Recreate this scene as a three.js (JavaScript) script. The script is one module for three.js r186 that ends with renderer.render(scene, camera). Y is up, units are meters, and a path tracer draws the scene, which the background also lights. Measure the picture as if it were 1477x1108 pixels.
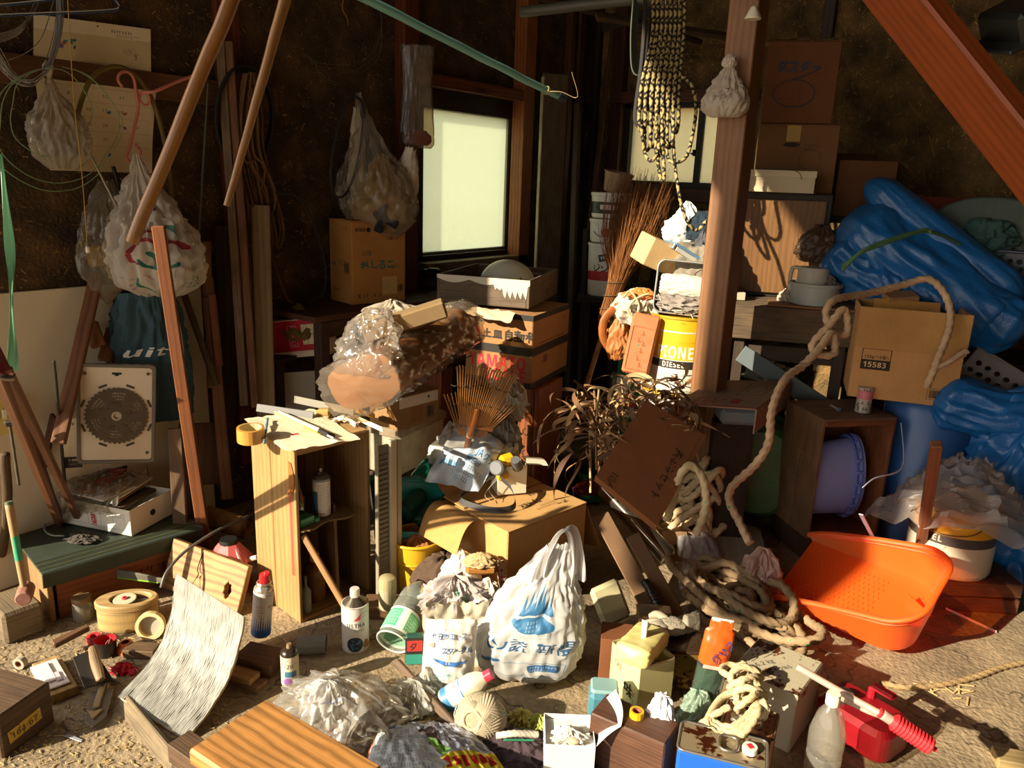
import*as THREE from 'three';
import{mergeGeometries,toCreasedNormals}from 'three/addons/utils/BufferGeometryUtils.js';
import{createNoise3D}from 'simplex-noise';

// ---------------------------------------------------------------- camera, sky, sun, exposure
// World: x = 0 is the inside of the left wall, z = -4.86 the inside of the back wall, y = 0 the floor (metres).
const scene=new THREE.Scene();
const EYE=[2.92,1.5,0],rad=Math.PI / 180;
const camera=new THREE.PerspectiveCamera(53.06,1477 / 1108,0.05,200);
camera.rotation.order='YXZ';
camera.position.set(...EYE);
camera.rotation.set(-15*rad,36*rad,2.2*rad);
camera.updateMatrixWorld(true);
const renderer=new THREE.WebGLRenderer({antialias:true});
renderer.toneMapping=THREE.LinearToneMapping;
renderer.toneMappingExposure=1.65;
renderer.shadowMap.enabled=true;
const SUNDIR=new THREE.Vector3(Math.sin(21*rad),-0.47,-Math.cos(21*rad)).normalize();
scene.background=new THREE.Color(1.0,0.955,0.88).multiplyScalar(1.75);// hazy late sky
const sun=new THREE.DirectionalLight(new THREE.Color(1.0,0.86,0.64),7);
sun.name='sun';
sun.position.copy(SUNDIR).multiplyScalar(-12).add(new THREE.Vector3(1.5,0,-2));
sun.target.position.set(1.5,0,-2);
sun.castShadow=true;
sun.shadow.mapSize.set(4096,4096);
Object.assign(sun.shadow.camera,{left:-6,right:6,top:6,bottom:-6,near:0.5,far:30});
scene.add(sun,sun.target);

// ---------------------------------------------------------------- small tools
let seed=7;
const rnd=()=>{seed=(seed + 0x6d2b79f5)|0;let t=Math.imul(seed ^(seed>>>15),1|seed);t=(t + Math.imul(t ^(t>>>7),61|t))^ t;return((t ^(t>>>14))>>>0)/ 4294967296;};
const rr=(a,b)=>a +(b - a)*rnd();
const N3=createNoise3D(rnd);
const V=(a)=>new THREE.Vector3(a[0],a[1],a[2]);
const lerp=(a,b,t)=>a +(b - a)*t,clamp=(x,a=0,b=1)=>Math.min(b,Math.max(a,x));
const mix=(a,b,t)=>a.map((x,i)=>lerp(x,b[i],t));
const add=(a,b)=>a.map((x,i)=>x + b[i]);
// where the sight line of a pixel of the photograph meets a plane, or lies at a depth
const ray=(px,py)=>new THREE.Vector3((px - 738.5)/ 1110,-(py - 554)/ 1110,-1).applyEuler(camera.rotation);
const hit=(px,py,i,v)=>{const d=ray(px,py),t=(v - EYE[i])/ d.getComponent(i);return[EYE[0]+ d.x*t,EYE[1]+ d.y*t,EYE[2]+ d.z*t];};
const Yp=(px,py,y)=>hit(px,py,1,y),Xp=(px,py,x)=>hit(px,py,0,x),Zp=(px,py,z)=>hit(px,py,2,z);
const Dp=(px,py,t)=>{const d=ray(px,py);return[EYE[0]+ d.x*t,EYE[1]+ d.y*t,EYE[2]+ d.z*t];};
// the height at which the vertical line through p is seen at pixel row py (near column px)
const Hp=(p,px,py)=>{const d=ray(px,py),t=((p[0]- EYE[0])*d.x +(p[2]- EYE[2])*d.z)/(d.x*d.x + d.z*d.z);return EYE[1]+ d.y*t;};
// a box from the pixels of its near bottom corner, near top corner and the two neighbours of that corner, standing at height base
function pxBox(b,n,l,r,base=0){
const P=Yp(b[0],b[1],base),top=Hp(P,n[0],n[1]),L=Yp(l[0],l[1],top),R=Yp(r[0],r[1],top);
const u=[R[0]- P[0],R[2]- P[2]],v=[L[0]- P[0],L[2]- P[2]],lu=Math.hypot(...u),lv=Math.hypot(...v);
let au=Math.atan2(-u[1],u[0]),av=Math.atan2(-v[1],v[0])- Math.PI / 2;
while(av - au>Math.PI)av -=2*Math.PI;while(au - av>Math.PI)av +=2*Math.PI;
const ry=(au*lu + av*lv)/(lu + lv),c=Math.cos(ry),s=Math.sin(ry);
// local +x runs from the near corner to r, local -z from the near corner to l; the origin is the centre of the bottom
return{p:[P[0]+(c*lu)/ 2 -(s*lv)/ 2,base,P[2]-(s*lu)/ 2 -(c*lv)/ 2],ry,w:lu,d:lv,h:top - base,top,near:P};
}
const names={};
const numbered=(n)=>{const k=names[n]=(names[n]??-1)+ 1;return k?n + '_' + String(k).padStart(3,'0'):n;};
function tag(o,label,category,group){Object.assign(o.userData,{label,category});if(group)o.userData.group=group;return o;}
function thing(name,label,category,p=[0,0,0],ry=0,group){
const o=new THREE.Group();o.name=numbered(name);o.position.set(...p);o.rotation.y=ry;scene.add(o);
return tag(o,label,category,group);
}
function mesh(name,geo,mat,parent){
const o=new THREE.Mesh(Array.isArray(geo)?mg(geo):geo,mat);o.name=parent===scene?numbered(name):name;o.castShadow=o.receiveShadow=true;
(parent??scene).add(o);return o;
}
function one(name,label,category,geo,mat,p=[0,0,0],ry=0,group){
const o=mesh(name,geo,mat,scene);o.position.set(...p);o.rotation.y=ry;return tag(o,label,category,group);
}
function struct(name,geo,mat,parent=scene){const o=mesh(name,geo,mat,parent);if(parent===scene)o.userData.kind='structure';return o;}
const dup=(o,p,ry,label)=>{const c=o.clone();c.name=numbered(o.name.replace(/_\d\d\d$/,''));c.userData={...o.userData,label};c.position.set(...p);if(ry !==undefined)c.rotation.y=ry;scene.add(c);return c;};

// ---------------------------------------------------------------- geometry
const at=(g,p=[0,0,0],r=[0,0,0],s)=>{if(s)g.scale(...s);g.applyMatrix4(new THREE.Matrix4().makeRotationFromEuler(new THREE.Euler(...r,'YXZ')).setPosition(...p));return g;};
// uv in metres by the side a triangle faces, u along the grain axis
function uvm(g0,grain=0,off=0){
const g=g0.index?g0.toNonIndexed():g0,p=g.attributes.position,uv=new Float32Array(p.count*2),a=new THREE.Vector3(),b=new THREE.Vector3(),c=new THREE.Vector3();
for(let i=0;i<p.count;i +=3){
a.fromBufferAttribute(p,i);b.fromBufferAttribute(p,i + 1).sub(a);c.fromBufferAttribute(p,i + 2).sub(a);b.cross(c);
const n=[Math.abs(b.x),Math.abs(b.y),Math.abs(b.z)],k=n[0]>=n[1]&&n[0]>=n[2]?0:n[1]>=n[2]?1:2,ax=[0,1,2].filter((x)=>x !==k);
if(ax[1]===grain)ax.reverse();
for(let j=0;j<3;j++){uv[(i + j)*2]=p.getComponent(i + j,ax[0])+ off;uv[(i + j)*2 + 1]=p.getComponent(i + j,ax[1])+ off*0.37;}
}
g.setAttribute('uv',new THREE.BufferAttribute(uv,2));
if(!g.attributes.normal)g.computeVertexNormals();
return g;
}
const mg=(list)=>mergeGeometries(list.map((g)=>{const n=g.index?g.toNonIndexed():g;for(const k of Object.keys(n.attributes))if(!['position','normal','uv'].includes(k))n.deleteAttribute(k);if(!n.attributes.uv)uvm(n);return n;}));
// a box with chamfered edges, centred; every box has its own grain offset
function bx(w,h,d,p=[0,0,0],r=[0,0,0],c=0.002,grain){
c=Math.min(c,w*0.4,h*0.4,d*0.4);
const H=[w / 2,h / 2,d / 2],pos=[],V3=(s,k)=>[0,1,2].map((i)=>s[i]*(i===k?H[i]:H[i]- c));
const tri=(a,b,q)=>{const n=[(b[1]- a[1])*(q[2]- a[2])-(b[2]- a[2])*(q[1]- a[1]),(b[2]- a[2])*(q[0]- a[0])-(b[0]- a[0])*(q[2]- a[2]),(b[0]- a[0])*(q[1]- a[1])-(b[1]- a[1])*(q[0]- a[0])];const m=[0,1,2].map((i)=>a[i]+ b[i]+ q[i]);const o=n[0]*m[0]+ n[1]*m[1]+ n[2]*m[2]>=0;pos.push(...a,...(o?b:q),...(o?q:b));};
const quad=(a,b,q,e)=>{tri(a,b,q);tri(a,q,e);};
for(let k=0;k<3;k++)for(const s of[-1,1]){
const i=(k + 1)% 3,j=(k + 2)% 3,S=(x,y)=>{const t=[];t[k]=s;t[i]=x;t[j]=y;return t;};
quad(V3(S(-1,-1),k),V3(S(1,-1),k),V3(S(1,1),k),V3(S(-1,1),k));
}
for(let k=0;k<3;k++){const i=(k + 1)% 3,j=(k + 2)% 3;for(const x of[-1,1])for(const y of[-1,1]){const S=(z)=>{const t=[];t[k]=z;t[i]=x;t[j]=y;return t;};quad(V3(S(-1),i),V3(S(1),i),V3(S(1),j),V3(S(-1),j));}}
for(const x of[-1,1])for(const y of[-1,1])for(const z of[-1,1])tri(V3([x,y,z],0),V3([x,y,z],1),V3([x,y,z],2));
const g=new THREE.BufferGeometry().setAttribute('position',new THREE.Float32BufferAttribute(pos,3));
g.computeVertexNormals();
const m=grain??(w>=h&&w>=d?0:h>=d?1:2);
return at(uvm(g,m,Math.round(rnd()*100)/ 10),p,r);
}
const pt=(a)=>new THREE.Vector2(a[0],a[1]);
// turned shape from [radius, height] pairs, uv u round in metres
function lathe(pr,seg=32,p,r,s){const g=new THREE.LatheGeometry(pr.map(pt),seg);const q=toCreasedNormals(g,0.6);return at(q,p,r,s);}
function cyl(r1,r2,h,seg=24,p,r){return lathe([[0,0],[r1,0],[r2,h],[0,h]],seg,p,r);}
function curve(pts,closed=false,ten=0.5){return new THREE.CatmullRomCurve3(pts.map(V),closed,'catmullrom',ten);}
// a tube swept along points; rope > 0 twists strands into it (turns per metre)
function sweep(pts,r,{closed=false,seg,rad:rs=8,rope=0,strands=3,depth=0.2,flat=1,line=false,ten=0.5,jit=0}={}){
const c=line?null:curve(pts,closed,ten),L=line?1:c.getLength();
const n=seg??Math.max(4,Math.round(rope?L*rope*18:L / Math.max(0.012,(typeof r==='number'?r:0.02)*1.5)));
const fr=c.computeFrenetFrames(n,closed),pos=[],uv=[],idx=[];
if(rope)rs=Math.max(rs,strands*4);
for(let i=0;i<=n;i++){
const u=i / n,P=c.getPointAt(u),s=u*L,R=typeof r==='function'?r(u):r,nn=fr.normals[closed?i % n:i],b=fr.binormals[closed?i % n:i];
for(let j=0;j<=rs;j++){
const a=(j / rs)*Math.PI*2,q=R*(rope?1 + depth*(Math.abs(Math.cos((strands / 2)*(a - s*rope*2*Math.PI / 1)))- 0.65):1)*(1 +(jit?jit*N3(s*60,a*2,3):0));
const x=Math.cos(a)*q,y=Math.sin(a)*q*flat;
pos.push(P.x + nn.x*x + b.x*y,P.y + nn.y*x + b.y*y,P.z + nn.z*x + b.z*y);uv.push(s,(a*R));
}
}
for(let i=0;i<n;i++)for(let j=0;j<rs;j++){const a=i*(rs + 1)+ j,b=a + rs + 1;idx.push(a,a + 1,b,b,a + 1,b + 1);}
if(!closed)for(const[i,f]of[[0,1],[n,0]]){const k=pos.length / 3,P=c.getPointAt(i / n);pos.push(P.x,P.y,P.z);uv.push(0,0);for(let j=0;j<rs;j++){const a=i*(rs + 1)+ j;f?idx.push(k,a + 1,a):idx.push(k,a,a + 1);}}
const g=new THREE.BufferGeometry().setAttribute('position',new THREE.Float32BufferAttribute(pos,3)).setAttribute('uv',new THREE.Float32BufferAttribute(uv,2));
g.setIndex(idx);g.computeVertexNormals();return g;
}
// a surface from f(u, v) -> [x, y, z]
function surf(nu,nv,f,flatten=false){
const pos=[],uv=[],idx=[];
for(let j=0;j<=nv;j++)for(let i=0;i<=nu;i++){const q=f(i / nu,j / nv);pos.push(q[0],q[1],q[2]);q.length>4?uv.push(q[3],q[4]):uv.push(i / nu,j / nv);}
for(let j=0;j<nv;j++)for(let i=0;i<nu;i++){const a=j*(nu + 1)+ i,b=a + nu + 1;idx.push(a,a + 1,b,b,a + 1,b + 1);}
let g=new THREE.BufferGeometry().setAttribute('position',new THREE.Float32BufferAttribute(pos,3)).setAttribute('uv',new THREE.Float32BufferAttribute(uv,2));
g.setIndex(idx);if(flatten)g=g.toNonIndexed();g.computeVertexNormals();return g;
}
// a filled outline with thickness and a small bevel, lying in x-y, centred in z
function slab(pts,t,bev=0.001,holes=[]){
const s=new THREE.Shape(pts.map(pt));for(const h of holes)s.holes.push(h instanceof THREE.Path?h:new THREE.Path(h.map(pt)));
const g=new THREE.ExtrudeGeometry(s,{depth:Math.max(t - 2*bev,1e-4),bevelEnabled:bev>0,bevelThickness:bev,bevelSize:bev,bevelOffset:-bev,bevelSegments:1,curveSegments:20});
g.translate(0,0,-t / 2 + bev);return uvm(g);
}
const circle=(r,x=0,y=0)=>{const p=new THREE.Path();p.absarc(x,y,r,0,Math.PI*2,true);return p;};
const rrect=(w,h,r,n=5,x0=0,y0=0)=>{const o=[];for(const[sx,sy,a]of[[1,1,0],[-1,1,90],[-1,-1,180],[1,-1,270]])for(let i=0;i<=n;i++){const q=(a +(90*i)/ n)*rad;o.push([x0 + sx*(w / 2 - r)+ Math.cos(q)*r,y0 + sy*(h / 2 - r)+ Math.sin(q)*r]);}return o;};
// a crumpled bag or bundle: rings of radius prof(t) from bottom to top with folds; shape(t) -> [cx, cz] leans it
function blob({h,rx,rz,prof,folds=0.06,crum=0.03,fq=3,sq=2.6,lean=()=>[0,0],nu=64,nv=40,sd=0,flat=false,k=7,top=false}){
return surf(nu,nv,(u,v0)=>{
const cb=Math.min(1,v0 / 0.1),ct=top?Math.min(1,(1 - v0)/ 0.08):1,v=clamp((v0 - 0.07)/(top?0.87:0.93));
const a=u*Math.PI*2,q=prof(v)*Math.sqrt(cb)*Math.sqrt(ct),ca=Math.cos(a),sa=Math.sin(a),e=Math.pow(Math.pow(Math.abs(ca),sq)+ Math.pow(Math.abs(sa),sq),-1 / sq),l=lean(v);
const wx=ca*fq + 0.5*N3(ca*2,v*3,sd + sa*2),wz=sa*fq + 0.5*N3(sa*2,v*3,sd + 4 + ca*2);
const w=1 + folds*(0.25 + 0.75*v)*(0.8 - 1.7*Math.abs(N3(wx,wz,sd + v*0.8)))+ crum*(1 - 2.2*Math.abs(N3(ca*k*0.6 + v*2,v*h*k*2.4,sa*k*0.6 + sd)))+ crum*N3(ca*2.2,v*3,sa*2.2 + sd);
return[l[0]+ rx*q*e*ca*w,h*v + crum*h*0.5*N3(ca*2.5,sd + sa*2.5,v*4)*cb,l[1]+ rz*q*e*sa*w];
},flat);
}
const prof=(...k)=>(t)=>{const n=k.length - 1,x=clamp(t)*n,i=Math.min(n - 1,Math.floor(x)),f=x - i,s=f*f*(3 - 2*f);return lerp(k[i],k[i + 1],s);};
// a stick, pole or plank between two points as a mesh of its own standing at a
function stick(name,label,cat,a,b,w,t,mat,{round=false,roll=0,taper=1,group,parent,bow=0,c=0.003}={}){
const A=V(a),d=V(b).sub(A),L=d.length();let g;
if(round){const pts=[];for(let i=0;i<=10;i++)pts.push([bow*L*Math.sin((i / 10)*Math.PI)*1 + rr(-1,1)*w*0.05,(L*i)/ 10,rr(-1,1)*w*0.05]);g=sweep(pts,(u)=>(w / 2)*lerp(1,taper,u)*(1 + 0.04*N3(u*9,L,1)),{seg:24,rad:12});}
else{g=bx(w,L,t,[0,L / 2,0],[0,0,0],c,1);if(taper !==1){const p=g.attributes.position;for(let i=0;i<p.count;i++)p.setX(i,p.getX(i)*lerp(1,taper,p.getY(i)/ L));}}
const o=mesh(name,g,mat,parent??scene);o.position.copy(A);
o.quaternion.setFromUnitVectors(new THREE.Vector3(0,1,0),d.normalize()).multiply(new THREE.Quaternion().setFromAxisAngle(new THREE.Vector3(0,1,0),roll));
return label?tag(o,label,cat,group):o;
}
// turn an object so that its local y runs along d and its local x is as near to e as can be
function aim(o,p,d,e){const y=V(d).normalize(),x=V(e).addScaledVector(y,-V(e).dot(y)).normalize(),z=x.clone().cross(y);o.position.set(...p);o.quaternion.setFromRotationMatrix(new THREE.Matrix4().makeBasis(x,y,z));return o;}
const sub=(a,b)=>a.map((x,i)=>x - b[i]);

// ---------------------------------------------------------------- textures and materials
function dtex(w,h,f,srgb=true,rx=1,ry=1){
const d=new Uint8Array(w*h*4);
for(let y=0;y<h;y++)for(let x=0;x<w;x++){const c=f(x / w,y / h),i=(y*w + x)*4;d[i]=c[0]*255;d[i + 1]=c[1]*255;d[i + 2]=c[2]*255;d[i + 3]=255;}
const t=new THREE.DataTexture(d,w,h);if(srgb)t.colorSpace=THREE.SRGBColorSpace;t.wrapS=t.wrapT=THREE.MirroredRepeatWrapping;t.magFilter=THREE.LinearFilter;t.repeat.set(rx,ry);t.needsUpdate=true;return t;
}
const g1=(v)=>{const x=clamp(v);return[x,x,x];};
const fbm=(x,y,z,o=4)=>{let s=0,a=0.5;for(let i=0;i<o;i++){s +=a*N3(x,y,z);x*=2;y*=2;a*=0.5;}return s;};
// grain along u: 1 m long, 0.5 m wide
const woodF=(u,v,fine)=>{const y=v*0.5 + 0.006*fbm(u*2,v*3,1),k=0.5 + 0.5*Math.sin((y*260 + 3.5*fbm(u*1.4,y*9,5))*1),streak=fbm(u*5,y*420,9,3),dirt=fbm(u*4,v*4,20);return 0.86 -(fine?0.10:0.2)*k*k - 0.13*Math.abs(streak)+ 0.07*dirt;};
const tWood=dtex(768,768,(u,v)=>{const w=woodF(u,v,true);return[w,w*0.985,w*0.96];},true,1,2);
const tPine=dtex(512,768,(u,v)=>{const w=woodF(u*1.3,v*0.8 + 3,false),kx=(u - 0.62)*9,ky=(v - 0.4)*14,kn=Math.exp(-(kx*kx + ky*ky)*3);return[w*(1 - 0.45*kn),w*(0.96 - 0.55*kn),w*(0.9 - 0.6*kn)];},true,1.2,2.4);
const tOld=dtex(768,512,(u,v)=>{const s=fbm(u*4,v*90,2,4),q=fbm(u*6,v*6,7),w=0.8 - 0.35*Math.max(0,s)- 0.14*q;return[w,w*0.97,w*0.93];},true,1,2);
const tCard=dtex(512,512,(u,v)=>{const w=0.93 + 0.04*fbm(u*90,v*14,3,3)+ 0.05*fbm(u*3,v*3,8)- 0.02*Math.abs(Math.sin(u*400));return[w,w*0.99,w*0.97];},true,2,2);
const tGrime=dtex(512,512,(u,v)=>{const q=fbm(u*5,v*5,4,5),s=fbm(u*30,v*30,6,3),w=0.93 + 0.12*q - 0.16*Math.max(0,s - 0.25);return[w,w*0.985,w*0.955];},true,2,2);
const tRust=dtex(512,512,(u,v)=>{const q=fbm(u*4,v*6,14,5)+ 0.5*fbm(u*22,v*30,3,3),k=clamp((q - 0.22)*5);return mix([0.95,0.94,0.9],[0.42,0.22,0.12],k);},true,2,2);
const tCloth=dtex(256,256,(u,v)=>g1(0.9 + 0.1*Math.sin(u*400)*Math.sin(v*400)+ 0.08*fbm(u*6,v*6,2)),true,5,5);
const tCon=dtex(1024,1024,(u,v)=>{const q=fbm(u*5,v*5,2,6),s=fbm(u*70,v*70,5,3),cr=Math.abs(fbm(u*3.3,v*3.3,40,4)),w=0.78 + 0.2*q + 0.14*s -(cr<0.008?0.25:0);return[w,w*0.97,w*0.91];},true,0.5,0.5);
const bNoise=dtex(512,512,(u,v)=>g1(0.5 + 0.5*fbm(u*24,v*24,11,5)),false,2,2);
const bWood=dtex(512,512,(u,v)=>g1(0.5 + 0.5*fbm(u*3,v*110,13,4)),false,1,2);
// mud plaster with chopped straw: 2 m a side
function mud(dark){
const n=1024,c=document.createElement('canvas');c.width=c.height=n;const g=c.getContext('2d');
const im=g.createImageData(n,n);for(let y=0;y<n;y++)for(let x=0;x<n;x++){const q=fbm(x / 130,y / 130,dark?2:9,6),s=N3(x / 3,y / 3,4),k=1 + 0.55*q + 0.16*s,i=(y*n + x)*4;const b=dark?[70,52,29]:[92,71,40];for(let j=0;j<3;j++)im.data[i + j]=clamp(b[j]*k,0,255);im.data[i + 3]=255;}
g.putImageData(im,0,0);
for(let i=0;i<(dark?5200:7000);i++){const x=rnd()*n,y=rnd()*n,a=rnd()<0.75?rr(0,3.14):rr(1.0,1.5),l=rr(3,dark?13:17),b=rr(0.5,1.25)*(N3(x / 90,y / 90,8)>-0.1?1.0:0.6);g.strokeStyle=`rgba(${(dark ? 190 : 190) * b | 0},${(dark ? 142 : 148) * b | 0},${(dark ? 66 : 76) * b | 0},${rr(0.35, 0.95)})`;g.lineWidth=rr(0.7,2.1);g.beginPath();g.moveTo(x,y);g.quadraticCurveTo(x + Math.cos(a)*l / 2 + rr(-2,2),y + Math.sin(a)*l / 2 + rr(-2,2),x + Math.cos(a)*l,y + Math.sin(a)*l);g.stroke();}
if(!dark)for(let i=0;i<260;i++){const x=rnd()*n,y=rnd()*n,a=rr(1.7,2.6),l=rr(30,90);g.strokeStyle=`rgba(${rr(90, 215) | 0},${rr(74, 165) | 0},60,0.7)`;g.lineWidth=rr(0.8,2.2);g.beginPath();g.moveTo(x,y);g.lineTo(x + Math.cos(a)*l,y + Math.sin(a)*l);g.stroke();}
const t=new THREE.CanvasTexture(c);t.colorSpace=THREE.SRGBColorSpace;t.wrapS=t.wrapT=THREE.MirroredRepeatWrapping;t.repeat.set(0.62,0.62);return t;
}
const cache={};
const std=(key,o)=>(cache[key]??=new(o.phys?THREE.MeshPhysicalMaterial:THREE.MeshStandardMaterial)((({phys,...x})=>({side:THREE.DoubleSide,...x}))(o)));
const wood=(hex,kind=0,rough=0.72)=>std('w' + hex + kind + rough,{color:hex,map:[tWood,tPine,tOld][kind],roughness:rough,bumpMap:bWood,bumpScale:kind===2?0.0012:0.0004});
const card=(hex='#b98a55')=>std('k' + hex,{color:hex,map:tCard,roughness:0.85});
const plain=(hex,rough=0.5,metal=0)=>std('s' + hex + rough + metal,{color:hex,roughness:rough,metalness:metal});
const grime=(hex,rough=0.5,metal=0)=>std('g' + hex + rough + metal,{color:hex,roughness:rough,metalness:metal,map:tGrime});
const rusty=(hex,rough=0.55,metal=0.3)=>std('r' + hex + rough + metal,{color:hex,roughness:rough,metalness:metal,map:tRust});
const cloth=(hex,rough=0.95)=>std('c' + hex + rough,{color:hex,roughness:rough,map:tCloth,bumpMap:tCloth,bumpScale:0.0006});
const film=(hex,tr=0.7,rough=0.5)=>std('f' + hex + tr + rough,{phys:1,color:hex,transmission:tr,thickness:0,roughness:rough,ior:1.45});
const glass=(hex,tr=0.95,rough=0.05)=>film(hex,tr,rough);
const fibre=(hex)=>std('fb' + hex,{color:hex,roughness:0.9,bumpMap:bNoise,bumpScale:0.0008,map:tGrime});

// ---------------------------------------------------------------- writing: strokes on a 10 x 10 grid for characters the fonts lack
const GL={'タ':'4115 41816629 3557','ダ':'3115 31716619 3557 8091 9799','ス':'11815619 5689','ー':'1595','シ':'1223 1526 196793','ト':'4149 4486','セ':'048365 313888','ッ':'2335 5465 8349','ラ':'2181 14846839','グ':'3115 31716619 8091','ル':'313619 616996','リ':'2126 717649','ン':'1224 196793','ジ':'1223 1526 196793 7081','オ':'0393 6169 6319','イ':'8115 5359','モ':'2181 0595 414989','チ':'7123 0494 515619','エ':'1181 5158 0898','ヤ':'049276 2149','マ':'119156 3578','ク':'4115 41816619','ア':'118163 535719','フ':'118159','お':'0363 3138160635758497 7183','し':'31378896','る':'218116548588593857','こ':'2282 26389889','ぷ':'4253 53466748 1538 7796 8191','ら':'3152 2427558549','天':'1181 0595 5109 5599','入':'3151 5109 5499','上':'5158 5484 0898','皿':'2228 8288 2282 4248 6268 0898','自':'5032 2229 2282 8289 2484 2686 2989','動':'0151 3038 0353 0356 5356 0656 0959 639389 7369','秤':'4021 0353 3039 3306 3356 5191 7179 4595 6263 8283','特':'2029 1103 0343 0746 6064 4282 4494 4797 7479 6578','選':'1122 0434 3437 0899 4161 4163 7191 7193 4494 5153 4696 5366 7376','読':'1030 0242 1434 1636 1838 1618 3638 4292 7144 4494 4959 6648 868999','新':'0141 2000 1214 3234 0545 2529 2807 2847 6151 6159 6494 8489 9081','聞':'1019 1040 4044 1242 1444 6090 9099 6064 6292 6494 3676 4649 6669 4777 3979','味':'1216 1242 4246 1646 5393 4696 7079 7649 7699','個':'2004 1319 4049 4090 9099 4999 5383 6165 5686 5658 8688','日':'2129 2181 8189 2585 2989','朝':'1050 3012 0252 1454 1457 5457 1555 3739 0959 6061 6079 6090 9099 6393 6696'};
function say(g,text,x,y,s,col='#222',lw=0.11,down=false,font='bold'){
g.strokeStyle=g.fillStyle=col;g.lineCap='round';g.lineJoin='round';g.textBaseline='alphabetic';
for(const ch of text){
const q=GL[ch];
if(q){g.lineWidth=s*lw;for(const st of q.split(' ')){g.beginPath();for(let i=0;i + 1<st.length;i +=2){const px=x +((+st[i]+ 0.5)/ 10)*s,py=y +((+st[i + 1]+ 0.5)/ 10)*s;i?g.lineTo(px,py):g.moveTo(px,py);}g.stroke();}down?(y +=s*1.12):(x +=s*1.06);}
else{g.font=`${font} ${s * 1.12}px sans-serif`;g.fillText(ch,x,y + s*0.92);down?(y +=s*1.12):(x +=g.measureText(ch).width + s*0.03);}
}
return x;
}
// rows of writing too small to read
function tiny(g,x,y,w,rows,s,col='#333'){g.fillStyle=col;for(let j=0;j<rows;j++){let q=x;const e=x + w*(j===rows - 1?0.6:rr(0.85,1));while(q<e){g.fillRect(q,y + j*s*1.6,s*rr(0.3,0.8),s*0.16);g.fillRect(q + s*0.2,y + j*s*1.6 + s*rr(0,0.3),s*0.14,s*0.8);g.fillRect(q,y + j*s*1.6 + s*0.6,s*rr(0.4,0.8),s*0.14);q +=s*rr(0.9,1.2);}}}
function ctex(w,h,draw,bg){const c=document.createElement('canvas');c.width=Math.max(8,Math.round(w));c.height=Math.max(8,Math.round(h));const g=c.getContext('2d');if(bg){g.fillStyle=bg;g.fillRect(0,0,c.width,c.height);}draw(g,c.width,c.height);const t=new THREE.CanvasTexture(c);t.colorSpace=THREE.SRGBColorSpace;return t;}
// print on a flat face of a thing: w x h metres, k pixels per metre; the drawing works in millimetres
function print(parent,w,h,p,r,draw,{k=1500,name='printed_lettering',bg,rough=0.8,geo}={}){
const t=ctex(w*k,h*k,(g)=>{g.scale(k / 1000,k / 1000);draw(g,w*1000,h*1000);},bg);
const m=new THREE.MeshStandardMaterial({map:t,roughness:rough,transparent:!bg,side:bg?THREE.DoubleSide:THREE.FrontSide});
const o=mesh(name,geo??new THREE.PlaneGeometry(w,h),m,parent);o.position.set(...p);o.rotation.set(...r);return o;
}
const barcode=(g,x,y,w,h)=>{g.fillStyle='#222';let q=x;while(q<x + w){const b=rr(0.6,2.2);g.fillRect(q,y,b,h);q +=b + rr(0.7,2);}};
// ---------------------------------------------------------------- the room
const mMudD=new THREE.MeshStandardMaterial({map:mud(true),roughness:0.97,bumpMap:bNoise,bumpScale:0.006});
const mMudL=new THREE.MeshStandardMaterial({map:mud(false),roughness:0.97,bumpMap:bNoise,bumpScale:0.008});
const mCon=new THREE.MeshStandardMaterial({color:'#b5a48a',map:tCon,roughness:0.92,bumpMap:bNoise,bumpScale:0.004});
const mGround=new THREE.MeshStandardMaterial({color:'#ead7b4',map:tCon,roughness:0.95});
const mPost=wood('#8a4c22',1,0.6),mFrameW=wood('#7d4420',1,0.6);
const WZ=-4.86,CEIL=4.4,ZF=6.5,XR=6.4;
const wl=[Xp(608,115,0),Xp(752,140,0),Xp(607,378,0)],w1={z0:wl[0][2]+ 0.02,z1:wl[1][2],y0:wl[2][1],y1:1.94};
const OPEN=-0.62;// the barn door in the left wall begins here, out of the picture
const box=(x0,x1,y0,y1,z0,z1,grain)=>bx(x1 - x0,y1 - y0,Math.abs(z1 - z0),[(x0 + x1)/ 2,(y0 + y1)/ 2,(z0 + z1)/ 2],[0,0,0],0.002,grain);
struct('floor',box(-0.15,XR,-0.2,0,WZ,ZF),mCon);
struct('ground',[box(-30,-0.15,-0.3,-0.06,-30,30),box(XR,30,-0.3,-0.06,-30,30),box(-0.15,XR,-0.3,-0.06,ZF,30),box(-0.15,XR,-0.3,-0.06,-30,WZ - 0.15)],mGround);
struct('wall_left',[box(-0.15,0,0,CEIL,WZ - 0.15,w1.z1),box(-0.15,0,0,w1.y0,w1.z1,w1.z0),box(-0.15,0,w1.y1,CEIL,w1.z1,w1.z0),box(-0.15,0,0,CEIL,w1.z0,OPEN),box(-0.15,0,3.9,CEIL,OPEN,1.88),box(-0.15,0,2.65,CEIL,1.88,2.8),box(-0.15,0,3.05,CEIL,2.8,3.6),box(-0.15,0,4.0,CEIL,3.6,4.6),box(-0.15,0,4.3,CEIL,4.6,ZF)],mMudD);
const w2a=Zp(905,150,WZ),w2b=Zp(1046,272,WZ),w2={x0:w2a[0]- 0.01,x1:w2b[0]+ 0.06,y0:w2b[1]- 0.01,y1:w2a[1]};
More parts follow.
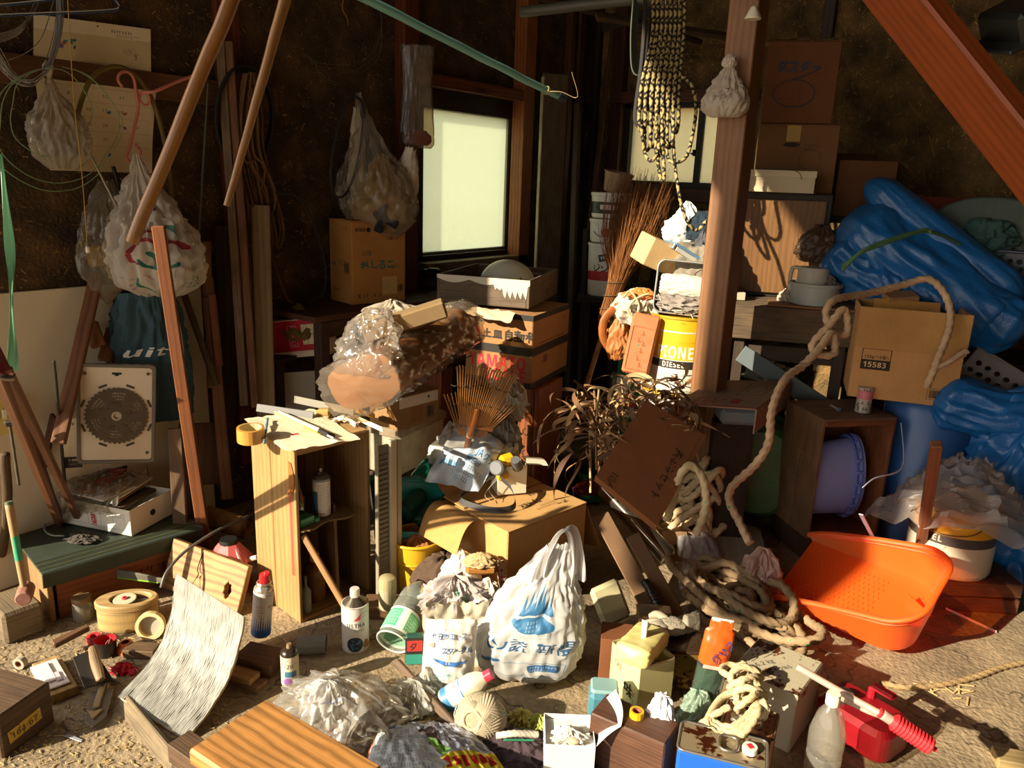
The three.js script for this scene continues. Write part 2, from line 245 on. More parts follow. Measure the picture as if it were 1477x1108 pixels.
struct('wall_back',[box(0,w2.x0,0,CEIL,WZ - 0.15,WZ),box(w2.x0,w2.x1,0,w2.y0,WZ - 0.15,WZ),box(w2.x0,w2.x1,w2.y1,CEIL,WZ - 0.15,WZ),box(w2.x1,XR,0,CEIL,WZ - 0.15,WZ)],mMudL);
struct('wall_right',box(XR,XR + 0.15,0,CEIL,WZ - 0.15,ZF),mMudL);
struct('wall_front',[box(0,0.5,0,CEIL,ZF,ZF + 0.15),box(5.6,XR,0,CEIL,ZF,ZF + 0.15),box(0.5,5.6,3.0,CEIL,ZF,ZF + 0.15)],mMudL);
struct('ceiling',box(-0.3,XR + 0.3,CEIL,CEIL + 0.12,WZ - 0.3,ZF + 0.3),wood('#5a3d22',2));
// white board along the foot of the left wall
{const a=Xp(290,440,0.006);struct('trim_1',[box(0,0.012,0,1.06,-1.5,OPEN - 0.05,2),box(0,0.012,0,1.06,a[2],-1.503,2)],plain('#d8cdb4',0.7));}
// batten along the left wall
{const a=Xp(0,75,0.03),b=Xp(400,128,0.03);struct('trim_2',box(0,0.03,b[1]- 0.095,b[1],b[2],OPEN - 0.03,2),wood('#7a5230',0));}
// studs of the left wall
for(const[px,w,d,c]of[[338,0.1,0.035,'#7a3a18'],[594,0.1,0.07,'#7a3a18'],[762,0.1,0.09,'#b06a34'],[820,0.05,0.05,'#6b4626'],[833,0.06,0.06,'#5b3a20']]){const a=Xp(px,200,d);struct('trim_3',box(0,d,px===594||px===762?0:0.2,CEIL,a[2]- w / 2,a[2]+ w / 2,1),wood(c,1,0.6));}
{const a=Xp(612,112,0.08),b=Xp(760,139,0.08);struct('trim_4',box(0,0.08,w1.y1,w1.y1 + 0.06,b[2]- 0.02,a[2]+ 0.02,2),wood('#8a4c22',1,0.6));}
struct('trim_5',box(0,0.09,w1.y0 - 0.07,w1.y0,w1.z1 - 0.02,w1.z0 + 0.02,2),wood('#8d7a62',2));
// corner post and studs of the back wall
for(const[px,w,d,c]of[[850,0.07,0.05,'#3d2817'],[884,0.09,0.07,'#5a3019'],[1172,0.06,0.05,'#4a3520']]){const a=Zp(px,200,WZ + d);struct('trim_6',box(a[0]- w / 2,a[0]+ w / 2,0,CEIL,WZ,WZ + d,1),wood(c,1,0.65));}
struct('trim_7',box(w2.x0 - 0.05,w2.x1 + 0.1,w2.y1,w2.y1 + 0.07,WZ,WZ + 0.08,0),wood('#6d3a1c',1,0.6));
struct('trim_8',box(w2.x0 - 0.05,w2.x1 + 0.1,w2.y0 - 0.08,w2.y0,WZ,WZ + 0.09,0),wood('#5d341a',1,0.6));
// the windows: dark metal sashes with figured glass
const mSash=plain('#2a221b',0.5,0.3);
const mFrost=std('frost1',{phys:1,color:'#c3cabb',transmission:1,thickness:0,roughness:0.86,bumpMap:bNoise,bumpScale:0.002});
{
const o=thing('window_1',undefined,undefined);o.userData={kind:'structure'};
mesh('window_frame',[box(-0.1,0.0,w1.y0,w1.y0 + 0.03,w1.z1,w1.z0),box(-0.1,0,w1.y1 - 0.1,w1.y1,w1.z1,w1.z0),box(-0.1,0,w1.y0,w1.y1,w1.z1,w1.z1 + 0.05),box(-0.1,0,w1.y0,w1.y1,w1.z0 - 0.04,w1.z0)],mSash,o);
mesh('sash_rail',[box(-0.07,-0.035,w1.y0 + 0.03,w1.y1 - 0.1,w1.z1 + 0.05,w1.z1 + 0.075),box(-0.07,-0.035,w1.y0 + 0.03,w1.y0 + 0.045,w1.z1 + 0.05,w1.z0 - 0.04)],plain('#8d8c84',0.4,0.6),o);
mesh('pane',box(-0.055,-0.05,w1.y0 + 0.03,w1.y1 - 0.09,w1.z1 + 0.06,w1.z0 - 0.03),mFrost,o);
}
{
const o=thing('window_2',undefined,undefined);o.userData={kind:'structure'};const xm=Zp(1005,210,WZ)[0];
mesh('window_frame',[box(w2.x0,w2.x1,w2.y0,w2.y0 + 0.04,WZ - 0.1,WZ),box(w2.x0,w2.x1,w2.y1 - 0.03,w2.y1,WZ - 0.1,WZ),box(w2.x0,w2.x0 + 0.04,w2.y0,w2.y1,WZ - 0.1,WZ),box(w2.x1 - 0.04,w2.x1,w2.y0,w2.y1,WZ - 0.1,WZ)],mSash,o);
mesh('sash_stile',box(xm - 0.02,xm + 0.022,w2.y0,w2.y1,WZ - 0.06,WZ - 0.03),mSash,o);
mesh('latch',[box(xm - 0.035,xm - 0.02,1.68,1.72,WZ - 0.04,WZ - 0.02),box(xm - 0.045,xm - 0.03,1.69,1.7,WZ - 0.05,WZ - 0.01)],plain('#1c1713',0.5,0.4),o);
for(const[a,b]of[[w2.x0 + 0.03,xm - 0.01],[xm + 0.01,w2.x1 - 0.03]])mesh('pane',box(a,b,w2.y0 + 0.03,w2.y1 - 0.02,WZ - 0.055,WZ - 0.05),mFrost,o);
}
// what stands outside the windows
one('neighbour_house','pale ochre plastered house wall beyond the small window','house',[box(-3,9,-0.06,2.6,-8.2,-8),box(-3,9,2.6,2.75,-8.3,-7.8)],plain('#d9a765',0.9));
const PO=((a)=>[a[0],0,a[2]])(Dp(1036,430,3.16));
one('free_standing_post','square timber post with knots standing in front of the small window, sunlit below','post',bx(0.115,CEIL,0.115,[0,CEIL / 2,0],[0,0,0],0.004,1),wood('#9c6a3c',0,0.55),PO);
// ---------------------------------------------------------------- left wall and what hangs on it
const wp=(pts,x)=>pts.map(([a,b])=>Xp(a,b,x)),dp=(pts,t)=>pts.map(([a,b,c])=>Dp(a,b,c??t));
const rel=(pts)=>{const o=pts[0];return[o,pts.map((p)=>sub(p,o))];};
const faceCam=(p)=>Math.atan2(EYE[0]- p[0],EYE[2]- p[2]);
// a wire, cord, hose or rope along world points, as a thing standing at its first point
function cord(name,label,cat,pts,r,mat,o={}){const[p,q]=rel(pts);return one(name,label,cat,o.many?o.many.map((m)=>sweep(m.map((x)=>sub(x,p)),r,o)):sweep(q,r,o),mat,p,0,o.group);}
// a sheet of paper between four corners (top left, top right, bottom right, bottom left), curling by f(u, v) along n
function sheetGeo(c,n=[1,0,0],f=()=>0,nu=16,nv=16){const q=c.map((x)=>sub(x,c[0]));return surf(nu,nv,(u,v)=>{const t=mix(q[3],q[2],u),b=mix(q[0],q[1],u),p=mix(t,b,v),k=f(u,v);return[p[0]+ n[0]*k,p[1]+ n[1]*k,p[2]+ n[2]*k];});}
const mPaper=plain('#e3d3ae',0.85),mBlack=plain('#191714',0.5),mBlackR=plain('#201d1a',0.8);
function paper(name,label,cat,c,draw,w,h,{n,f,bg='#e6d7b4',k=1200,nu=16,nv=16}={}){
const t=ctex(w*k,h*k,(g)=>{g.scale(k / 1000,k / 1000);draw(g,w*1000,h*1000);},bg);
return one(name,label,cat,sheetGeo(c,n,f,nu,nv),new THREE.MeshStandardMaterial({map:t,roughness:0.85,side:THREE.DoubleSide}),c[0]);
}
paper('wall_calendar','torn upper calendar page with the figure 1 above the wall batten','calendar',[[48,20],[217,42],[217,104],[48,86]].map(([a,b])=>Xp(a,b,0.022)),(g,w,h)=>{
g.fillStyle='#d8c69c';g.fillRect(0,h*0.3,w,h);g.fillStyle='#ece0c2';g.beginPath();g.moveTo(0,0);g.lineTo(w,0);g.lineTo(w,h*0.34);for(let i=20;i>=0;i--)g.lineTo((w*i)/ 20,h*(0.3 + rr(-0.015,0.015)));g.fill();
g.fillStyle='#443322';g.beginPath();g.arc(w*0.52,14,3,0,7);g.fill();tiny(g,w*0.64,22,w*0.32,1,9,'#222');tiny(g,w*0.68,36,w*0.26,2,4,'#555');
say(g,'1',w*0.84,h*0.62,26,'#3a3a2a',0.1,false,'');for(let i=0;i<16;i++){g.fillStyle=['#4a6fa0','#c04050','#7a4a7a','#3f8a8a'][i % 4];g.beginPath();g.ellipse(w*rr(0.18,0.33),h*rr(0.46,0.66),4,7,rr(0,3),0,7);g.fill();}
g.strokeStyle='#a99c78';g.lineWidth=0.8;for(let i=0;i<30;i++){g.beginPath();g.arc(w*rr(0.76,0.88),h*rr(0.5,0.66),3,0,5);g.stroke();}
},0.37,0.16,{f:(u,v)=>0.006*Math.sin(u*7)*(1 - v)});
paper('wall_calendar','month calendar page with rows of dates hanging below the batten','calendar',[[50,111],[225,132],[216,250],[66,245]].map(([a,b])=>Xp(a,b,0.034)),(g,w,h)=>{
for(let r=0;r<5;r++){g.strokeStyle='#b08a7a';g.lineWidth=0.7;for(let x=10;x<w - 10;x +=4){g.beginPath();g.moveTo(x,h*(0.04 + r*0.165)+ rr(-1,1));g.lineTo(x + 5,h*(0.04 + r*0.165)+ rr(-2,2));g.stroke();}for(let c=0;c<6;c++){const n=[7,8,9,10,11,12,14,15,16,17,18,19,21,22,23,24,25,26,28,29,30,31][r*6 + c -(r>2?0:0)];if(n)say(g,String(n),w*(0.09 + c*0.145),h*(0.1 + r*0.165),14,'#4a3c2a',0.1,false,'');if(rnd()<0.25){g.fillStyle=['#8a6a90','#5a7aa0','#b06a5a'][(r + c)% 3];g.beginPath();g.ellipse(w*(0.15 + c*0.145),h*(0.14 + r*0.165),5,8,r,0,7);g.fill();}}}
},0.36,0.3,{f:(u,v)=>0.012*Math.sin(u*5 + 1)*(1 - v)+ 0.02*(1 - v)**3});
// coil of bright steel wire on a nail, with loose ends
{
const mSteel=plain('#b9bcc0',0.25,0.9),many=[];
for(let i=0;i<16;i++){const a=rr(-6,6),b=rr(-6,6),c=rr(-5,5);many.push(wp([[86 + a*0.7,-20],[85 + a,40 + b],[72 + a,92 + b],[48 + c,118 + b*0.9],[22 + c,112 + b],[4 + a,92 + b],[-14 + a,60 + b]],0.1 + rr(-0.02,0.02)));}
for(let i=0;i<6;i++){const c=rr(-4,4);many.push(wp([[58 + c,-14],[48 + c,14 + i],[28,38 + i*2],[0,48 + i*2.4],[-30,50 + i*3]],0.12));}
many.push(wp([[80,-10],[62,50],[40,74],[8,88],[-14,96]],0.115));
cord('wire_coil','thick coil of bright steel wire hanging at the left end of the batten','wire',many[0],0.0017,mSteel,{many,rad:5});
}
for(const[a,c,y,l]of[[0.13,'#c9cdd0',0,'white coated wire hanger lying flat above the steel wire coil'],[0.15,'#35598a',3,'blue coated wire hanger lying beside a white one above the calendars']])cord('wire_hanger',l,'hanger',wp([[-40,22 + y],[60,18 + y],[150,14 + y],[172,9 + y],[160,-8],[172,-16],[150,-12],[40,2 + y],[-40,8 + y]],a),0.002,plain(c,0.35,0.2),{rad:6});
// thin green wire in loose rings
{const many=[];for(let i=0;i<3;i++){const c=[];const R=[58,86,92][i],cx=[72,82,80][i],cy=[162,180,186][i],ry=[64,84,90][i];for(let k=0;k<15;k++){const a=4.6 + k / 14*5.9 + i*0.2;c.push(Xp(cx + R*Math.cos(a)*(1 + 0.06*Math.sin(k*2 + i)),cy + ry*Math.sin(a),0.12 + i*0.01));}many.push(c);}cord('wire_coil','thin pale green wire in loose rings across the month calendar','wire',many[0],0.0016,plain('#7f9a72',0.4),{many,rad:5});}
// pull cord with a round button
{const o=thing('pull_cord','thin yellow pull cord ending in a small white button','cord',Xp(97,-10,0.2)),q=wp([[97,-10],[101,60],[108,160],[118,250],[124,330],[126,360]],0.2).map((x)=>sub(x,o.position.toArray()));mesh('cord',sweep(q,0.0016,{rad:5}),plain('#b08a3c',0.8),o);mesh('loose_end',sweep([q[5],add(q[5],[0.01,0.006,0.02]),add(q[5],[0.02,0.03,0.03])],0.0013,{rad:5}),plain('#b08a3c',0.8),o);mesh('button',at(lathe([[0,-0.006],[0.011,-0.006],[0.013,0],[0.011,0.005],[0,0.006]],20),q[5],[0,1,1.57]),plain('#efe9dc',0.35),o);}
// small knotted bag
function hangBag(name,label,top,h,rx,rz,mat,o={}){const t=thing(name,label,'bag',[top[0],top[1]- h,top[2]],faceCam(top)+(o.turn??0));mesh('sack',blob({h,rx,rz,prof:o.prof??prof(0.55,0.92,1,0.9,0.55,0.2,0.07),folds:o.folds??0.32,crum:o.crum??0.05,fq:o.fq??5,sd:o.sd??1,lean:o.lean,nv:56,nu:96,k:o.k??7}),mat,t);return t;}
{const p=Xp(70,106,0.09),b=hangBag('knotted_bag','small translucent bag of parts hanging over the left edge of the calendar',p,0.3,0.085,0.05,film('#e4dccb',0.8,0.4),{sd:3,lean:(v)=>[-0.0 + 0.015*(1 - v),0]});mesh('contents',at(blob({h:0.1,rx:0.055,rz:0.03,prof:prof(0.5,1,0.9,0.4),sd:5,nu:24,nv:12}),[0.01,0.01,0]),plain('#6f675c',0.6),b);mesh('knot',at(blob({h:0.07,rx:0.012,rz:0.012,prof:prof(0.8,0.5,1,1.3,0.5),sd:9,nu:20,nv:12}),[0,0.27,0]),film('#e4dccb',0.4,0.6),b);}
// rubber hose hooked over the batten
{const o=thing('rubber_hose','olive rubber hose bent over the batten in front of the calendar','hose',Xp(112,168,0.07)),P=o.position.toArray(),q=wp([[112,164],[119,140],[130,116],[148,100],[170,96],[192,106],[210,126],[224,156],[235,196],[243,240],[248,290],[250,330]],0.075).map((x)=>sub(x,P));mesh('tube',sweep(q,0.0085,{rad:10}),plain('#6d5a22',0.45),o);mesh('open_end',sweep([q[0],add(q[0],sub(q[0],q[1]).map((x)=>x*0.18))],0.0098,{rad:10,seg:2}),plain('#4a463e',0.4,0.3),o);}
{const o=thing('clothes_hanger','salmon pink plastic clothes hanger hung sideways from the batten','hanger',Xp(192,116,0.085)),P=o.position.toArray(),w=(a,x=0.085)=>wp(a,x).map((y)=>sub(y,P)),m=plain('#cf7f70',0.4);mesh('hook',sweep(w([[176,125],[170,116],[172,107],[181,103],[190,108],[194,118],[196,132]]),0.0055),m,o);mesh('bar',[sweep(w([[196,130],[198,146],[199,158],[192,190],[186,216],[182,226],[186,233],[194,233],[201,225],[202,216],[196,212]]),0.006),sweep([...w([[199,150],[204,134]]),...w([[222,132],[250,120],[276,110]],0.12)],0.006),sweep(w([[198,140],[206,150],[212,152],[216,144],[212,134]]),0.0045)],m,o);mesh('end_knob',at(new THREE.SphereGeometry(0.008,12,8),w([[196,210]])[0]),plain('#d28a90',0.4),o);}
stick('steel_rod','thin shiny metal rod leaning across the calendar beside the hose','rod',Xp(102,166,0.1),Xp(180,322,0.14),0.008,0.008,plain('#a8a49a',0.3,0.8),{round:true});
stick('black_rod','short black rod sticking up behind the printed shopping bag','rod',Xp(163,240,0.07),Xp(180,300,0.09),0.014,0.014,mBlack,{round:true});
// printed shopping bag
{
const p=Xp(196,224,0.15),t=ctex(700,700,(g,w)=>{
g.fillStyle='#e9e2d6';g.fillRect(0,0,w,w);const cx=w*0.75,s=0.5;
const str=(c,lw,...p)=>{g.strokeStyle=c;g.lineWidth=lw;g.lineCap='round';g.beginPath();g.moveTo(cx + p[0]*s,p[1]);for(let i=2;i<p.length;i +=4)g.quadraticCurveTo(cx + p[i]*s,p[i + 1],cx + p[i + 2]*s,p[i + 3]);g.stroke();};
for(let i=0;i<2;i++){str('#b03040',13,-110,430,-60,360,10,392);str('#b03040',10,-120,440,-130,500,-70,480);str('#b03040',12,60,400,120,350,150,420);str('#b03040',9,-90,380,-20,330,60,350);}
str('#16806e',14,-70,470,0,560,60,440);str('#16806e',12,-110,560,-130,620,-40,610);str('#16806e',12,70,350,110,280,130,360);str('#16806e',11,0,500,60,520,100,470);str('#16806e',11,-30,430,20,470,-10,510);
tiny(g,cx + 60,560,90,3,12,'#4f8f80');g.fillStyle='#8a4a78';g.globalAlpha=0.35;for(let i=0;i<22;i++)g.fillRect(cx + rr(-110,60),rr(540,660),rr(6,22),rr(3,8));g.globalAlpha=1;g.fillStyle='#4a2a66';for(let i=0;i<14;i++)g.fillRect(cx + rr(-10,36),rr(150,250),rr(4,12),rr(4,10));
});
t.wrapS=THREE.RepeatWrapping;t.repeat.x=-1;t.offset.x=1;
const m=new THREE.MeshPhysicalMaterial({map:t,transmission:0.6,thickness:0,roughness:0.6,side:THREE.DoubleSide});
const b=hangBag('shopping_bag','white shopping bag with red and green brush lettering hanging from the pink hanger',p,0.5,0.155,0.09,m,{sd:11,prof:prof(0.5,0.9,1,0.98,0.9,0.76,0.58,0.36,0.16,0.07),folds:0.35,lean:(v)=>[0.05*(1 - v),0],fq:4});
mesh('contents',at(blob({h:0.2,rx:0.11,rz:0.06,prof:prof(0.6,1,0.9,0.3),sd:15,crum:0.12,nu:40,nv:20}),[0.04,0.012,0]),cloth('#e6dcc8'),b);
}
{const p=Xp(176,262,0.1),b=hangBag('clear_bag','clear bag holding a packet of brass screws, hung behind the printed shopping bag',[p[0],p[1],p[2]+ 0.06],0.43,0.09,0.04,film('#d9cfb8',0.9,0.25),{sd:21,prof:prof(0.1,0.6,0.95,1,0.9,0.75,0.5,0.25),folds:0.22,lean:(v)=>[-0.03*(1 - v),0]});const s=mesh('screw_packet',bx(0.1,0.075,0.03,[-0.03,0.17,0],[0,0,0.05],0.008),film('#e7d9a0',0.6,0.3),b);const gs=[];for(let i=0;i<60;i++)gs.push(cyl(0.0022,0.0018,0.03,5,[-0.03 + rr(-0.042,0.042),0.17 + rr(-0.03,0.02),rr(-0.012,0.014)],[rr(-1,1),0,rr(-1.3,1.3)]));const q=mesh('screws',mg(gs),plain('#d8b23c',0.3,0.7),b);q.userData.kind='stuff';}
// green tape strip
{const c=wp([[2,222],[9,300],[16,380],[17,450],[19,535]],0.28),o=sub([0,0,0],c[0]);const cc=curve(c.map((x)=>add(x,o)));one('plastic_ribbon','translucent green plastic ribbon hanging down at the left edge','ribbon',surf(6,60,(u,v)=>{const p=cc.getPoint(1 - v),w=0.019*(0.6 + 0.4*Math.sin(v*9 + 2)),a=0.6*Math.sin(v*6);return[p.x + w*(u - 0.5)*Math.sin(a)*2,p.y,p.z - w*(u - 0.5)*2*Math.cos(a)+ 0.004*Math.sin(u*9)];}),film('#6fae86',0.5,0.55),c[0]);}
// poles hanging from the roof in front
stick('wooden_pole','long round wooden pole slanting down in front of the printed shopping bag','pole',Dp(190,350,1.82),Dp(352,-45,1.72),0.03,0.03,wood('#b07a3c',0,0.35),{round:true,taper:1.15});
stick('wooden_pole','round wooden pole with a pointed lower end right of the printed shopping bag','pole',Dp(327,297,1.95),Dp(428,-60,1.85),0.016,0.016,wood('#b5854a',0,0.4),{round:true,taper:1.9});
// coils on the end of the batten
{const many=[];for(let i=0;i<5;i++){const c=[];for(let k=0;k<=16;k++){const a=(k / 16)*6.28;c.push(Xp(353 +(38 + i)*Math.cos(a),168 +(66 + i*2)*Math.sin(a),0.06 + i*0.008 + 0.01*Math.sin(a*2)));}many.push(c);}cord('cable_coil','coil of black cable hanging on the right end of the batten','cable',many[0],0.006,mBlackR,{many,rad:8});}
{const many=[];for(let i=0;i<8;i++){const x=346 + i*3,e=360 + i*5 + rr(-3,3),b=330 + rr(-14,60)-(i % 3)*26;many.push(wp([[352 + i*2,106],[x - 4,170],[x,230],[e,b - 30],[e + 6,b + 8],[e + 14,b - 24],[x + 14,220],[x + 10,160],[360 + i,104]],0.1 +(i % 3)*0.012));}many.push(wp([[368,300],[388,360],[402,400],[414,430],[424,438]],0.1));many.push(wp([[356,280],[360,320],[352,352]],0.1));cord('rope_hank','hank of brown twisted rope hanging over the black cable coil','rope',many[0],0.0052,fibre('#6b4a26'),{many,rope:15,depth:0.5});}
{const q=wp([[398,278],[426,282],[446,308],[462,350],[470,390],[466,424],[450,432]],0.14);cord('black_hose','thin black hose curving in front of the large sweets carton','hose',q,0.006,mBlackR,{rad:8});}
{const many=[];for(let i=0;i<6;i++){const o=rr(-5,5);many.push(wp([[542,-12],[550,30],[546 + o,62 + i*4],[524 + o,88 + i*3],[488,96 + i*5 + o],[460 + o,90 + i*4],[436 + i*4,76 + i*2]],0.03 + i*0.003));}cord('wire_coil','thin dark wire in wide loops on the mud wall above the hanging clothes bag','wire',many[0],0.0009,plain('#6f6350',0.4,0.5),{many,rad:4});}
cord('frayed_string','short frayed piece of straw string hanging on the mud wall','string',wp([[497,-12],[494,12],[500,24],[503,36]],0.03),0.003,fibre('#9a7038'),{rope:40});
// bag of clothes with a black strap
{
const p=Xp(517,136,0.17),b=hangBag('clothes_bag','clear bag stuffed with beige and navy clothing hanging beside the frosted window',p,0.62,0.17,0.12,film('#e8e2d4',0.9,0.26),{sd:31,prof:prof(0.4,0.86,1,0.97,0.84,0.62,0.42,0.26,0.14,0.07),folds:0.25,lean:(v)=>[0.11*(1 - v),0]});
mesh('beige_clothes',at(blob({h:0.34,rx:0.135,rz:0.09,prof:prof(0.5,1,0.95,0.7,0.4,0.2),sd:35,crum:0.13,k:4}),[0.1,0.015,0]),cloth('#a98c54'),b);
mesh('navy_cloth',[at(blob({h:0.16,rx:0.022,rz:0.02,prof:prof(1,0.9,1,0.6),sd:36,nu:24,nv:20}),[0.08,0.02,0.095],[-0.2,0,-0.25]),at(blob({h:0.14,rx:0.02,rz:0.02,prof:prof(1,0.9,1,0.6),sd:37,nu:24,nv:20}),[0.17,0.05,0.085],[-0.2,0,1.1])],cloth('#20222e'),b);
mesh('white_cloth',at(blob({h:0.3,rx:0.06,rz:0.05,prof:prof(0.6,1,0.8,0.4),sd:38,crum:0.12,nu:32,nv:24}),[0.19,0.1,-0.03],[0,0,-0.15]),cloth('#e6dfd0'),b);
mesh('white_bag_edge',at(blob({h:0.42,rx:0.04,rz:0.03,prof:prof(0.6,1,0.9,0.7,0.3),sd:39,crum:0.1,nu:32,nv:24}),[-0.01,0.14,0]),cloth('#d9d0c0'),b);
const q=wp([[512,138],[524,152],[522,200],[512,250],[496,282],[480,278],[477,240],[486,190],[500,150],[510,140]],0.2).map((x)=>sub(x,Xp(512,138,0.2)));
one('strap_loop','black rubber strap hung in a long loop over the clothes bag','strap',sweep(q,0.009,{rad:10,flat:0.5}),mBlackR,Xp(512,138,0.2));
}
// clear bag with a red packet by the window
{const p=Xp(602,66,0.15),b=hangBag('clear_bag','tall clear bag with dull red packet at its bottom, hung above the frosted window',p,0.47,0.085,0.03,film('#d8cab8',0.9,0.22),{sd:41,prof:prof(1.0,0.98,0.92,0.86,0.82,0.86,0.92),folds:0.1,crum:0.02});mesh('red_packet',at(blob({h:0.07,rx:0.07,rz:0.022,prof:prof(0.8,1,0.9,0.6),sd:43,crum:0.1,nu:32,nv:12}),[0,0.012,0]),plain('#9a3c38',0.5),b);}
// teal painted pole
{const a=Dp(503,-14,2.5),b=Dp(806,139,3.05),o=stick('teal_pole','teal painted metal pole slanting across to the window post','pole',a,b,0.03,0.03,plain('#6fa096',0.4,0.1),{round:true,taper:0.9});const L=V(sub(b,a)).length();mesh('end_cap',cyl(0.0142,0.0142,0.035,16,[0,L - 0.002,0]),plain('#27324a',0.4),o);mesh('wire_tie',[at(new THREE.TorusGeometry(0.0155,0.0016,6,20),[0,L - 0.06,0],[1.57,0,0]),at(new THREE.TorusGeometry(0.0155,0.0016,6,20),[0,L - 0.066,0],[1.5,0,0]),sweep([[0.014,L - 0.062,0],[0.05,L - 0.03,0.02],[0.09,L + 0.02,0.03],[0.085,L - 0.05,0.1]],0.0014,{rad:5})],plain('#a79468',0.5,0.4),o);}
// slender boards and rods leaning on the wall
const lean=(name,label,cat,a,xa,b,xb,w,t,mat,o)=>stick(name,label,cat,Xp(b[0],b[1],xb),Xp(a[0],a[1],xa),w,t,mat,o);
lean('timber_batten','long rough timber batten leaning left of the brown rope hank','batten',[316,40],0.05,[352,585],0.22,0.032,0.024,wood('#8f7a62',2),{roll:1.0});
lean('timber_batten','long red-brown batten with whitish stains leaning beside the rough one','batten',[330,60],0.07,[368,588],0.24,0.03,0.028,wood('#93684a',2),{roll:0.9});
lean('timber_board','wide pale board standing upright under the brown rope hank','board',[375,296],0.12,[384,600],0.25,0.075,0.02,wood('#a58f68',0),{roll:1.0});
lean('timber_batten','brown square batten leaning in front of the blue cloth bag','batten',[228,326],0.34,[298,800],0.4,0.042,0.03,wood('#96582e',0,0.6),{roll:0.9});
lean('timber_batten','reddish batten leaning left behind the saw blade pack','batten',[140,395],0.05,[84,640],0.2,0.045,0.025,wood('#8a5a34',1),{roll:0.8});
lean('timber_board','tall narrow board left of the stained batten, square topped','board',[299,400],0.08,[328,720],0.25,0.045,0.02,wood('#9a6d4a',0),{roll:0.9});
lean('timber_board','short light batten end standing above the narrow boards','board',[298,348],0.06,[304,560],0.16,0.03,0.02,wood('#a67848',0),{roll:0.9});
lean('timber_board','short red-brown board in front of the narrow boards','board',[305,424],0.14,[316,528],0.17,0.03,0.018,wood('#8e5230',1),{roll:0.9});
lean('timber_board','small dark board left of the short red-brown board','board',[296,428],0.12,[304,522],0.15,0.025,0.018,wood('#6d4024',1),{roll:0.9});
lean('timber_batten','dark old timber standing behind the stained batten','batten',[322,325],0.03,[330,600],0.06,0.05,0.05,wood('#4f3a22',2),{roll:0.3});
lean('bamboo_rod','grey round rod leaning right from behind the blue cloth bag','rod',[266,426],0.06,[312,556],0.2,0.026,0.026,wood('#6e604c',2),{round:true});
lean('thin_green_rod','very thin green rod standing upright left of the hanging rope','rod',[300,120],0.06,[284,380],0.09,0.007,0.007,plain('#5a6450',0.5),{round:true});
lean('plywood_panel','small dark plywood panel standing behind the brown square batten','panel',[290,610],0.14,[290,700],0.17,0.17,0.012,wood('#6e4a2c',0),{roll:1.2});
lean('timber_board','round topped grey board standing right of the white carton','board',[252,618],0.3,[262,790],0.36,0.05,0.02,wood('#7a5f42',2),{roll:0.8});
lean('timber_board','thin dark board upright between white carton and straw mat','board',[270,690],0.28,[278,790],0.32,0.03,0.014,wood('#4f3a28',2),{roll:0.8});
for(const[a,b,w,c,l]of[[[130,466],[142,500],0.05,'#a06a40','short wood offcut leaning above the saw blade pack, leftmost of three'],[[163,474],[150,520],0.045,'#8d5630','short wood offcut leaning above the saw blade pack, middle of three'],[[178,440],[158,525],0.022,'#77593a','slim wood offcut leaning against the blue cloth bag']])lean('wood_offcut',l,'wood',a,0.05,b,0.1,w,0.02,wood(c,0),{roll:0.8});
// blue cloth bag with white lettering
{
const p=Xp(208,420,0.13),hh=0.5,t=ctex(600,900,(g,w,h)=>{g.fillStyle='#2b4a55';g.fillRect(0,0,w,h);g.save();g.translate(w*0.75 - 10,h*0.3);g.transform(1,0,-0.22,1,0,0);say(g,'uit',-35,60,74,'#e8e6dc',0.1);g.restore();});
t.wrapS=THREE.RepeatWrapping;t.repeat.x=-1;t.offset.x=1;
const o=thing('cloth_bag','dark blue cloth bag with white slanted lettering hanging under the shopping bag','bag',[p[0],p[1]- hh,p[2]],faceCam(p));mesh('sack',blob({h:hh,rx:0.135,rz:0.06,prof:prof(0.97,1,0.97,0.9,0.8,0.62),folds:0.3,fq:3,crum:0.015,sd:51,nu:96}),new THREE.MeshStandardMaterial({map:t,roughness:0.8,side:THREE.DoubleSide}),o);mesh('drawstring',sweep([[0.1,0.45,0.06],[0.115,0.3,0.07],[0.11,0.1,0.08],[0.1,0,0.09]],0.0025),plain('#a8a49a',0.4),o);
}
// ---------------------------------------------------------------- lower left: chest, carton, tools
const frameAt=(q)=>(lx,y,lz)=>[q.p[0]+ Math.cos(q.ry)*lx + Math.sin(q.ry)*lz,y,q.p[2]- Math.sin(q.ry)*lx + Math.cos(q.ry)*lz];
// four walls and a bottom, each wall a part
function tray(t,w,h,d,th,mat,o={}){
const n=o.name??'side_panel',c=o.c??0.001;
mesh(n,bx(w,h,th,[0,h / 2,d / 2 - th / 2],[0,0,0],c,o.grain),mat,t);mesh(n,bx(w,h,th,[0,h / 2,-d / 2 + th / 2],[0,0,0],c,o.grain),mat,t);
mesh(n,bx(th,h,d - 2*th,[-w / 2 + th / 2,h / 2,0],[0,0,0],c,o.grain),mat,t);mesh(n,bx(th,h,d - 2*th,[w / 2 - th / 2,h / 2,0],[0,0,0],c,o.grain),mat,t);
mesh('bottom_panel',bx(w - 2*th,th,d - 2*th,[0,th / 2,0],[0,0,0],c),mat,t);
}
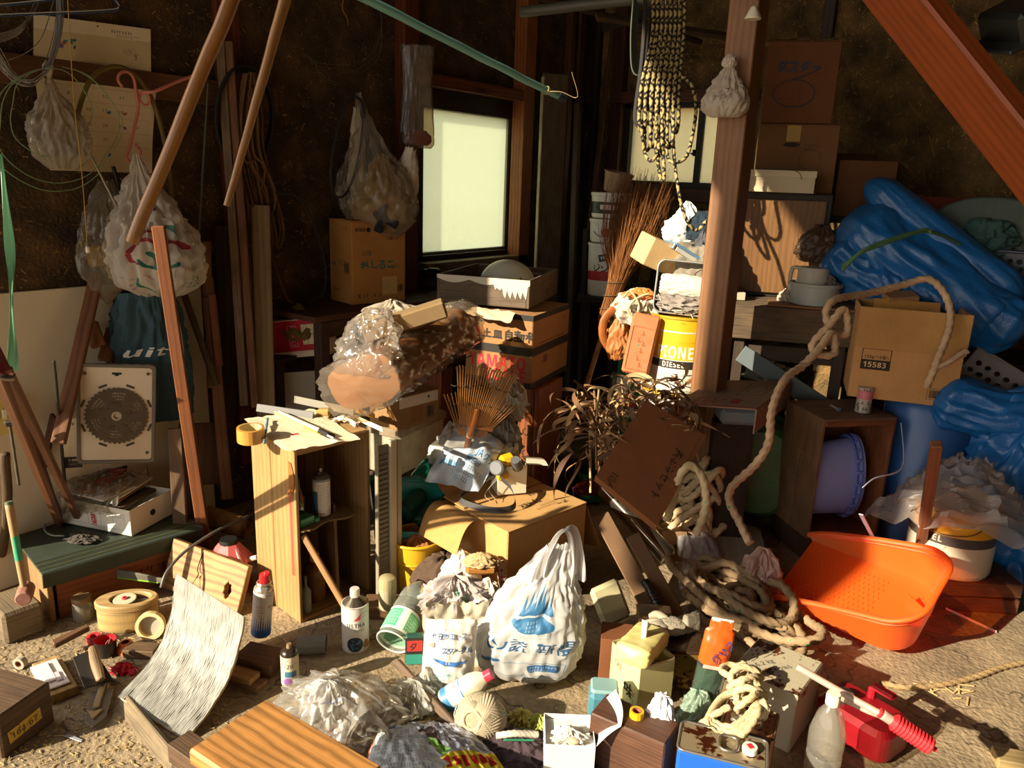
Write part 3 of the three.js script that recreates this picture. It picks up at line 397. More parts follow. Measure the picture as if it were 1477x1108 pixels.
// a shut cardboard box: body, two flaps that meet, tape
function carton(name,label,cat,q,mat,o={}){
const t=thing(name,label,cat,q.p,q.ry,o.group),{w,h,d}=q,along=o.along??(w>d);
mesh('body',bx(w,h - 0.006,d,[0,(h - 0.006)/ 2,0],[0,0,0],0.004),mat,t);
if(!o.noflap)for(const s of[-1,1])mesh('flap',along?bx(w - 0.002,0.005,d / 2 - 0.002,[0,h - 0.003,s*d / 4],[s*0.012,0,0],0.001):bx(w / 2 - 0.002,0.005,d - 0.002,[s*w / 4,h - 0.003,0],[0,0,-s*0.012],0.001),mat,t);
if(o.tape)mesh('tape',along?bx(w + 0.002,0.0008,0.05,[0,h + 0.001,0]):bx(0.05,0.0008,d + 0.002,[0,h + 0.001,0]),o.tape,t);
return t;
}
const onX=(t,q,w,h,y,z,draw,o)=>print(t,w,h,[-q.w / 2 - 0.0012,y,z],[0,-Math.PI / 2,0],draw,o);// on the face towards local -x
const onZ=(t,q,w,h,x,y,draw,o)=>print(t,w,h,[x,y,q.d / 2 + 0.0012],[0,0,0],draw,o);// on the face towards local +z
const onY=(t,q,w,h,x,z,draw,o)=>print(t,w,h,[x,q.h +(o?.up??0.0015),z],[-Math.PI / 2,0,o?.turn??0],draw,o);
const lay=(name,label,cat,px,py,y,w,h,d,ry,mat,o={})=>{const p=Yp(px,py,y);return one(name,label,cat,o.geo??bx(w,h,d,[0,h / 2,0],[o.rx??0,0,o.rz??0],o.c??0.002),mat,p,ry,o.group);};

const qChest=pxBox([73,898],[78,822],[28,768],[250,768]);qChest.d=0.36;qChest.w=0.52;
{const p=qChest.near,c=Math.cos(qChest.ry),s=Math.sin(qChest.ry);qChest.p=[p[0]+ c*qChest.w / 2 - s*qChest.d / 2,0,p[2]- s*qChest.w / 2 - c*qChest.d / 2];}
const CH=qChest.h;
{
const t=thing('storage_chest','low orange-brown chest under a dark green ribbed rubber mat','chest',qChest.p,qChest.ry),{w,d,h}=qChest;
mesh('front_board',bx(w - 0.04,h - 0.015,0.016,[0.01,h / 2 - 0.008,d / 2 - 0.014]),wood('#a05c30',0),t);mesh('end_board',bx(0.018,h - 0.015,d,[-w / 2 + 0.01,h / 2 - 0.008,0],[0,0,0],0.002,1),wood('#b48b5c',0),t);mesh('end_board',bx(0.018,h - 0.015,d,[w / 2 - 0.01,h / 2 - 0.008,0],[0,0,0],0.002,1),wood('#8a5a34',0),t);mesh('back_board',bx(w - 0.04,h - 0.015,0.016,[0,h / 2 - 0.008,-d / 2 + 0.014]),wood('#8a5a34',0),t);mesh('top_board',bx(w,0.012,d,[0,h - 0.014,0]),wood('#8a5a34',0),t);
const mm=grime('#39443a',0.6),mt=mesh('rubber_mat',[bx(w + 0.02,0.006,d + 0.015,[0,h - 0.003,0.004]),bx(w + 0.02,0.055,0.005,[0,h - 0.03,d / 2 + 0.009],[0.12,0,0])],mm,t);
for(let i=0;i<7;i++)mesh('rib',bx(w + 0.02,0.003,0.004,[0,h + 0.0008,d / 2 - 0.012 - i*0.011],[0,0,0],0.001),grime(i % 3===1?'#6f7048':'#455044',0.6),mt);
onZ(t,{d:d - 0.008},0.14,0.06,0.06,h*0.42,(g,W,H)=>{for(let i=0;i<26;i++){g.fillStyle=`rgba(45,28,16,${rr(0.3, 0.9)})`;g.fillRect(rr(0,W),rr(8,H - 22),rr(2,5),rr(6,20));}});
}
const qTok=pxBox([190,774],[190,731],[87,712],[247,700],CH + 0.004);qTok.h=Math.min(qTok.h,0.1);
{
const t=thing('file_carton','white shallow carton with a blue table and red writing, on the green mat','carton',qTok.p,qTok.ry),{w,d,h}=qTok;
tray(t,w,h,d,0.004,plain('#ddd6c8',0.75));
onX(t,qTok,d*0.9,h*0.84,h*0.48,0,(g,W,H)=>{g.strokeStyle='#5f8fae';g.lineWidth=0.9;g.strokeRect(W*0.06,H*0.12,W*0.9,H*0.74);g.strokeRect(W*0.06,H*0.12,W*0.9,H*0.18);for(const x of[0.38,0.58,0.78]){g.beginPath();g.moveTo(W*x,H*0.12);g.lineTo(W*x,H*0.86);g.stroke();}for(const x of[0.12,0.24,0.4,0.5,0.6,0.72,0.82,0.9])tiny(g,W*x,H*0.16,9,1,8,'#5f8fae');say(g,'特',W*0.42,H*0.31,26,'#c23a48',0.13);say(g,'選',W*0.42,H*0.58,26,'#c23a48',0.11);},{k:2600});
const hole=mesh('hand_hole',at(cyl(0.012,0.012,0.002,20),[-0.0,h*0.5,d / 2],[Math.PI / 2,0,0]),mBlack,t);void hole;
}
{// what lies in the carton
const F=frameAt(qTok),y=CH + qTok.h,put=(n,l,c,lx,yy,lz,w,h,d,a,m,o={})=>{const b=one(n,l,c,bx(w,h,d,[0,h / 2,0],[0,0,0],o.c??0.0015),m,F(lx,yy,lz),qTok.ry + a,o.group);b.rotation.z=o.rz??0;return b;};
put('folder','orange-brown card folder lying lowest across the white carton','folder',0.02,y + 0.004,-0.035,0.2,0.006,0.17,0.22,card('#a8703a'));
put('magazine','white catalogue with a printed spine lying across the white carton','magazine',0.03,y + 0.012,-0.05,0.21,0.008,0.2,0.16,plain('#e2dacb',0.6));
put('magazine','white brochure sticking out left over the carton edge','magazine',-0.03,y + 0.022,-0.07,0.15,0.005,0.24,-0.06,plain('#e8e1d6',0.6));
put('brown_envelope','buff envelope lying under the red stapler box','envelope',0.02,y + 0.03,-0.06,0.2,0.006,0.17,0.34,card('#c89a5c'));
put('red_box','narrow dark red box lying on the papers in front of the saw blade','box',0.04,y + 0.037,-0.06,0.14,0.018,0.05,0.3,plain('#a3242e',0.4));
put('black_case','flat black case with small lettering behind the red box','case',0.09,y + 0.038,-0.1,0.1,0.014,0.06,0.3,plain('#26231f',0.4));
one('plastic_sleeve','crinkled clear plastic sleeve spread over the papers in the white carton','sleeve',surf(40,30,(u,v)=>[(u - 0.5)*0.24,0.05 + 0.012*(1 - 2*Math.abs(N3(u*5,v*5,3)))+ 0.006*N3(u*14,v*14,2)- 0.075*clamp((v - 0.6)*2.5)**1.4,(v - 0.5)*0.24],true),film('#d9d4c8',0.86,0.2),F(-0.03,y + 0.0,-0.05),qTok.ry - Math.PI / 2 + 0.2);
one('pipe_ring','short piece of grey pipe wrapped in clear film, end on in the white carton','pipe',at(lathe([[0.014,-0.05],[0.019,-0.05],[0.021,-0.048],[0.021,0.05],[0.014,0.05],[0.014,-0.05]],24),[0,0,0],[0,0,Math.PI / 2]),film('#cfc8b8',0.3,0.3),F(-0.045,y - 0.006,0.03),qTok.ry + 0.5);
one('plastic_saucer','dark green plastic saucer pushed into the white carton','lid',at(lathe([[0,0.012],[0.038,0.012],[0.04,0.01],[0.04,0],[0.037,0]],28),[0,0,0],[0.3,0,0.2]),plain('#2e6b3c',0.4),F(-0.06,y - 0.022,0.0),0);
put('hand_saw_case','brown leather knife sheath lying along the right edge in the white carton','sheath',0.02,y - 0.016,0.075,0.2,0.012,0.035,0.1,grime('#5d4630',0.6));put('steel_file','flat steel file beside the leather sheath in the white carton','file',0.02,y - 0.014,0.045,0.2,0.007,0.02,0.08,plain('#77706a',0.35,0.8));
}
// circular saw blade on its card
{
const p=Xp(168,668,0.2),a=Math.atan2(EYE[0]- p[0],EYE[2]- p[2])- 0.1,w=0.197,h=0.285,t=thing('saw_blade_pack','new circular saw blade with many holes on a cream display card','saw blade',p,a);t.rotation.x=-0.1;t.scale.setScalar(1.3);
mesh('card',slab(rrect(w - 0.018,h - 0.018,0.008).map(([x,y])=>[x,y + h / 2]),0.004,0.0008,[[[-0.012,h - 0.024],[0.012,h - 0.024],[0.012,h - 0.03],[0.005,h - 0.03],[0.005,h - 0.034],[-0.005,h - 0.034],[-0.005,h - 0.03],[-0.012,h - 0.03]]]),plain('#d9c9ae',0.7),t);
mesh('plastic_frame',slab(rrect(w,h,0.012).map(([x,y])=>[x,y + h / 2]),0.012,0.002,[rrect(w - 0.02,h - 0.02,0.008).map(([x,y])=>[x,y + h / 2]).reverse()]),film('#8d8577',0.45,0.25),t);
const R=0.082,out=[],T=40;for(let i=0;i<T;i++){const b=(i / T)*Math.PI*2,c=((i + 0.75)/ T)*Math.PI*2,e=((i + 0.8)/ T)*Math.PI*2;out.push([Math.cos(b)*R*0.93,Math.sin(b)*R*0.93],[Math.cos(c)*R,Math.sin(c)*R],[Math.cos(e)*R*0.985,Math.sin(e)*R*0.985]);}
const holes=[circle(0.009)];for(let s=0;s<6;s++)for(let i=0;i<5;i++)for(let j=0;j<=Math.min(i + 1,4);j++){const b=s*1.047 + 0.25 +(j -(i + 1)/ 2)*0.12 + i*0.07,r=0.03 + i*0.0085;holes.push(circle(0.0022 + 0.0003*i,Math.cos(b)*r,Math.sin(b)*r));}
const cy=h*0.5 - 0.004,bl=mesh('blade',at(slab(out,0.0018,0,holes),[0,cy,0.006]),plain('#5a5148',0.32,0.75),t);
mesh('arbor_ring',at(lathe([[0.008,0],[0.013,0],[0.013,0.002],[0.008,0.002],[0.008,0]],24),[0,cy,0.0065],[Math.PI / 2,0,0]),plain('#b0a898',0.3,0.8),bl);
for(let i=0;i<8;i++){const b=i*0.785 + 0.4;mesh('slot',slab(rrect(0.024,0.0062,0.003).map(([x,y])=>{const q=b + x / 0.093;return[Math.cos(q)*(0.0905 + y)*(i % 2?1:0.99),Math.sin(q)*(0.0905 + y)];}),0.0012,0),plain('#3d382f',0.7),t).position.set(0,cy,0.0028);}
for(const[x,y]of[[-0.078,h - 0.028],[0.078,h - 0.026],[0.078,0.03]])mesh('snap',at(cyl(0.0045,0.004,0.004,12),[x,y,0.002],[Math.PI / 2,0,0]),plain('#4d463c',0.5),t);
}
{const p=Xp(106,676,0.11),t=thing('device_box','narrow cream carton with black base and lettering behind the saw blade card','box',p,faceCam(p)- 0.25);t.scale.setScalar(1.15);mesh('body',bx(0.058,0.165,0.09,[0,0.083,-0.045],[0,0,0],0.002),plain('#d8c3a0',0.7),t);print(t,0.054,0.16,[0,0.083,0.0015],[0,0,0],(g,W,H)=>{say(g,'ONY',14,10,12,'#3a2c1e',0.1,false,'bold');g.fillStyle='#2b2019';g.fillRect(0,H*0.77,W,H*0.23);say(g,'F-800',16,H*0.81,9,'#c9b79a');tiny(g,16,H*0.91,32,1,5,'#b8a788');},{k:2500});}
// tripod
{
const f1=Yp(86,756,CH + 0.004),f2=Yp(90,700,CH + 0.03),hd=Dp(-6,520,1.75),t=thing('wooden_tripod','folded wooden tripod with a red metal head leaning at the left edge','tripod',f1),loc=(a)=>sub(a,f1);
const leg=(a,b,w,c)=>stick('leg',null,null,loc(b),loc(a),w,w*0.75,wood(c,0,0.5),{parent:t,roll:0.6,taper:1.05});
leg(add(hd,[0,-0.03,0]),f1,0.026,'#7a4a28');leg(Dp(12,540,1.82),add(f1,[0.02,0.0,-0.06]),0.024,'#6e4426');leg(Dp(8,530,1.84),add(f1,[-0.05,0,-0.02]),0.024,'#5d3a20');void f2;
const H=loc(hd);mesh('head',[bx(0.035,0.075,0.035,add(H,[0,0.0,0]),[0,0.6,0.35],0.008),cyl(0.016,0.012,0.05,16,add(H,[-0.02,0.03,0]),[0,0,0.5])],grime('#7a1f22',0.4),t);mesh('clamp',at(new THREE.TorusGeometry(0.024,0.006,8,20),add(H,[0.012,-0.035,0]),[1.2,0,0.3]),plain('#8b8578',0.4,0.7),t);
}
{const a=Yp(96,733,CH + 0.05),o=stick('grease_rod','thin dark metal rod standing upright in front of the cream carton','rod',add(a,[0,-0.045,0]),Xp(78,521,0.24),0.013,0.013,plain('#3f3b34',0.4,0.5),{round:true,taper:0.75});mesh('hook_end',at(new THREE.TorusGeometry(0.014,0.004,6,16,4.6),[0.012,0.012,0],[0,0.8,0]),plain('#7d7466',0.4,0.7),o);mesh('collar',cyl(0.01,0.01,0.03,12,[0,0.04,0]),plain('#8b8474',0.4,0.7),o);}
{const p=Yp(118,778,CH + 0.006);one('rag','crumpled dark grey rag on the green mat in front of the white carton','rag',blob({h:0.022,rx:0.05,rz:0.035,prof:prof(1,0.9,0.5,0.1),crum:0.3,sd:61,k:4,nu:48,nv:16}),cloth('#57504a'),p,0.5);const q=Yp(72,770,CH + 0.006);cord('wire_ring','pale cable end curving on the green mat beside the grey rag','cable',[[84,748],[68,752],[64,764],[74,772],[92,773]].map(([a,b])=>Yp(a,b,CH + 0.01)),0.0032,plain('#8f9488',0.4));void q;}
// mallet
{
const hd=Yp(36,856,0.155),tp=Dp(13,728,V(hd).sub(V(EYE)).dot(ray(738.5,554))*0.985),t=thing('mallet','wooden mallet with pink head and green taped handle standing on a grey block','mallet',hd),up=sub(tp,hd),L=V(up).length();
const ax=[0.85,0,0.5],g=cyl(0.024,0.024,0.075,24,[0,0,0]);g.translate(0,-0.0375,0);const hdm=mesh('head',lathe([[0,-0.04],[0.02,-0.04],[0.024,-0.036],[0.025,0],[0.024,0.036],[0.02,0.04],[0,0.04]],28),wood('#b98070',0,0.6),t);aim(hdm,[0,0,0],ax,[0,1,0]);
const h=mesh('handle',sweep([[0,0,0],[0,L*0.5,0.001],[0,L,0]],(u)=>0.0095 + 0.003*u,{rad:14,seg:20}),wood('#c7a678',0,0.5),t);aim(h,[0,0,0],up,[1,0,0]);mesh('green_tape',cyl(0.0118,0.0122,L*0.27,16,[0,L*0.38,0]),plain('#2f9a74',0.35),h);mesh('handle_end',cyl(0.0122,0.0115,0.018,16,[0,L - 0.008,0]),plain('#5c6a52',0.5),h);
}
const qB1=pxBox([9,933],[12,887],[-40,850],[62,869]);qB1.d=0.17;
one('grey_block','grey weathered block under the mallet at the left edge','block',bx(qB1.w,qB1.h,qB1.d,[0,qB1.h / 2,0],[0,0,0],0.01),wood('#8e8066',2,0.9),(()=>{const c=Math.cos(qB1.ry),s=Math.sin(qB1.ry),n=qB1.near;return[n[0]+ c*qB1.w / 2 - s*qB1.d / 2,0,n[2]- s*qB1.w / 2 - c*qB1.d / 2];})(),qB1.ry);
{
const n=Yp(5,1097,0),T=Hp(n,1,1034),R=Yp(72,983,T),w=Math.hypot(R[0]- n[0],R[2]- n[2]),ry=Math.atan2(-(R[2]- n[2]),R[0]- n[0]),c=Math.cos(ry),s=Math.sin(ry),d=0.2,t=thing('timber_block','dark timber block with a torn yellow label at the lower left','block',[n[0]+ c*w / 2 - s*d / 2,0,n[2]- s*w / 2 - c*d / 2],ry);
mesh('body',bx(w,T,d,[0,T / 2,0],[0,0,0],0.005),wood('#6d5338',2,0.85),t);
print(t,w*0.62,0.036,[-w*0.06,T*0.42,d / 2 + 0.0015],[0,0,0.08],(g,W,H)=>{g.fillStyle='#b99a34';g.fillRect(0,0,W,H);for(let i=0;i<22;i++){g.fillStyle=['#8a7426','#cbb257','#6b4a22'][i % 3];g.fillRect(rr(0,W),rr(0,H),rr(2,7),rr(2,9));}say(g,'164·67',8,8,H*0.62,'#4f3c12',0.12);},{k:2500});
}
// switch box, brush and old handles at the left edge
{const p=Xp(4,600,0.05),t=thing('power_strip','yellowed power outlet board with white switches at the left edge','power strip',p,1.35);mesh('board',bx(0.09,0.13,0.02,[0,0,0],[0,0,0],0.004),plain('#c9b060',0.5),t);for(let i=0;i<3;i++)mesh('switch',bx(0.016,0.035,0.014,[-0.02 + i*0.024,0.01,0.012],[0,0,0],0.003),plain('#d9cfae',0.4),t);}
stick('old_tool','old square ended iron tool with a thin shaft beside the tripod legs','tool',Xp(27,700,0.16),Xp(14,612,0.16),0.01,0.01,plain('#5d5648',0.5,0.4),{round:true});{const p=Xp(14,610,0.16);one('tool_head','dark square brush head on the thin iron shaft','brush',bx(0.03,0.02,0.02,[0,0,0],[0.2,0,0.1],0.004),plain('#332f28',0.6),p,1.1);}
stick('bent_handle','thick bent wooden handle end at the left edge below the outlet','handle',Yp(2,800,0.13),Xp(6,655,0.24),0.03,0.03,wood('#5f4a30',2),{round:true,bow:0.06});
stick('wood_offcut','slanting brown stick behind the chest left of the tripod legs','wood',Yp(14,790,0.05),Xp(70,660,0.08),0.018,0.012,wood('#5a3c22',0),{});
stick('wood_offcut','dark red board slanting down between the tripod legs','wood',Yp(40,770,0.12),Xp(78,600,0.06),0.04,0.014,wood('#5a3220',0),{});
// spray can, cutter sheath, jar, oval tin
function can(t,r,h,mBody,mTop,prm={}){const nb=prm.body??'can_body';mesh(nb,lathe([[0,0.002],[r*0.86,0],[r*0.97,0.004],[r,0.012],[r,h - 0.012],[r*0.97,h - 0.004]],36),mBody,t);mesh('shoulder',lathe([[r*0.98,h - 0.006],[r,h - 0.002],[r*0.96,h + 0.002],[r*0.75,h + r*0.32],[r*0.5,h + r*0.48],[r*0.48,h + r*0.56],[0,h + r*0.56]],32),mTop,t);return h + r*0.56;}
function wrap(t,r,y0,y1,turn,draw,{k=1600,name='printed_label',bg,arc=Math.PI*2,r2}={}){const g=new THREE.CylinderGeometry(r2??r,r,y1 - y0,40,1,true,-arc / 2,arc);g.translate(0,(y0 + y1)/ 2,0);return print(t,arc*r,y1 - y0,[0,0,0],[0,turn,0],draw,{k,name,bg,geo:g,rough:0.45});}
{const p=Yp(232,832,0),r=0.027,t=thing('spray_can','old brown spray can with a grey cap behind the drilled board','spray can',p,faceCam(p));can(t,r,0.12,grime('#4f3630',0.45),plain('#8d8578',0.5));wrap(t,r + 0.0005,0.02,0.108,0,(g,W,H)=>{tiny(g,W*0.36,14,W*0.28,5,8,'#cfc0b0');},{k:1500,bg:'#46302c'});mesh('cap',lathe([[0,0.182],[0.018,0.182],[0.0225,0.176],[0.0235,0.125],[0.0225,0.122]],28),plain('#a89c8a',0.5),t);}
{const a=Yp(168,826,0.1),b=Yp(236,838,0.09),o=stick('cutter_blade_case','green edged grey folding knife case lying on the oval tin','knife',a,b,0.034,0.012,grime('#6b685c',0.45),{roll:0.4,taper:0.5});mesh('green_edge',bx(0.007,0.16,0.014,[0.012,0.085,0],[0,0,0.05],0.002),plain('#7fae32',0.4),o);}
{const p=Yp(160,832,0.05),t=thing('leather_strip','curled brown leather strip between the chest and the oval tin','strip',p,0.9);mesh('strap',surf(16,4,(u,v)=>[0.05*Math.cos(u*4.4),0.02 + 0.035*Math.sin(u*4.4),(v - 0.5)*0.035]),grime('#8d5238',0.6),t);mesh('flap',surf(8,4,(u,v)=>[-0.03 - u*0.035,0.05 + 0.01*Math.sin(u*3),(v - 0.5)*0.04]),grime('#a9793f',0.6),t);}
{const p=Yp(121,893,0),r=0.032,t=thing('glass_jar','small dusty glass jar with a brown lid beside the chest','jar',p);mesh('glass',lathe([[0,0.003],[r*0.9,0.001],[r,0.008],[r,0.055],[r*0.86,0.066],[r*0.86,0.072]],32),glass('#cfc8b4',0.75,0.25),t);mesh('contents',cyl(r*0.9,r*0.9,0.034,24,[0,0.004,0]),plain('#4f493e',0.8),t);mesh('lid',lathe([[r*0.92,0.068],[r*0.95,0.07],[r*0.95,0.083],[r*0.9,0.086],[0,0.085]],32),grime('#8a6f4c',0.55,0.2),t);}
{
const p=Yp(186,900,0),t=thing('oval_box','oval pale wooden box with a dark opening and a disc on top','box',p,0.85),ov=(k)=>{const o=[];for(let i=0;i<48;i++){const a=(i / 48)*Math.PI*2;o.push([Math.cos(a)*0.098*k,Math.sin(a)*0.062*k]);}return o;};
mesh('body',at(slab(ov(0.96),0.075,0.003),[0,0.038,0],[-Math.PI / 2,0,0]),wood('#d9b878',0,0.55),t);mesh('lid',at(slab(ov(1),0.024,0.004,[ov(0.55).map(([x,y])=>[x*1.15 + 0.012,y*1.1]).reverse()]),[0,0.086,0],[-Math.PI / 2,0,0]),wood('#dcbb80',0,0.5),t);mesh('dark_opening',at(slab(ov(0.56).map(([x,y])=>[x*1.15 + 0.012,y*1.1]),0.004,0),[0,0.078,0],[-Math.PI / 2,0,0]),plain('#3a1620',0.3),t);
const d=mesh('disc',lathe([[0,0.002],[0.034,0.002],[0.036,0],[0.034,-0.002],[0,-0.002]],36),plain('#c9c4a8',0.35),t);d.position.set(-0.004,0.096,0.004);d.rotation.x=0.06;mesh('red_hub',lathe([[0.004,0.007],[0.008,0.007],[0.0095,0.003],[0.0095,0.001]],20),plain('#c2434c',0.35),d);
}
{const p=Yp(213,922,0.0),t=thing('masking_tape','roll of masking tape standing on edge beside the silver board','tape',p,0.78);t.rotation.x=-0.3;mesh('tape_ring',at(lathe([[0.034,-0.012],[0.045,-0.012],[0.0455,0],[0.045,0.012],[0.034,0.012],[0.034,-0.012]],40),[0,0.0455,0],[Math.PI / 2,0,0]),plain('#dfc793',0.6),t);mesh('inner_film',at(lathe([[0,0],[0.0335,0],[0.0335,0.001],[0,0.001]],36),[0,0.0455,-0.006],[Math.PI / 2,0,0]),film('#cfcabc',0.4,0.5),t);}
{const p=Yp(154,944,0),t=thing('enamel_cup','black cup with a red inside standing by the oval box','cup',p);mesh('shell',lathe([[0,0.002],[0.026,0],[0.029,0.004],[0.032,0.052],[0.0325,0.054],[0.0315,0.054]],32),plain('#2a2220',0.35),t);mesh('red_lining',lathe([[0.0312,0.054],[0.028,0.008],[0,0.007]],32),plain('#b0232e',0.35),t);mesh('wire_bits',[sweep([[-0.01,0.02,0],[0.01,0.045,0.004],[0.022,0.06,0]],0.001,{rad:5}),sweep([[0,0.02,0.01],[0.01,0.04,-0.004],[0.014,0.062,-0.01]],0.001,{rad:5})],plain('#c9b8b0',0.3,0.6),t);}
one('orange_funnel','orange plastic funnel lying between the cup and the masking tape','funnel',lathe([[0.012,0.03],[0.02,0.028],[0.028,0.01],[0.03,0],[0.027,0],[0.018,0.024],[0.012,0.027]],28),plain('#d97434',0.4),Yp(182,938,0.001),0);
one('red_tape_roll','small red and white tape roll behind the black cup','tape',lathe([[0.012,0],[0.022,0],[0.0225,0.011],[0.022,0.022],[0.012,0.022],[0.012,0]],28),plain('#b8333c',0.4),Yp(136,926,0.001),0);
one('red_scrap','crumpled bright red plastic scrap under the silver board edge','scrap',blob({h:0.03,rx:0.035,rz:0.022,prof:prof(1,0.8,0.5,0.1),crum:0.4,sd:71,nu:28,nv:12,k:3,flat:true}),plain('#c3242c',0.35),Yp(178,968,0),0.5);
lay('wood_offcut','grey squared offcut under the masking tape roll','wood',205,945,0,0.1,0.03,0.05,0.6,wood('#7d6448',2));
// bench hook with tools: base board, plate, cleaver, trowel
lay('wood_scrap','sunlit light board under the white plastic plate','board',80,985,0,0.2,0.028,0.075,-0.18,wood('#c9a468',0));
{const p=Yp(72,975,0.03),t=thing('plastic_plate','white and pink plastic switch plate lying on the light board','plate',p,-0.18);mesh('plate',bx(0.15,0.006,0.072,[0,0.003,0],[0,0,0],0.003),plain('#e2d6d0',0.4),t);mesh('raised_panel',bx(0.105,0.006,0.03,[-0.006,0.009,0.006],[0,0,0],0.002),plain('#e8dcd8',0.4),t);mesh('step',bx(0.05,0.005,0.016,[0.03,0.0085,-0.014],[0,0,0],0.002),plain('#d8c3cc',0.4),t);}
{const p=Yp(29,956,0.02),t=thing('tape_roll','small grey tape roll standing on edge left of the light board','tape',[p[0],0.02,p[2]],0.5);mesh('ring',at(lathe([[0.011,-0.009],[0.019,-0.009],[0.019,0.009],[0.011,0.009],[0.011,-0.009]],28),[0,0,0],[Math.PI / 2,0,0]),plain('#a9a08e',0.5),t);mesh('core',at(lathe([[0.009,-0.0085],[0.0112,-0.0085],[0.0112,0.0085],[0.009,0.0085],[0.009,-0.0085]],24),[0,0,0],[Math.PI / 2,0,0]),card('#8a5a44'),t);}
{const a=Yp(76,930,0.045),b=Yp(128,905,0.06),o=stick('hatchet_handle','curved dark wooden plane handle lying behind the cleaver','handle',a,b,0.03,0.02,wood('#77573a',2,0.6),{taper:0.55});void o;}
{const p=Yp(132,968,0.045),t=thing('cleaver','broad dark metal blade with a pale wooden grip across it','cleaver',p,-0.2);t.rotation.z=-0.14;mesh('blade',slab([[-0.085,-0.03],[0.06,-0.035],[0.075,0.04],[-0.095,0.03]],0.003,0.0008).rotateX(-Math.PI / 2),plain('#4b4640',0.4,0.7),t);mesh('grip',at(sweep([[-0.105,0,0],[-0.03,0.004,0.002],[0.045,0,0]],(u)=>0.012 + 0.003*Math.sin(u*3),{rad:10,flat:0.8}),[0.025,0.016,-0.012],[0,-0.12,0]),wood('#b39a7a',2,0.6),t);}
{const p=Yp(140,1020,0.018),t=thing('trowel','grey steel trowel lying point down below the cleaver','trowel',p,-0.62);mesh('blade',slab([[-0.075,-0.028],[0.055,-0.022],[0.085,0.002],[0.05,0.03],[-0.075,0.03]],0.003,0.0008).rotateX(-Math.PI / 2),plain('#8f877a',0.4,0.7),t);mesh('tang',bx(0.14,0.008,0.016,[-0.055,0.007,0],[0,0,0.03],0.002),wood('#cdb083',0),t);mesh('tang_tip',slab([[0,-0.02],[0.04,0],[0,0.02],[0.008,0]],0.006,0.001).rotateX(-Math.PI / 2).translate(0.02,0.006,0),wood('#d2b078',0),t);}
one('glass_shard','pale translucent sliver of plastic lying on the sawdust','shard',slab([[-0.03,-0.004],[0.03,0.002],[0.026,0.009],[-0.026,0.008]],0.002,0.0004).rotateX(-Math.PI / 2),film('#b9bcc4',0.4,0.3),Yp(105,1066,0.004),0.2);
stick('timber_board','weathered grey board lying on the floor below the silver board','board',add(Yp(262,1118,0.012),[0,0,0]),Yp(176,1012,0.012),0.055,0.018,wood('#96876e',2,0.9),{roll:0.42});
// gas can and drilled board
{
const p=Yp(334,850,0),ry=0.5,t=thing('gas_can','red metal fuel can with faded pink top and black handle','fuel can',p,ry),s=[];
const oct=(w,d,c)=>[[-w / 2 + c,-d / 2],[w / 2 - c,-d / 2],[w / 2,-d / 2 + c],[w / 2,d / 2 - c],[w / 2 - c,d / 2],[-w / 2 + c,d / 2],[-w / 2,d / 2 - c],[-w / 2,-d / 2 + c]];
mesh('body',at(slab(oct(0.13,0.12,0.025),0.13,0.006),[0,0.065,0],[-Math.PI / 2,0,0]),grime('#b02a30',0.4),t);
const top=new THREE.CylinderGeometry(0.036,0.087,0.06,8,1);top.rotateY(Math.PI / 8);mesh('faded_top',at(toCreasedNormals(uvm(top),0.3),[0,0.158,0],[0,0,0],[1.0,1,0.92]),grime('#d2666a',0.5),t);
mesh('ridge',bx(0.012,0.075,0.012,[0.052,0.15,0.03],[-0.5,0,0.6],0.004),grime('#dda0a0',0.5),t);mesh('spout',cyl(0.01,0.009,0.03,12,[0.078,0.13,0],[0,0,-1.2]),plain('#cfc4b8',0.4),t);mesh('cap',cyl(0.032,0.03,0.018,20,[0,0.185,0]),mBlack,t);
}
cord('black_cable','stiff grey-black cable arching from the fuel can to the oval box','cable',[[232,848],[240,826],[262,800],[292,778],[320,762],[345,752],[362,742]].map(([a,b],i)=>Yp(a,b,0.1 + 0.12*Math.sin(i / 6*2.2))),0.0055,plain('#55534f',0.4),{rad:8});
{
const b=Yp(352,898,0.02),pts=[[253,780,0.17],[353,824,0.17],[345,884,0.012],[236,846,0.012]].map((q)=>Yp(...q)),t=thing('drilled_board','thick light board with a broken hole leaning on the fuel can','board',pts[3]);
const X=V(sub(pts[2],pts[3])),Yv=V(sub(pts[0],pts[3]));const w=X.length(),h=Yv.length()*1.05;aim(t,pts[3],Yv.toArray(),X.toArray());void b;
const hx=w*0.82,hy=h*0.42,hole=[];for(let i=0;i<14;i++){const a=(i / 14)*Math.PI*2;hole.push([hx + Math.cos(a)*0.017*(i % 2?0.8:1.1),hy + Math.sin(a)*0.03*(i % 3?1:0.75)]);}
mesh('plank',slab([[0,0],[w,-0.002],[w,h],[0,h]],0.024,0.002,[hole.reverse()]),wood('#d2a770',1,0.6),t);mesh('hook',sweep([[w*0.42,h*0.95,0.014],[w*0.42,h*0.6,0.02],[w*0.46,h*0.55,0.024],[w*0.44,h*0.45,0.02]],0.002,{rad:6}),plain('#3a342c',0.5,0.5),t);mesh('hook_wire',sweep([[w*0.44,h*0.5,0.018],[w*0.45,h*0.2,0.05],[w*0.47,h*0.02,0.07]],0.0012,{rad:5}),plain('#3a342c',0.5,0.5),t);
}
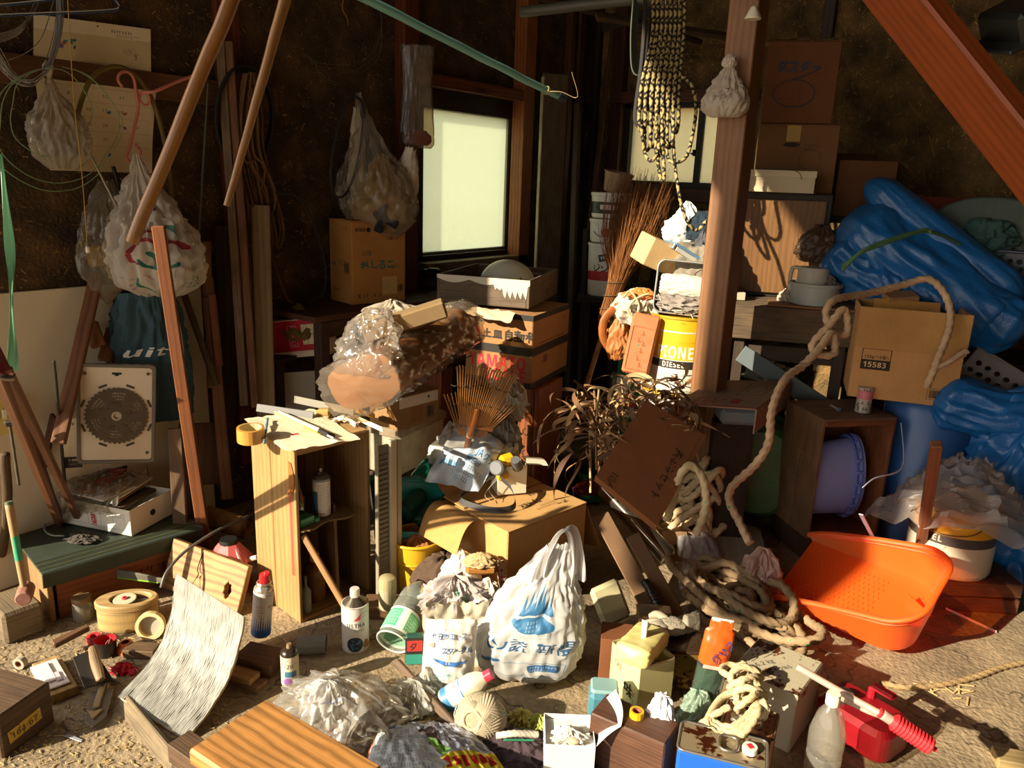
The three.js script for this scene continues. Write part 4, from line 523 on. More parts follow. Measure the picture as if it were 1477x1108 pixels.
// silver corrugated insulation board
{
const c=[Yp(252,826,0.3),Yp(352,890,0.25),Yp(268,1067,0.012),Yp(170,1004,0.035)],n=V(sub(c[1],c[0])).cross(V(sub(c[3],c[0]))).normalize().multiplyScalar(-1).toArray();
const P=(u,v)=>{const a=mix(c[0],c[1],u),b=mix(c[3],c[2],u),p=mix(a,b,v),k=-0.075*Math.sin(v*Math.PI)*(1 - 0.2*u)+ 0.004*N3(u*4,v*4,2);return add(p,n.map((x)=>x*k));},o=c[3],t=thing('silver_board','bent silver-grey corrugated foil board standing in the sunlight','board',o);
mesh('foil_face',surf(150,50,(u,v)=>{const p=P(u,1 - v),k=0.0016*Math.sin(u*300 + 2*N3(u*6,v*6,1))+ 0.0012*N3(u*30,v*12,3);return sub(add(p,n.map((x)=>x*k)),o);}),plain('#97968f',0.6,0.1),t);
mesh('cardboard_back',surf(20,30,(u,v)=>sub(add(P(u,v),n.map((x)=>-x*0.008)),o)),card('#a98a5c'),t);
const edge=(f)=>surf(60,2,(u,v)=>{const q=f(u);return sub(add(q,n.map((x)=>x*(-0.008 + 0.0085*v)+ 0.0006*N3(u*60,v,1))),o);});mesh('torn_edge',[edge((u)=>P(1,u)),edge((u)=>P(u,1)),edge((u)=>P(0,u)),edge((u)=>P(u,0))],card('#c0a578'),t);const mid=[];for(let i=0;i<=10;i++)mid.push(sub(add(P(i / 10,1.004),n.map((x)=>-x*0.004)),o));mesh('edge_flute',sweep(mid,0.0025,{rad:5,jit:0.6}),card('#d8c7a0'),t);
}
lay('timber_block','triangular topped dark brown block beside the blue spray can','block',376,962,0,0.13,0.05,0.09,0.35,wood('#6f4a2c',0));
for(const[x,y,yy,w,c,l,r]of[[350,985,0,0.15,'#8d6a44','lower of two short planks right of the silver board',0.22],[340,975,0.02,0.14,'#b58a58','upper of two short planks right of the silver board',0.3]])lay('short_plank',l,'plank',x,y,yy,w,0.018,0.05,r,wood(c,0));
{const p=Yp(376,915,0.05),r=0.0305,t=thing('spray_can','blue and white spray can with a bright red cap in front of the wooden cabinet','spray can',p,faceCam(p));t.rotation.z=-0.1;can(t,r,0.165,plain('#c9c7c2',0.35,0.3),plain('#b8b0a2',0.35,0.6));wrap(t,r + 0.0005,0.006,0.16,0,(g,W,H)=>{g.fillStyle='#d8d4cc';g.fillRect(0,0,W,H);g.fillStyle='#2a62a8';g.fillRect(0,H*0.86,W,H*0.14);for(let i=0;i<26;i++){const x=(i / 26)*W;g.beginPath();g.moveTo(x,H*0.9);g.lineTo(x + W / 60,H*(0.5 + 0.06*(i % 3)));g.lineTo(x + W / 26,H*0.9);g.fill();}tiny(g,W*0.38,H*0.3,W*0.14,8,6,'#b5705a');tiny(g,W*0.36,H*0.06,W*0.12,8,5,'#8fa0a8');say(g,'ヤ',W*0.58,H*0.28,15,'#c33a3a',0.14);say(g,'2 H',W*0.55,H*0.04,9,'#333',0.1);},{k:1800,bg:'#d8d4cc'});mesh('valve_ring',lathe([[0.022,0.18],[0.024,0.183],[0.022,0.187],[0.019,0.187]],28),plain('#a89c88',0.35,0.6),t);mesh('red_cap',[cyl(0.0165,0.0155,0.028,24,[0,0.185,0]),bx(0.018,0.014,0.02,[0.006,0.214,0],[0,0,0],0.003)],plain('#c8262a',0.35),t);}
{const p=Yp(419,985,0.03),r=0.0255,t=thing('spray_can','stained white spray can with a black dripping top beside the clear bag','spray can',p,faceCam(p));can(t,r,0.105,plain('#cfc3aa',0.45),plain('#2c211a',0.35));wrap(t,r + 0.0005,0.004,0.1,0,(g,W,H)=>{g.fillStyle='#d3c6aa';g.fillRect(0,0,W,H);say(g,'-20',W*0.4,H*0.22,16,'#4a3f38',0.12);g.fillStyle='#3f6f8a';g.fillRect(W*0.4,H*0.48,W*0.22,H*0.2);g.fillStyle='#8a5a9a';g.beginPath();g.arc(W*0.46,H*0.84,14,0,7);g.fill();g.fillStyle='#5a4632';for(let i=0;i<30;i++)g.fillRect(rr(0,W),rr(0,H*0.2),rr(0.5,2),rr(2,8));},{k:2000,bg:'#d3c6aa'});mesh('nozzle',[cyl(0.008,0.007,0.014,14,[0,0.118,0]),sweep([[0,0.13,0],[-0.006,0.14,0.003],[-0.012,0.152,0.004]],0.0008,{rad:5})],plain('#8a7358',0.5),t);}
{const p=Yp(322,752,0.11),t=thing('straw_mat_roll','rolled straw mat seen end on left of the wooden cabinet','mat',p,0.9);const pts=[];for(let i=0;i<90;i++){const a=i*0.3,r=0.006 + 0.0355*(i / 90);pts.push([Math.cos(a)*r,Math.sin(a)*r]);}mesh('rolled_sheet',surf(180,3,(u,v)=>{const a=u*27,r=0.006 + 0.036*u;return[(v - 0.4)*0.22,Math.sin(a)*r,Math.cos(a)*r + 0.0003*Math.sin(u*900)];}),fibre('#b08a54'),t);mesh('outer_wrap',at(lathe([[0.0425,-0.088],[0.0432,-0.08],[0.0432,0.12],[0.0425,0.128]],40),[0,0,0],[0,0,-Math.PI / 2]),fibre('#a8824e'),t);t.rotation.y=0.9 - 0.75;}
// ---------------------------------------------------------------- wooden cabinet and what is on, in and beside it
const qCab=pxBox([433,900],[425,646],[338,622],[546,625]),CT=qCab.h;
const FC=frameAt(qCab);
{
const t=thing('wooden_cabinet','sunlit open fronted wooden box cabinet standing on end','cabinet',qCab.p,qCab.ry),{w,d,h}=qCab,m=wood('#c79f66',0,0.65),mi=wood('#b58a58',0,0.7);
const th=0.012,s1=d*0.46;
mesh('side_board',bx(th,h,s1 - 0.002,[-w / 2 + th / 2,h / 2,-d / 2 + s1 / 2],[0,0,0],0.002,1),m,t);mesh('side_board',bx(th,h,d - s1 - 0.002,[-w / 2 + th / 2 + 0.001,h / 2,d / 2 -(d - s1)/ 2],[0,0,0],0.002,1),m,t);
mesh('side_board',bx(th,h - 0.004,d,[w / 2 - th / 2,h / 2 - 0.002,0],[0,0,0],0.002,1),mi,t);
mesh('top_board',bx(w - 2*th,th,d*0.5,[0,h - th / 2,-d*0.25],[0,0,0],0.002,0),m,t);mesh('top_board',bx(w - 2*th,th,d*0.5 - 0.002,[0,h - th / 2,d*0.25],[0,0,0],0.002,0),m,t);
mesh('front_rail',bx(w - 2*th,0.02,0.014,[0,h - th - 0.011,d / 2 - 0.012],[0,0,0],0.002,0),mi,t);mesh('bottom_board',bx(w - 2*th,th,d,[0,th / 2,0],[0,0,0],0.002,0),mi,t);mesh('back_board',bx(w - 2*th,h - 2*th,0.008,[0,h / 2,-d / 2 + 0.005],[0,0,0],0.001,1),mi,t);
mesh('corner_post',bx(0.03,h*0.42,0.02,[0.03,h*0.74,-d / 2 + 0.025],[0,0,0],0.002,1),wood('#7a4f2a',0),t);
mesh('peeled_veneer',surf(10,10,(u,v)=>[-w / 2 - 0.002 - 0.012*Math.sin(u*3.1)*(1 - v),h*(0.74 + 0.17*v)+ 0.004*Math.sin(u*9),d / 2 - 0.034 + 0.034*u*(0.3 + 0.7*Math.sin(0.4 + v*2.6))]),wood('#c27a34',0,0.5),t);
print(t,0.03,h*0.5,[-w / 2 - 0.0016,h*0.52,d / 2 - 0.03],[0,-Math.PI / 2,0],(g,W,H)=>{const q=g.createLinearGradient(0,0,W,0);q.addColorStop(0,'rgba(190,50,60,0)');q.addColorStop(0.5,'rgba(190,50,60,0.6)');q.addColorStop(1,'rgba(190,50,60,0)');g.fillStyle=q;g.fillRect(0,0,W,H);},{k:600,name:'red_stain'});
}
const ctop=(px,py,dy=0)=>Yp(px,py,CT + dy);
paper('newsprint','sheet of old newspaper lying under the tools on the cabinet','newspaper',[ctop(352,606,0.003),ctop(452,590,0.003),ctop(520,634,0.003),ctop(412,652,0.003)],(g,w,h)=>{for(let i=0;i<5;i++)tiny(g,10 + i*w / 5,12,w / 6,14,6,'#6a6252');g.fillStyle='#b5453a';g.fillRect(w*0.3,h*0.6,30,8);},0.28,0.22,{n:[0,1,0],f:(u,v)=>0.006*Math.abs(N3(u*4,v*4,1))});
{const p=ctop(362,636),t=thing('tape_roll','wide roll of brown packing tape on the left corner of the cabinet','tape',p,0);t.rotation.set(0.03,0,-0.06);mesh('tape_ring',lathe([[0.036,0],[0.0435,0.001],[0.044,0.024],[0.0435,0.047],[0.036,0.048],[0.036,0]],44),plain('#c48d42',0.35),t);mesh('card_core',lathe([[0.0345,0.0005],[0.0362,0.0005],[0.0362,0.0475],[0.0345,0.0475],[0.0345,0.0005]],40),card('#d9cb96'),t);}
stick('ball_pen','short blue tipped pen lying beside the tape roll','pen',ctop(381,639,0.012),ctop(386,604,0.018),0.009,0.009,plain('#5f7f95',0.35),{round:true});
{const a=ctop(406,596,0.014),b=ctop(468,624,0.016),o=stick('wall_scraper','grey ribbed scraper with a black body and white blade on the cabinet','scraper',a,b,0.034,0.014,plain('#bdb8a4',0.5),{roll:1.57*0 + 0.9}),L=V(sub(b,a)).length();for(let i=0;i<18;i++)mesh('grip_rib',bx(0.035,0.0022,0.0155,[0,0.01 +(i / 18)*L*0.72,0],[0,0,0],0.0006),plain('#a39e8c',0.5),o);mesh('black_body',bx(0.036,0.06,0.02,[0,L + 0.012,0.002],[0,0,0],0.004),mBlack,o);mesh('white_blade',bx(0.024,0.05,0.006,[-0.004,L + 0.052,0.004],[0,0,0],0.001),plain('#dcdcd4',0.3),o);}
for(const[n,l,c,a,b,w,h,col]of[['steel_ruler','long dark steel ruler lying along the back of the cabinet top','ruler',[370,588],[452,600],0.03,0.004,'#4c4a48'],['wood_ruler','thin yellow wooden ruler lying across the newspaper','ruler',[396,596],[470,628],0.018,0.005,'#d8bf78'],['clear_ruler','long clear plastic ruler sticking out behind the wooden brush','ruler',[424,576],[510,594],0.028,0.003,'film'],['paint_stick','flat white stick overhanging the right edge of the cabinet','stick',[512,602],[552,620],0.02,0.004,'#e4ddc8'],['pencil','short sharpened pencil lying beside the scraper','pencil',[438,616],[464,627],0.008,0.008,'#c79a4a']])stick(n,l,c,ctop(a[0],a[1],0.012),ctop(b[0],b[1],0.014),w,h,col==='film'?film('#c9c6b8',0.6,0.2):plain(col,0.45),{roll:0.0});
{const p=ctop(468,600,0.004),t=thing('brush_head','yellow-brown wooden brush block with a dark hole on the cabinet','brush',p,0.5);mesh('block',bx(0.055,0.028,0.036,[0,0.014,0],[0,0,0.12],0.008),wood('#cda45c',0),t);mesh('dark_hole',at(cyl(0.01,0.01,0.004,16),[0.027,0.013,0],[0,0,-1.57]),mBlack,t);mesh('bristles',bx(0.05,0.01,0.03,[-0.002,0.003,0],[0,0,0],0.002),fibre('#bfa878'),t);}
{const a=ctop(500,588,0.014),b=ctop(540,600,0.016),o=stick('cutter_knife','yellow snap-off cutter knife with a clear handle end','knife',a,b,0.022,0.016,film('#e6b63a',0.3,0.25),{roll:0.4,c:0.007});mesh('yellow_card',bx(0.032,0.06,0.002,[0.006,0.05,-0.01]),plain('#d9a83c',0.5),o);}
one('crumpled_paper','crumpled sunlit paper with soil in it between the brush and the cutter knife','paper',surf(24,16,(u,v)=>[(u - 0.5)*0.1,0.012*Math.sin(u*3)+ 0.008*N3(u*4,v*4,8),(v - 0.5)*0.06],true),plain('#ddd2b8',0.8),ctop(500,608,0.008),0.3);
// inside
{const F=FC,y=CT*0.53;const sh=one('cardboard_shelf','torn sheet of brown cardboard used as a shelf inside the cabinet','shelf',(()=>{const q=[];for(let i=0;i<=24;i++)q.push([-qCab.w / 2 + 0.014 +(i / 24)*(qCab.w - 0.075),qCab.d / 2 - 0.0 + 0.01*Math.sin(i*0.4)+(i % 2)*0.004]);return slab([[-qCab.w / 2 + 0.014,-qCab.d / 2 + 0.02],...q,[qCab.w / 2 - 0.05,-qCab.d / 2 + 0.02]],0.006,0.0005).rotateX(Math.PI / 2);})(),card('#7d6240'),F(0,y,0),qCab.ry);void sh;
one('shelf_support','upright block hidden under the cardboard shelf in the cabinet','block',bx(0.05,y - 0.02,0.05,[0,(y - 0.02)/ 2,0],[0,0,0],0.002,1),wood('#7a5a3a'),F(-0.05,0.0125,-qCab.d*0.32),qCab.ry);
const S=y + 0.004,bt=(lx,lz)=>F(lx,S,lz);{const r=0.03,p=bt(-0.01,0.075),t=thing('spray_can','dirty white spray can with small print standing in the cabinet','spray can',p,faceCam(p));can(t,r,0.142,plain('#cfc9bb',0.4),plain('#5f564a',0.4,0.5));wrap(t,r + 0.0005,0.004,0.134,0,(g,W,H)=>{g.fillStyle='#dcd6c8';g.fillRect(0,0,W,H);g.fillStyle='#3f6480';g.fillRect(W*0.3,H*0.3,W*0.13,H*0.7);g.fillRect(0,0,W,3);tiny(g,W*0.44,H*0.1,W*0.22,13,5.4,'#8a6a62');g.fillStyle='#b03038';g.fillRect(W*0.47,H*0.9,5,5);g.fillRect(W*0.51,H*0.9,5,5);},{k:2000,bg:'#dcd6c8'});mesh('nozzle',cyl(0.005,0.0045,0.014,12,[0,0.157,0]),plain('#b5aa98',0.4),t);}
{const p=bt(-0.095,0.06),t=thing('glass_bottle','clear glass bottle standing left of the spray can in the cabinet','bottle',p);mesh('glass',lathe([[0,0.002],[0.022,0],[0.0235,0.006],[0.0235,0.085],[0.012,0.115],[0.0095,0.14],[0.011,0.142],[0.011,0.15]],28),glass('#cfcabd',0.9,0.06),t);}
one('green_carton','small green carton lying open at the left front of the cabinet shelf','carton',[bx(0.06,0.028,0.07,[0,0.014,0]),bx(0.02,0.014,0.02,[0.04,0.007,0.03])],plain('#3f8f66',0.5),F(-0.1,S,0.085),qCab.ry + 0.15);
}
{const o=one('inner_panel','brown plywood panel standing aslant in the right half of the cabinet','panel',bx(0.17,CT*0.55,0.012,[0,CT*0.275,0],[0,0,0],0.002,1),wood('#9c744a',0),FC(0.05,0.013,0.02),qCab.ry + 1.35);o.rotation.z=-0.05;}
{const p=FC(-0.03,0.0125,0.05),t=thing('oil_bottle','amber oil bottle with a white cap at the bottom of the cabinet','bottle',p);mesh('body',lathe([[0,0.002],[0.036,0],[0.038,0.008],[0.038,0.1],[0.03,0.13],[0.016,0.145],[0.0145,0.158]],32),film('#8a5a22',0.35,0.2),t);mesh('cap',lathe([[0.0165,0.15],[0.0165,0.174],[0.015,0.178],[0,0.178]],24),plain('#c9bfae',0.45),t);}
{const p=FC(-0.1,0.0125,0.1),t=thing('squeeze_bottle','small grey squeeze bottle with a long neck by the left cabinet side','bottle',p);mesh('body',lathe([[0,0.001],[0.017,0],[0.018,0.005],[0.018,0.075],[0.012,0.088],[0.005,0.094],[0.0045,0.13],[0.006,0.133],[0,0.134]],24),plain('#8d8a7c',0.5),t);}
{const p=Yp(450,930,0.03),t=thing('grey_pipe','short wide grey plastic pipe lying in front of the cabinet','pipe',p,0.75);mesh('pipe_wall',at(lathe([[0.026,-0.045],[0.031,-0.045],[0.031,0.045],[0.026,0.045],[0.026,-0.045]],32),[0,0.002,0],[0,0,Math.PI / 2]),plain('#6d6a60',0.5),t);}
{const p=Yp(513,932,0),r=0.043,t=thing('oil_can','silver-white motor oil can with ULTRA lettering and white screw cap','can',p,faceCam(p)+ 0.05);mesh('can_body',lathe([[0,0.002],[r,0],[r + 0.001,0.004],[r,0.008],[r,0.158],[r + 0.001,0.162],[r - 0.003,0.163]],40),plain('#c9c4bd',0.35,0.2),t);mesh('dark_top',lathe([[r - 0.002,0.16],[r - 0.006,0.166],[0.016,0.182],[0.014,0.186],[0,0.186]],36),plain('#4d463a',0.4,0.4),t);mesh('cap',lathe([[0.014,0.183],[0.0155,0.184],[0.0155,0.208],[0.014,0.211],[0,0.211]],24),plain('#cfc4ba',0.4),t);wrap(t,r + 0.0006,0.006,0.158,0,(g,W,H)=>{g.fillStyle='#cdc8c1';g.fillRect(0,0,W,H);const x=W / 2;g.fillStyle='#c8404e';g.beginPath();g.moveTo(x - 8,H*0.26);g.lineTo(x + 22,H*0.08);g.lineTo(x + 12,H*0.2);g.lineTo(x + 20,H*0.19);g.lineTo(x + 6,H*0.27);g.fill();say(g,'ULTRA',x - 30,H*0.32,17,'#2a2622',0.14);say(g,'SUPER',x - 8,H*0.47,11,'#66808c',0.1,false,'');tiny(g,x + 22,H*0.1,20,2,6,'#555');g.fillStyle='#232c38';g.beginPath();g.arc(x - 4,H*0.83,27,0,7);g.fill();g.strokeStyle='#b8c0c4';g.lineWidth=1;g.stroke();g.fillStyle='#3a78b0';for(let i=0;i<16;i++)g.fillRect(x - 4 + rr(-18,14),H*0.83 + rr(-18,14),rr(3,9),rr(2,6));},{k:2200,bg:'#cdc8c1'});}
stick('wood_stick','square brown stick leaning out of the cabinet in front of the oil can','stick',Yp(530,932,0.02),FC(-0.12,CT*0.5,0.13),0.02,0.016,wood('#b98a54',0),{roll:0.5});
{const p=Yp(559,876,0.05),r=0.03,t=thing('beige_canister','small beige canister with a rounded lid standing right of the oil can','canister',p);mesh('body',lathe([[0,0.001],[r*0.94,0],[r,0.006],[r,0.078]],32),plain('#aba285',0.5),t);mesh('lid',lathe([[r*1.01,0.078],[r*1.01,0.1],[r*0.9,0.115],[r*0.6,0.12],[0,0.12]],32),plain('#a39873',0.5),t);lay('wood_offcut','brown offcut under the beige canister','wood',556,884,0,0.14,0.048,0.09,0.7,wood('#83623f'));}
{const a=Yp(562,862,0.0),b=Hp(a,556,632),t=thing('slatted_panel','narrow grey-beige louvred panel standing against the right side of the cabinet','panel',a,qCab.ry + 0.04),w=0.11,h=b*0.99;mesh('mesh_strip',bx(w*0.42,h*0.96,0.006,[-w*0.27,h / 2,0]),plain('#6b675a',0.6),t);mesh('stile',bx(w*0.28,h,0.022,[w*0.1,h / 2,0.002],[0,0,0],0.003,1),plain('#b0a78f',0.5),t);mesh('stile',bx(w*0.2,h*0.98,0.018,[w*0.38,h / 2,0],[0,0,0],0.003,1),plain('#9a927c',0.5),t);mesh('stile',bx(0.006,h,0.018,[-w / 2,h / 2,0],[0,0,0],0.002,1),plain('#8d8570',0.5),t);for(let i=0;i<30;i++)mesh('louvre',bx(w*0.36,0.003,0.01,[-w*0.27,0.03 +(i / 30)*(h - 0.06),0.005],[0.5,0,0],0.0006),plain('#7d7868',0.6),t);}
// teal crate with round green bottles
{
const c=[Yp(580,700,0.16),Yp(660,755,0.16)],p=Yp(612,790,0.12),t=thing('teal_crate','teal plastic crate with sloping rim behind the yellow bucket','crate',p,0.95),m=plain('#2f8f88',0.35);t.scale.setScalar(1.25);
mesh('side_panel',slab([[-0.13,0],[0.13,0],[0.15,0.15],[-0.15,0.2]],0.005,0.001).translate(0,0,-0.11),m,t);mesh('side_panel',slab([[-0.13,0],[0.13,0],[0.15,0.06],[-0.15,0.1]],0.005,0.001).translate(0,0,0.06),m,t);mesh('side_panel',slab([[-0.11,0],[0.06,0],[0.06,0.1],[-0.11,0.19]],0.005,0.001).rotateY(-Math.PI / 2).translate(-0.135,0,0),m,t);mesh('side_panel',slab([[-0.11,0],[0.06,0],[0.06,0.06],[-0.11,0.15]],0.005,0.001).rotateY(-Math.PI / 2).translate(0.14,0,0),m,t);mesh('bottom_panel',bx(0.27,0.005,0.17,[0,0,-0.025]),m,t);mesh('rim',sweep([[-0.155,0.2,-0.112],[0.155,0.152,-0.112]],0.008),m,t);void c;
const B=(px,py,y,k)=>{const q=Yp(px,py,y),b=thing('green_bottle',k,'bottle',q,0.2,'green bottles in the teal crate');mesh('glass',at(lathe([[0,0.001],[0.02,0.004],[0.034,0.003],[0.038,0.012],[0.039,0.1],[0.03,0.13],[0.012,0.15],[0.012,0.175]],32),[0,0,0],[-1.25,0,0.0]),film('#4f9a86',0.72,0.12),b);mesh('cap',at(cyl(0.013,0.013,0.018,16,[0,0.172,0]),[0,0,0],[-1.25,0,0]),plain('#d0d8d0',0.4),b);return b;};
B(602,694,0.3,'round green bottle lying end on, topmost in the teal crate');B(582,742,0.24,'round green bottle lying end on, left below the topmost one');B(632,745,0.24,'round green bottle lying end on, right below the topmost one');B(604,760,0.2,'round green bottle lying end on, lowest in the middle of the teal crate');
}
{const p=Yp(600,845,0),t=thing('yellow_bucket','yellow plastic bucket with a notched wall holding brown paper','bucket',p,0.3);const m=plain('#d2a524',0.4);mesh('wall',lathe([[0,0.004],[0.075,0],[0.08,0.004],[0.098,0.2],[0.101,0.2],[0.101,0.206],[0.094,0.206],[0.078,0.01]],48),m,t);mesh('rim',at(new THREE.TorusGeometry(0.1,0.006,10,48),[0,0.204,0],[Math.PI / 2,0,0]),m,t);mesh('notch_band',at(new THREE.TorusGeometry(0.094,0.004,8,48),[0,0.13,0],[Math.PI / 2,0,0]),m,t);one('brown_paper','crumpled brown paper filling the yellow bucket','paper',blob({h:0.1,rx:0.075,rz:0.075,prof:prof(0.9,1,0.8,0.3),crum:0.16,sd:81,k:4,top:true}),card('#a96f3a'),add(p,[0,0.12,0]),0);}
// ---------------------------------------------------------------- middle distance on the left: cartons, bundle, tray, scale carton, rake
function quadPanel(name,label,cat,c,th,mat,o={}){// a stiff board from four corners: top left, top right, bottom right, bottom left
const O=c[3],q=c.map((x)=>sub(x,O)),n=V(sub(c[1],c[0])).cross(V(sub(c[3],c[0]))).normalize().multiplyScalar(-1),pos=[],uv=[],L=V(sub(c[1],c[0])).length(),H=V(sub(c[3],c[0])).length();
const P=(i,k)=>[0,1,2].map((j)=>q[i][j]+ n.getComponent(j)*th*(k - 0.5)),U=[[0,H],[L,H],[L,0],[0,0]];
const quad=(a,b,d,e,ua,ub,ud,ue)=>{pos.push(...a,...b,...d,...a,...d,...e);uv.push(...ua,...ub,...ud,...ua,...ud,...ue);};
quad(P(3,1),P(2,1),P(1,1),P(0,1),U[3],U[2],U[1],U[0]);quad(P(0,0),P(1,0),P(2,0),P(3,0),U[0],U[1],U[2],U[3]);
for(let i=0;i<4;i++){const j=(i + 1)% 4;quad(P(i,0),P(i,1),P(j,1),P(j,0),[0,0],[0,th],[L,th],[L,0]);}
const g=new THREE.BufferGeometry().setAttribute('position',new THREE.Float32BufferAttribute(pos,3)).setAttribute('uv',new THREE.Float32BufferAttribute(uv,2));g.computeVertexNormals();
const m=o.parent?mesh(name,g,mat,o.parent):one(name,label,cat,g,mat,O);if(o.parent)m.position.set(...sub(O,o.parent.position.toArray()));
if(o.draw){const off=n.clone().multiplyScalar(th / 2 + 0.0012).toArray(),cc=q.map((x)=>add(x,off));print(m,L,H,[0,0,0],[0,0,0],o.draw,{k:o.k??1200,geo:surf(1,1,(u,v)=>mix(mix(cc[3],cc[2],u),mix(cc[0],cc[1],u),v))});}
return m;
}
// dark hollow under the window: a rough shelf on posts
{const p=[0.0,0,-2.95],t=thing('rough_shelf','rough dark timber shelf along the wall carrying the large sweets carton','shelf',p);mesh('shelf_board',bx(0.34,0.025,1.1,[0.18,0.885,0.3]),wood('#6b4526',2),t);for(const[x,z]of[[0.33,-0.2],[0.33,0.8],[0.04,-0.2],[0.04,0.8]])mesh('leg',bx(0.05,0.872,0.05,[x,0.436,z],[0,0,0],0.003,1),wood('#4d331e',2),t);mesh('rail',bx(0.03,0.07,1.0,[0.33,0.835,0.3]),wood('#5a3a20',2),t);}
const qOsh=pxBox([505,440],[503,318],[440,315],[597,320],0.9);qOsh.d=0.2;qOsh.p[0]=Math.max(qOsh.p[0],0.16);
{
const t=carton('large_carton','large brown sweets carton with green brush lettering under the hanging clothes bag','carton',qOsh,card('#bd8747'),{tape:plain('#b48a4c',0.4)}),{w,h,d}=qOsh;
onZ(t,qOsh,w,h,0,h / 2,(g,W,H)=>{say(g,'RIBO',W*0.06,H*0.08,20,'#2a231c',0.1);g.beginPath();g.arc(W*0.3,H*0.11,11,0,7);g.fill();say(g,'12個×5入',W*0.62,H*0.19,16,'#3a3026',0.1,false,'');g.strokeStyle='#3a3026';g.lineWidth=1.4;g.strokeRect(W*0.74,H*0.07,52,20);say(g,'04',W*0.78,H*0.085,13,'#3a3026');say(g,'12個',W*0.16,H*0.35,24,'#4a6a5c',0.09,false,'');say(g,'おしるこ',W*0.15,H*0.47,44,'#3f6f62',0.15);tiny(g,W*0.72,H*0.53,W*0.22,1,18,'#4a5a4c');say(g,'R',W*0.1,H*0.87,20,'#222');tiny(g,W*0.2,H*0.885,W*0.16,1,15,'#222');say(g,'リボン',W*0.37,H*0.87,19,'#222',0.14);g.fillStyle='#c9a468';g.fillRect(W*0.55,H*0.68,W*0.28,H*0.22);tiny(g,W*0.57,H*0.71,W*0.14,7,5,'#8a7350');barcode(g,W*0.85,H*0.79,W*0.09,H*0.08);});
onX(t,qOsh,d,h,h / 2,0,(g,W,H)=>{say(g,'お',W*0.12,H*0.5,30,'#4a6f62',0.13);say(g,'るこ',W*0.42,H*0.47,30,'#4a6f62',0.13);g.strokeStyle='#2a231c';g.lineWidth=1.4;g.strokeRect(W*0.66,H*0.5,W*0.22,H*0.13);barcode(g,W*0.68,H*0.51,W*0.18,H*0.11);say(g,'04104',W*0.14,H*0.82,20,'#8a5a2c',0.12);tiny(g,W*0.66,H*0.08,W*0.25,1,15,'#3a3026');});
}
{const q={p:Yp(440,510,0.66),w:0.34,h:0.2,d:0.1,ry:0.62};q.p=add(q.p,[0,0,0]);const t=thing('red_carton','flat red and white gift carton with a cream label behind the pale board','carton',add(Xp(436,515,0.2),[0,0,0]),0.55);t.rotation.z=0.14;const w=0.27,h=0.17;mesh('body',bx(w,h,0.1,[0,h / 2,-0.05],[0,0,0],0.003),plain('#d9cfc0',0.7),t);print(t,w - 0.008,h - 0.002,[0,h / 2,0.0015],[0,0,0],(g,W,H)=>{g.fillStyle='#d8cbb8';g.fillRect(0,0,W,H);g.fillStyle='#b81c36';g.fillRect(0,H*0.02,W*0.96,H*0.82);g.fillStyle='#d9c9a4';g.fillRect(W*0.56,H*0.14,W*0.3,H*0.54);g.strokeStyle='#6a5a48';g.lineWidth=1.4;g.strokeRect(W*0.56,H*0.14,W*0.3,H*0.54);g.beginPath();g.moveTo(W*0.56,H*0.41);g.lineTo(W*0.86,H*0.41);g.moveTo(W*0.65,H*0.14);g.lineTo(W*0.65,H*0.68);g.stroke();g.strokeStyle='#e6b0a0';g.lineWidth=2;g.strokeRect(W*0.33,H*0.16,W*0.14,H*0.56);for(let i=0;i<4;i++){g.beginPath();g.arc(W*0.4,H*(0.24 + i*0.13),W*0.035,0.4,5.6);g.stroke();}tiny(g,W*0.575,H*0.2,12,3,8,'#6a4a3a');},{bg:'#b81c36'});void q;}
one('olive_cloth','olive-brown cloth bundle bulging behind the red carton','cloth',blob({h:0.16,rx:0.1,rz:0.07,prof:prof(0.8,1,0.8,0.4,0.1),crum:0.14,sd:91,k:4,top:true}),cloth('#7a6430'),add(Xp(432,478,0.14),[0,-0.04,0]),0.4);
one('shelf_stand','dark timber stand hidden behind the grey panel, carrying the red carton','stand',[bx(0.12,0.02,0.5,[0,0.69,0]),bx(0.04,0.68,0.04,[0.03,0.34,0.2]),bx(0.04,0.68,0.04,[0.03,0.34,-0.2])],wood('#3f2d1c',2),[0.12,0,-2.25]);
one('grey_board','plain grey-beige board standing aslant below the red carton','board',bx(0.24,0.42,0.012,[0,0.21,0],[0,0,0.1]),plain('#a39a8a',0.75),add(Xp(452,560,0.26),[0,-0.34,0]),0.7);
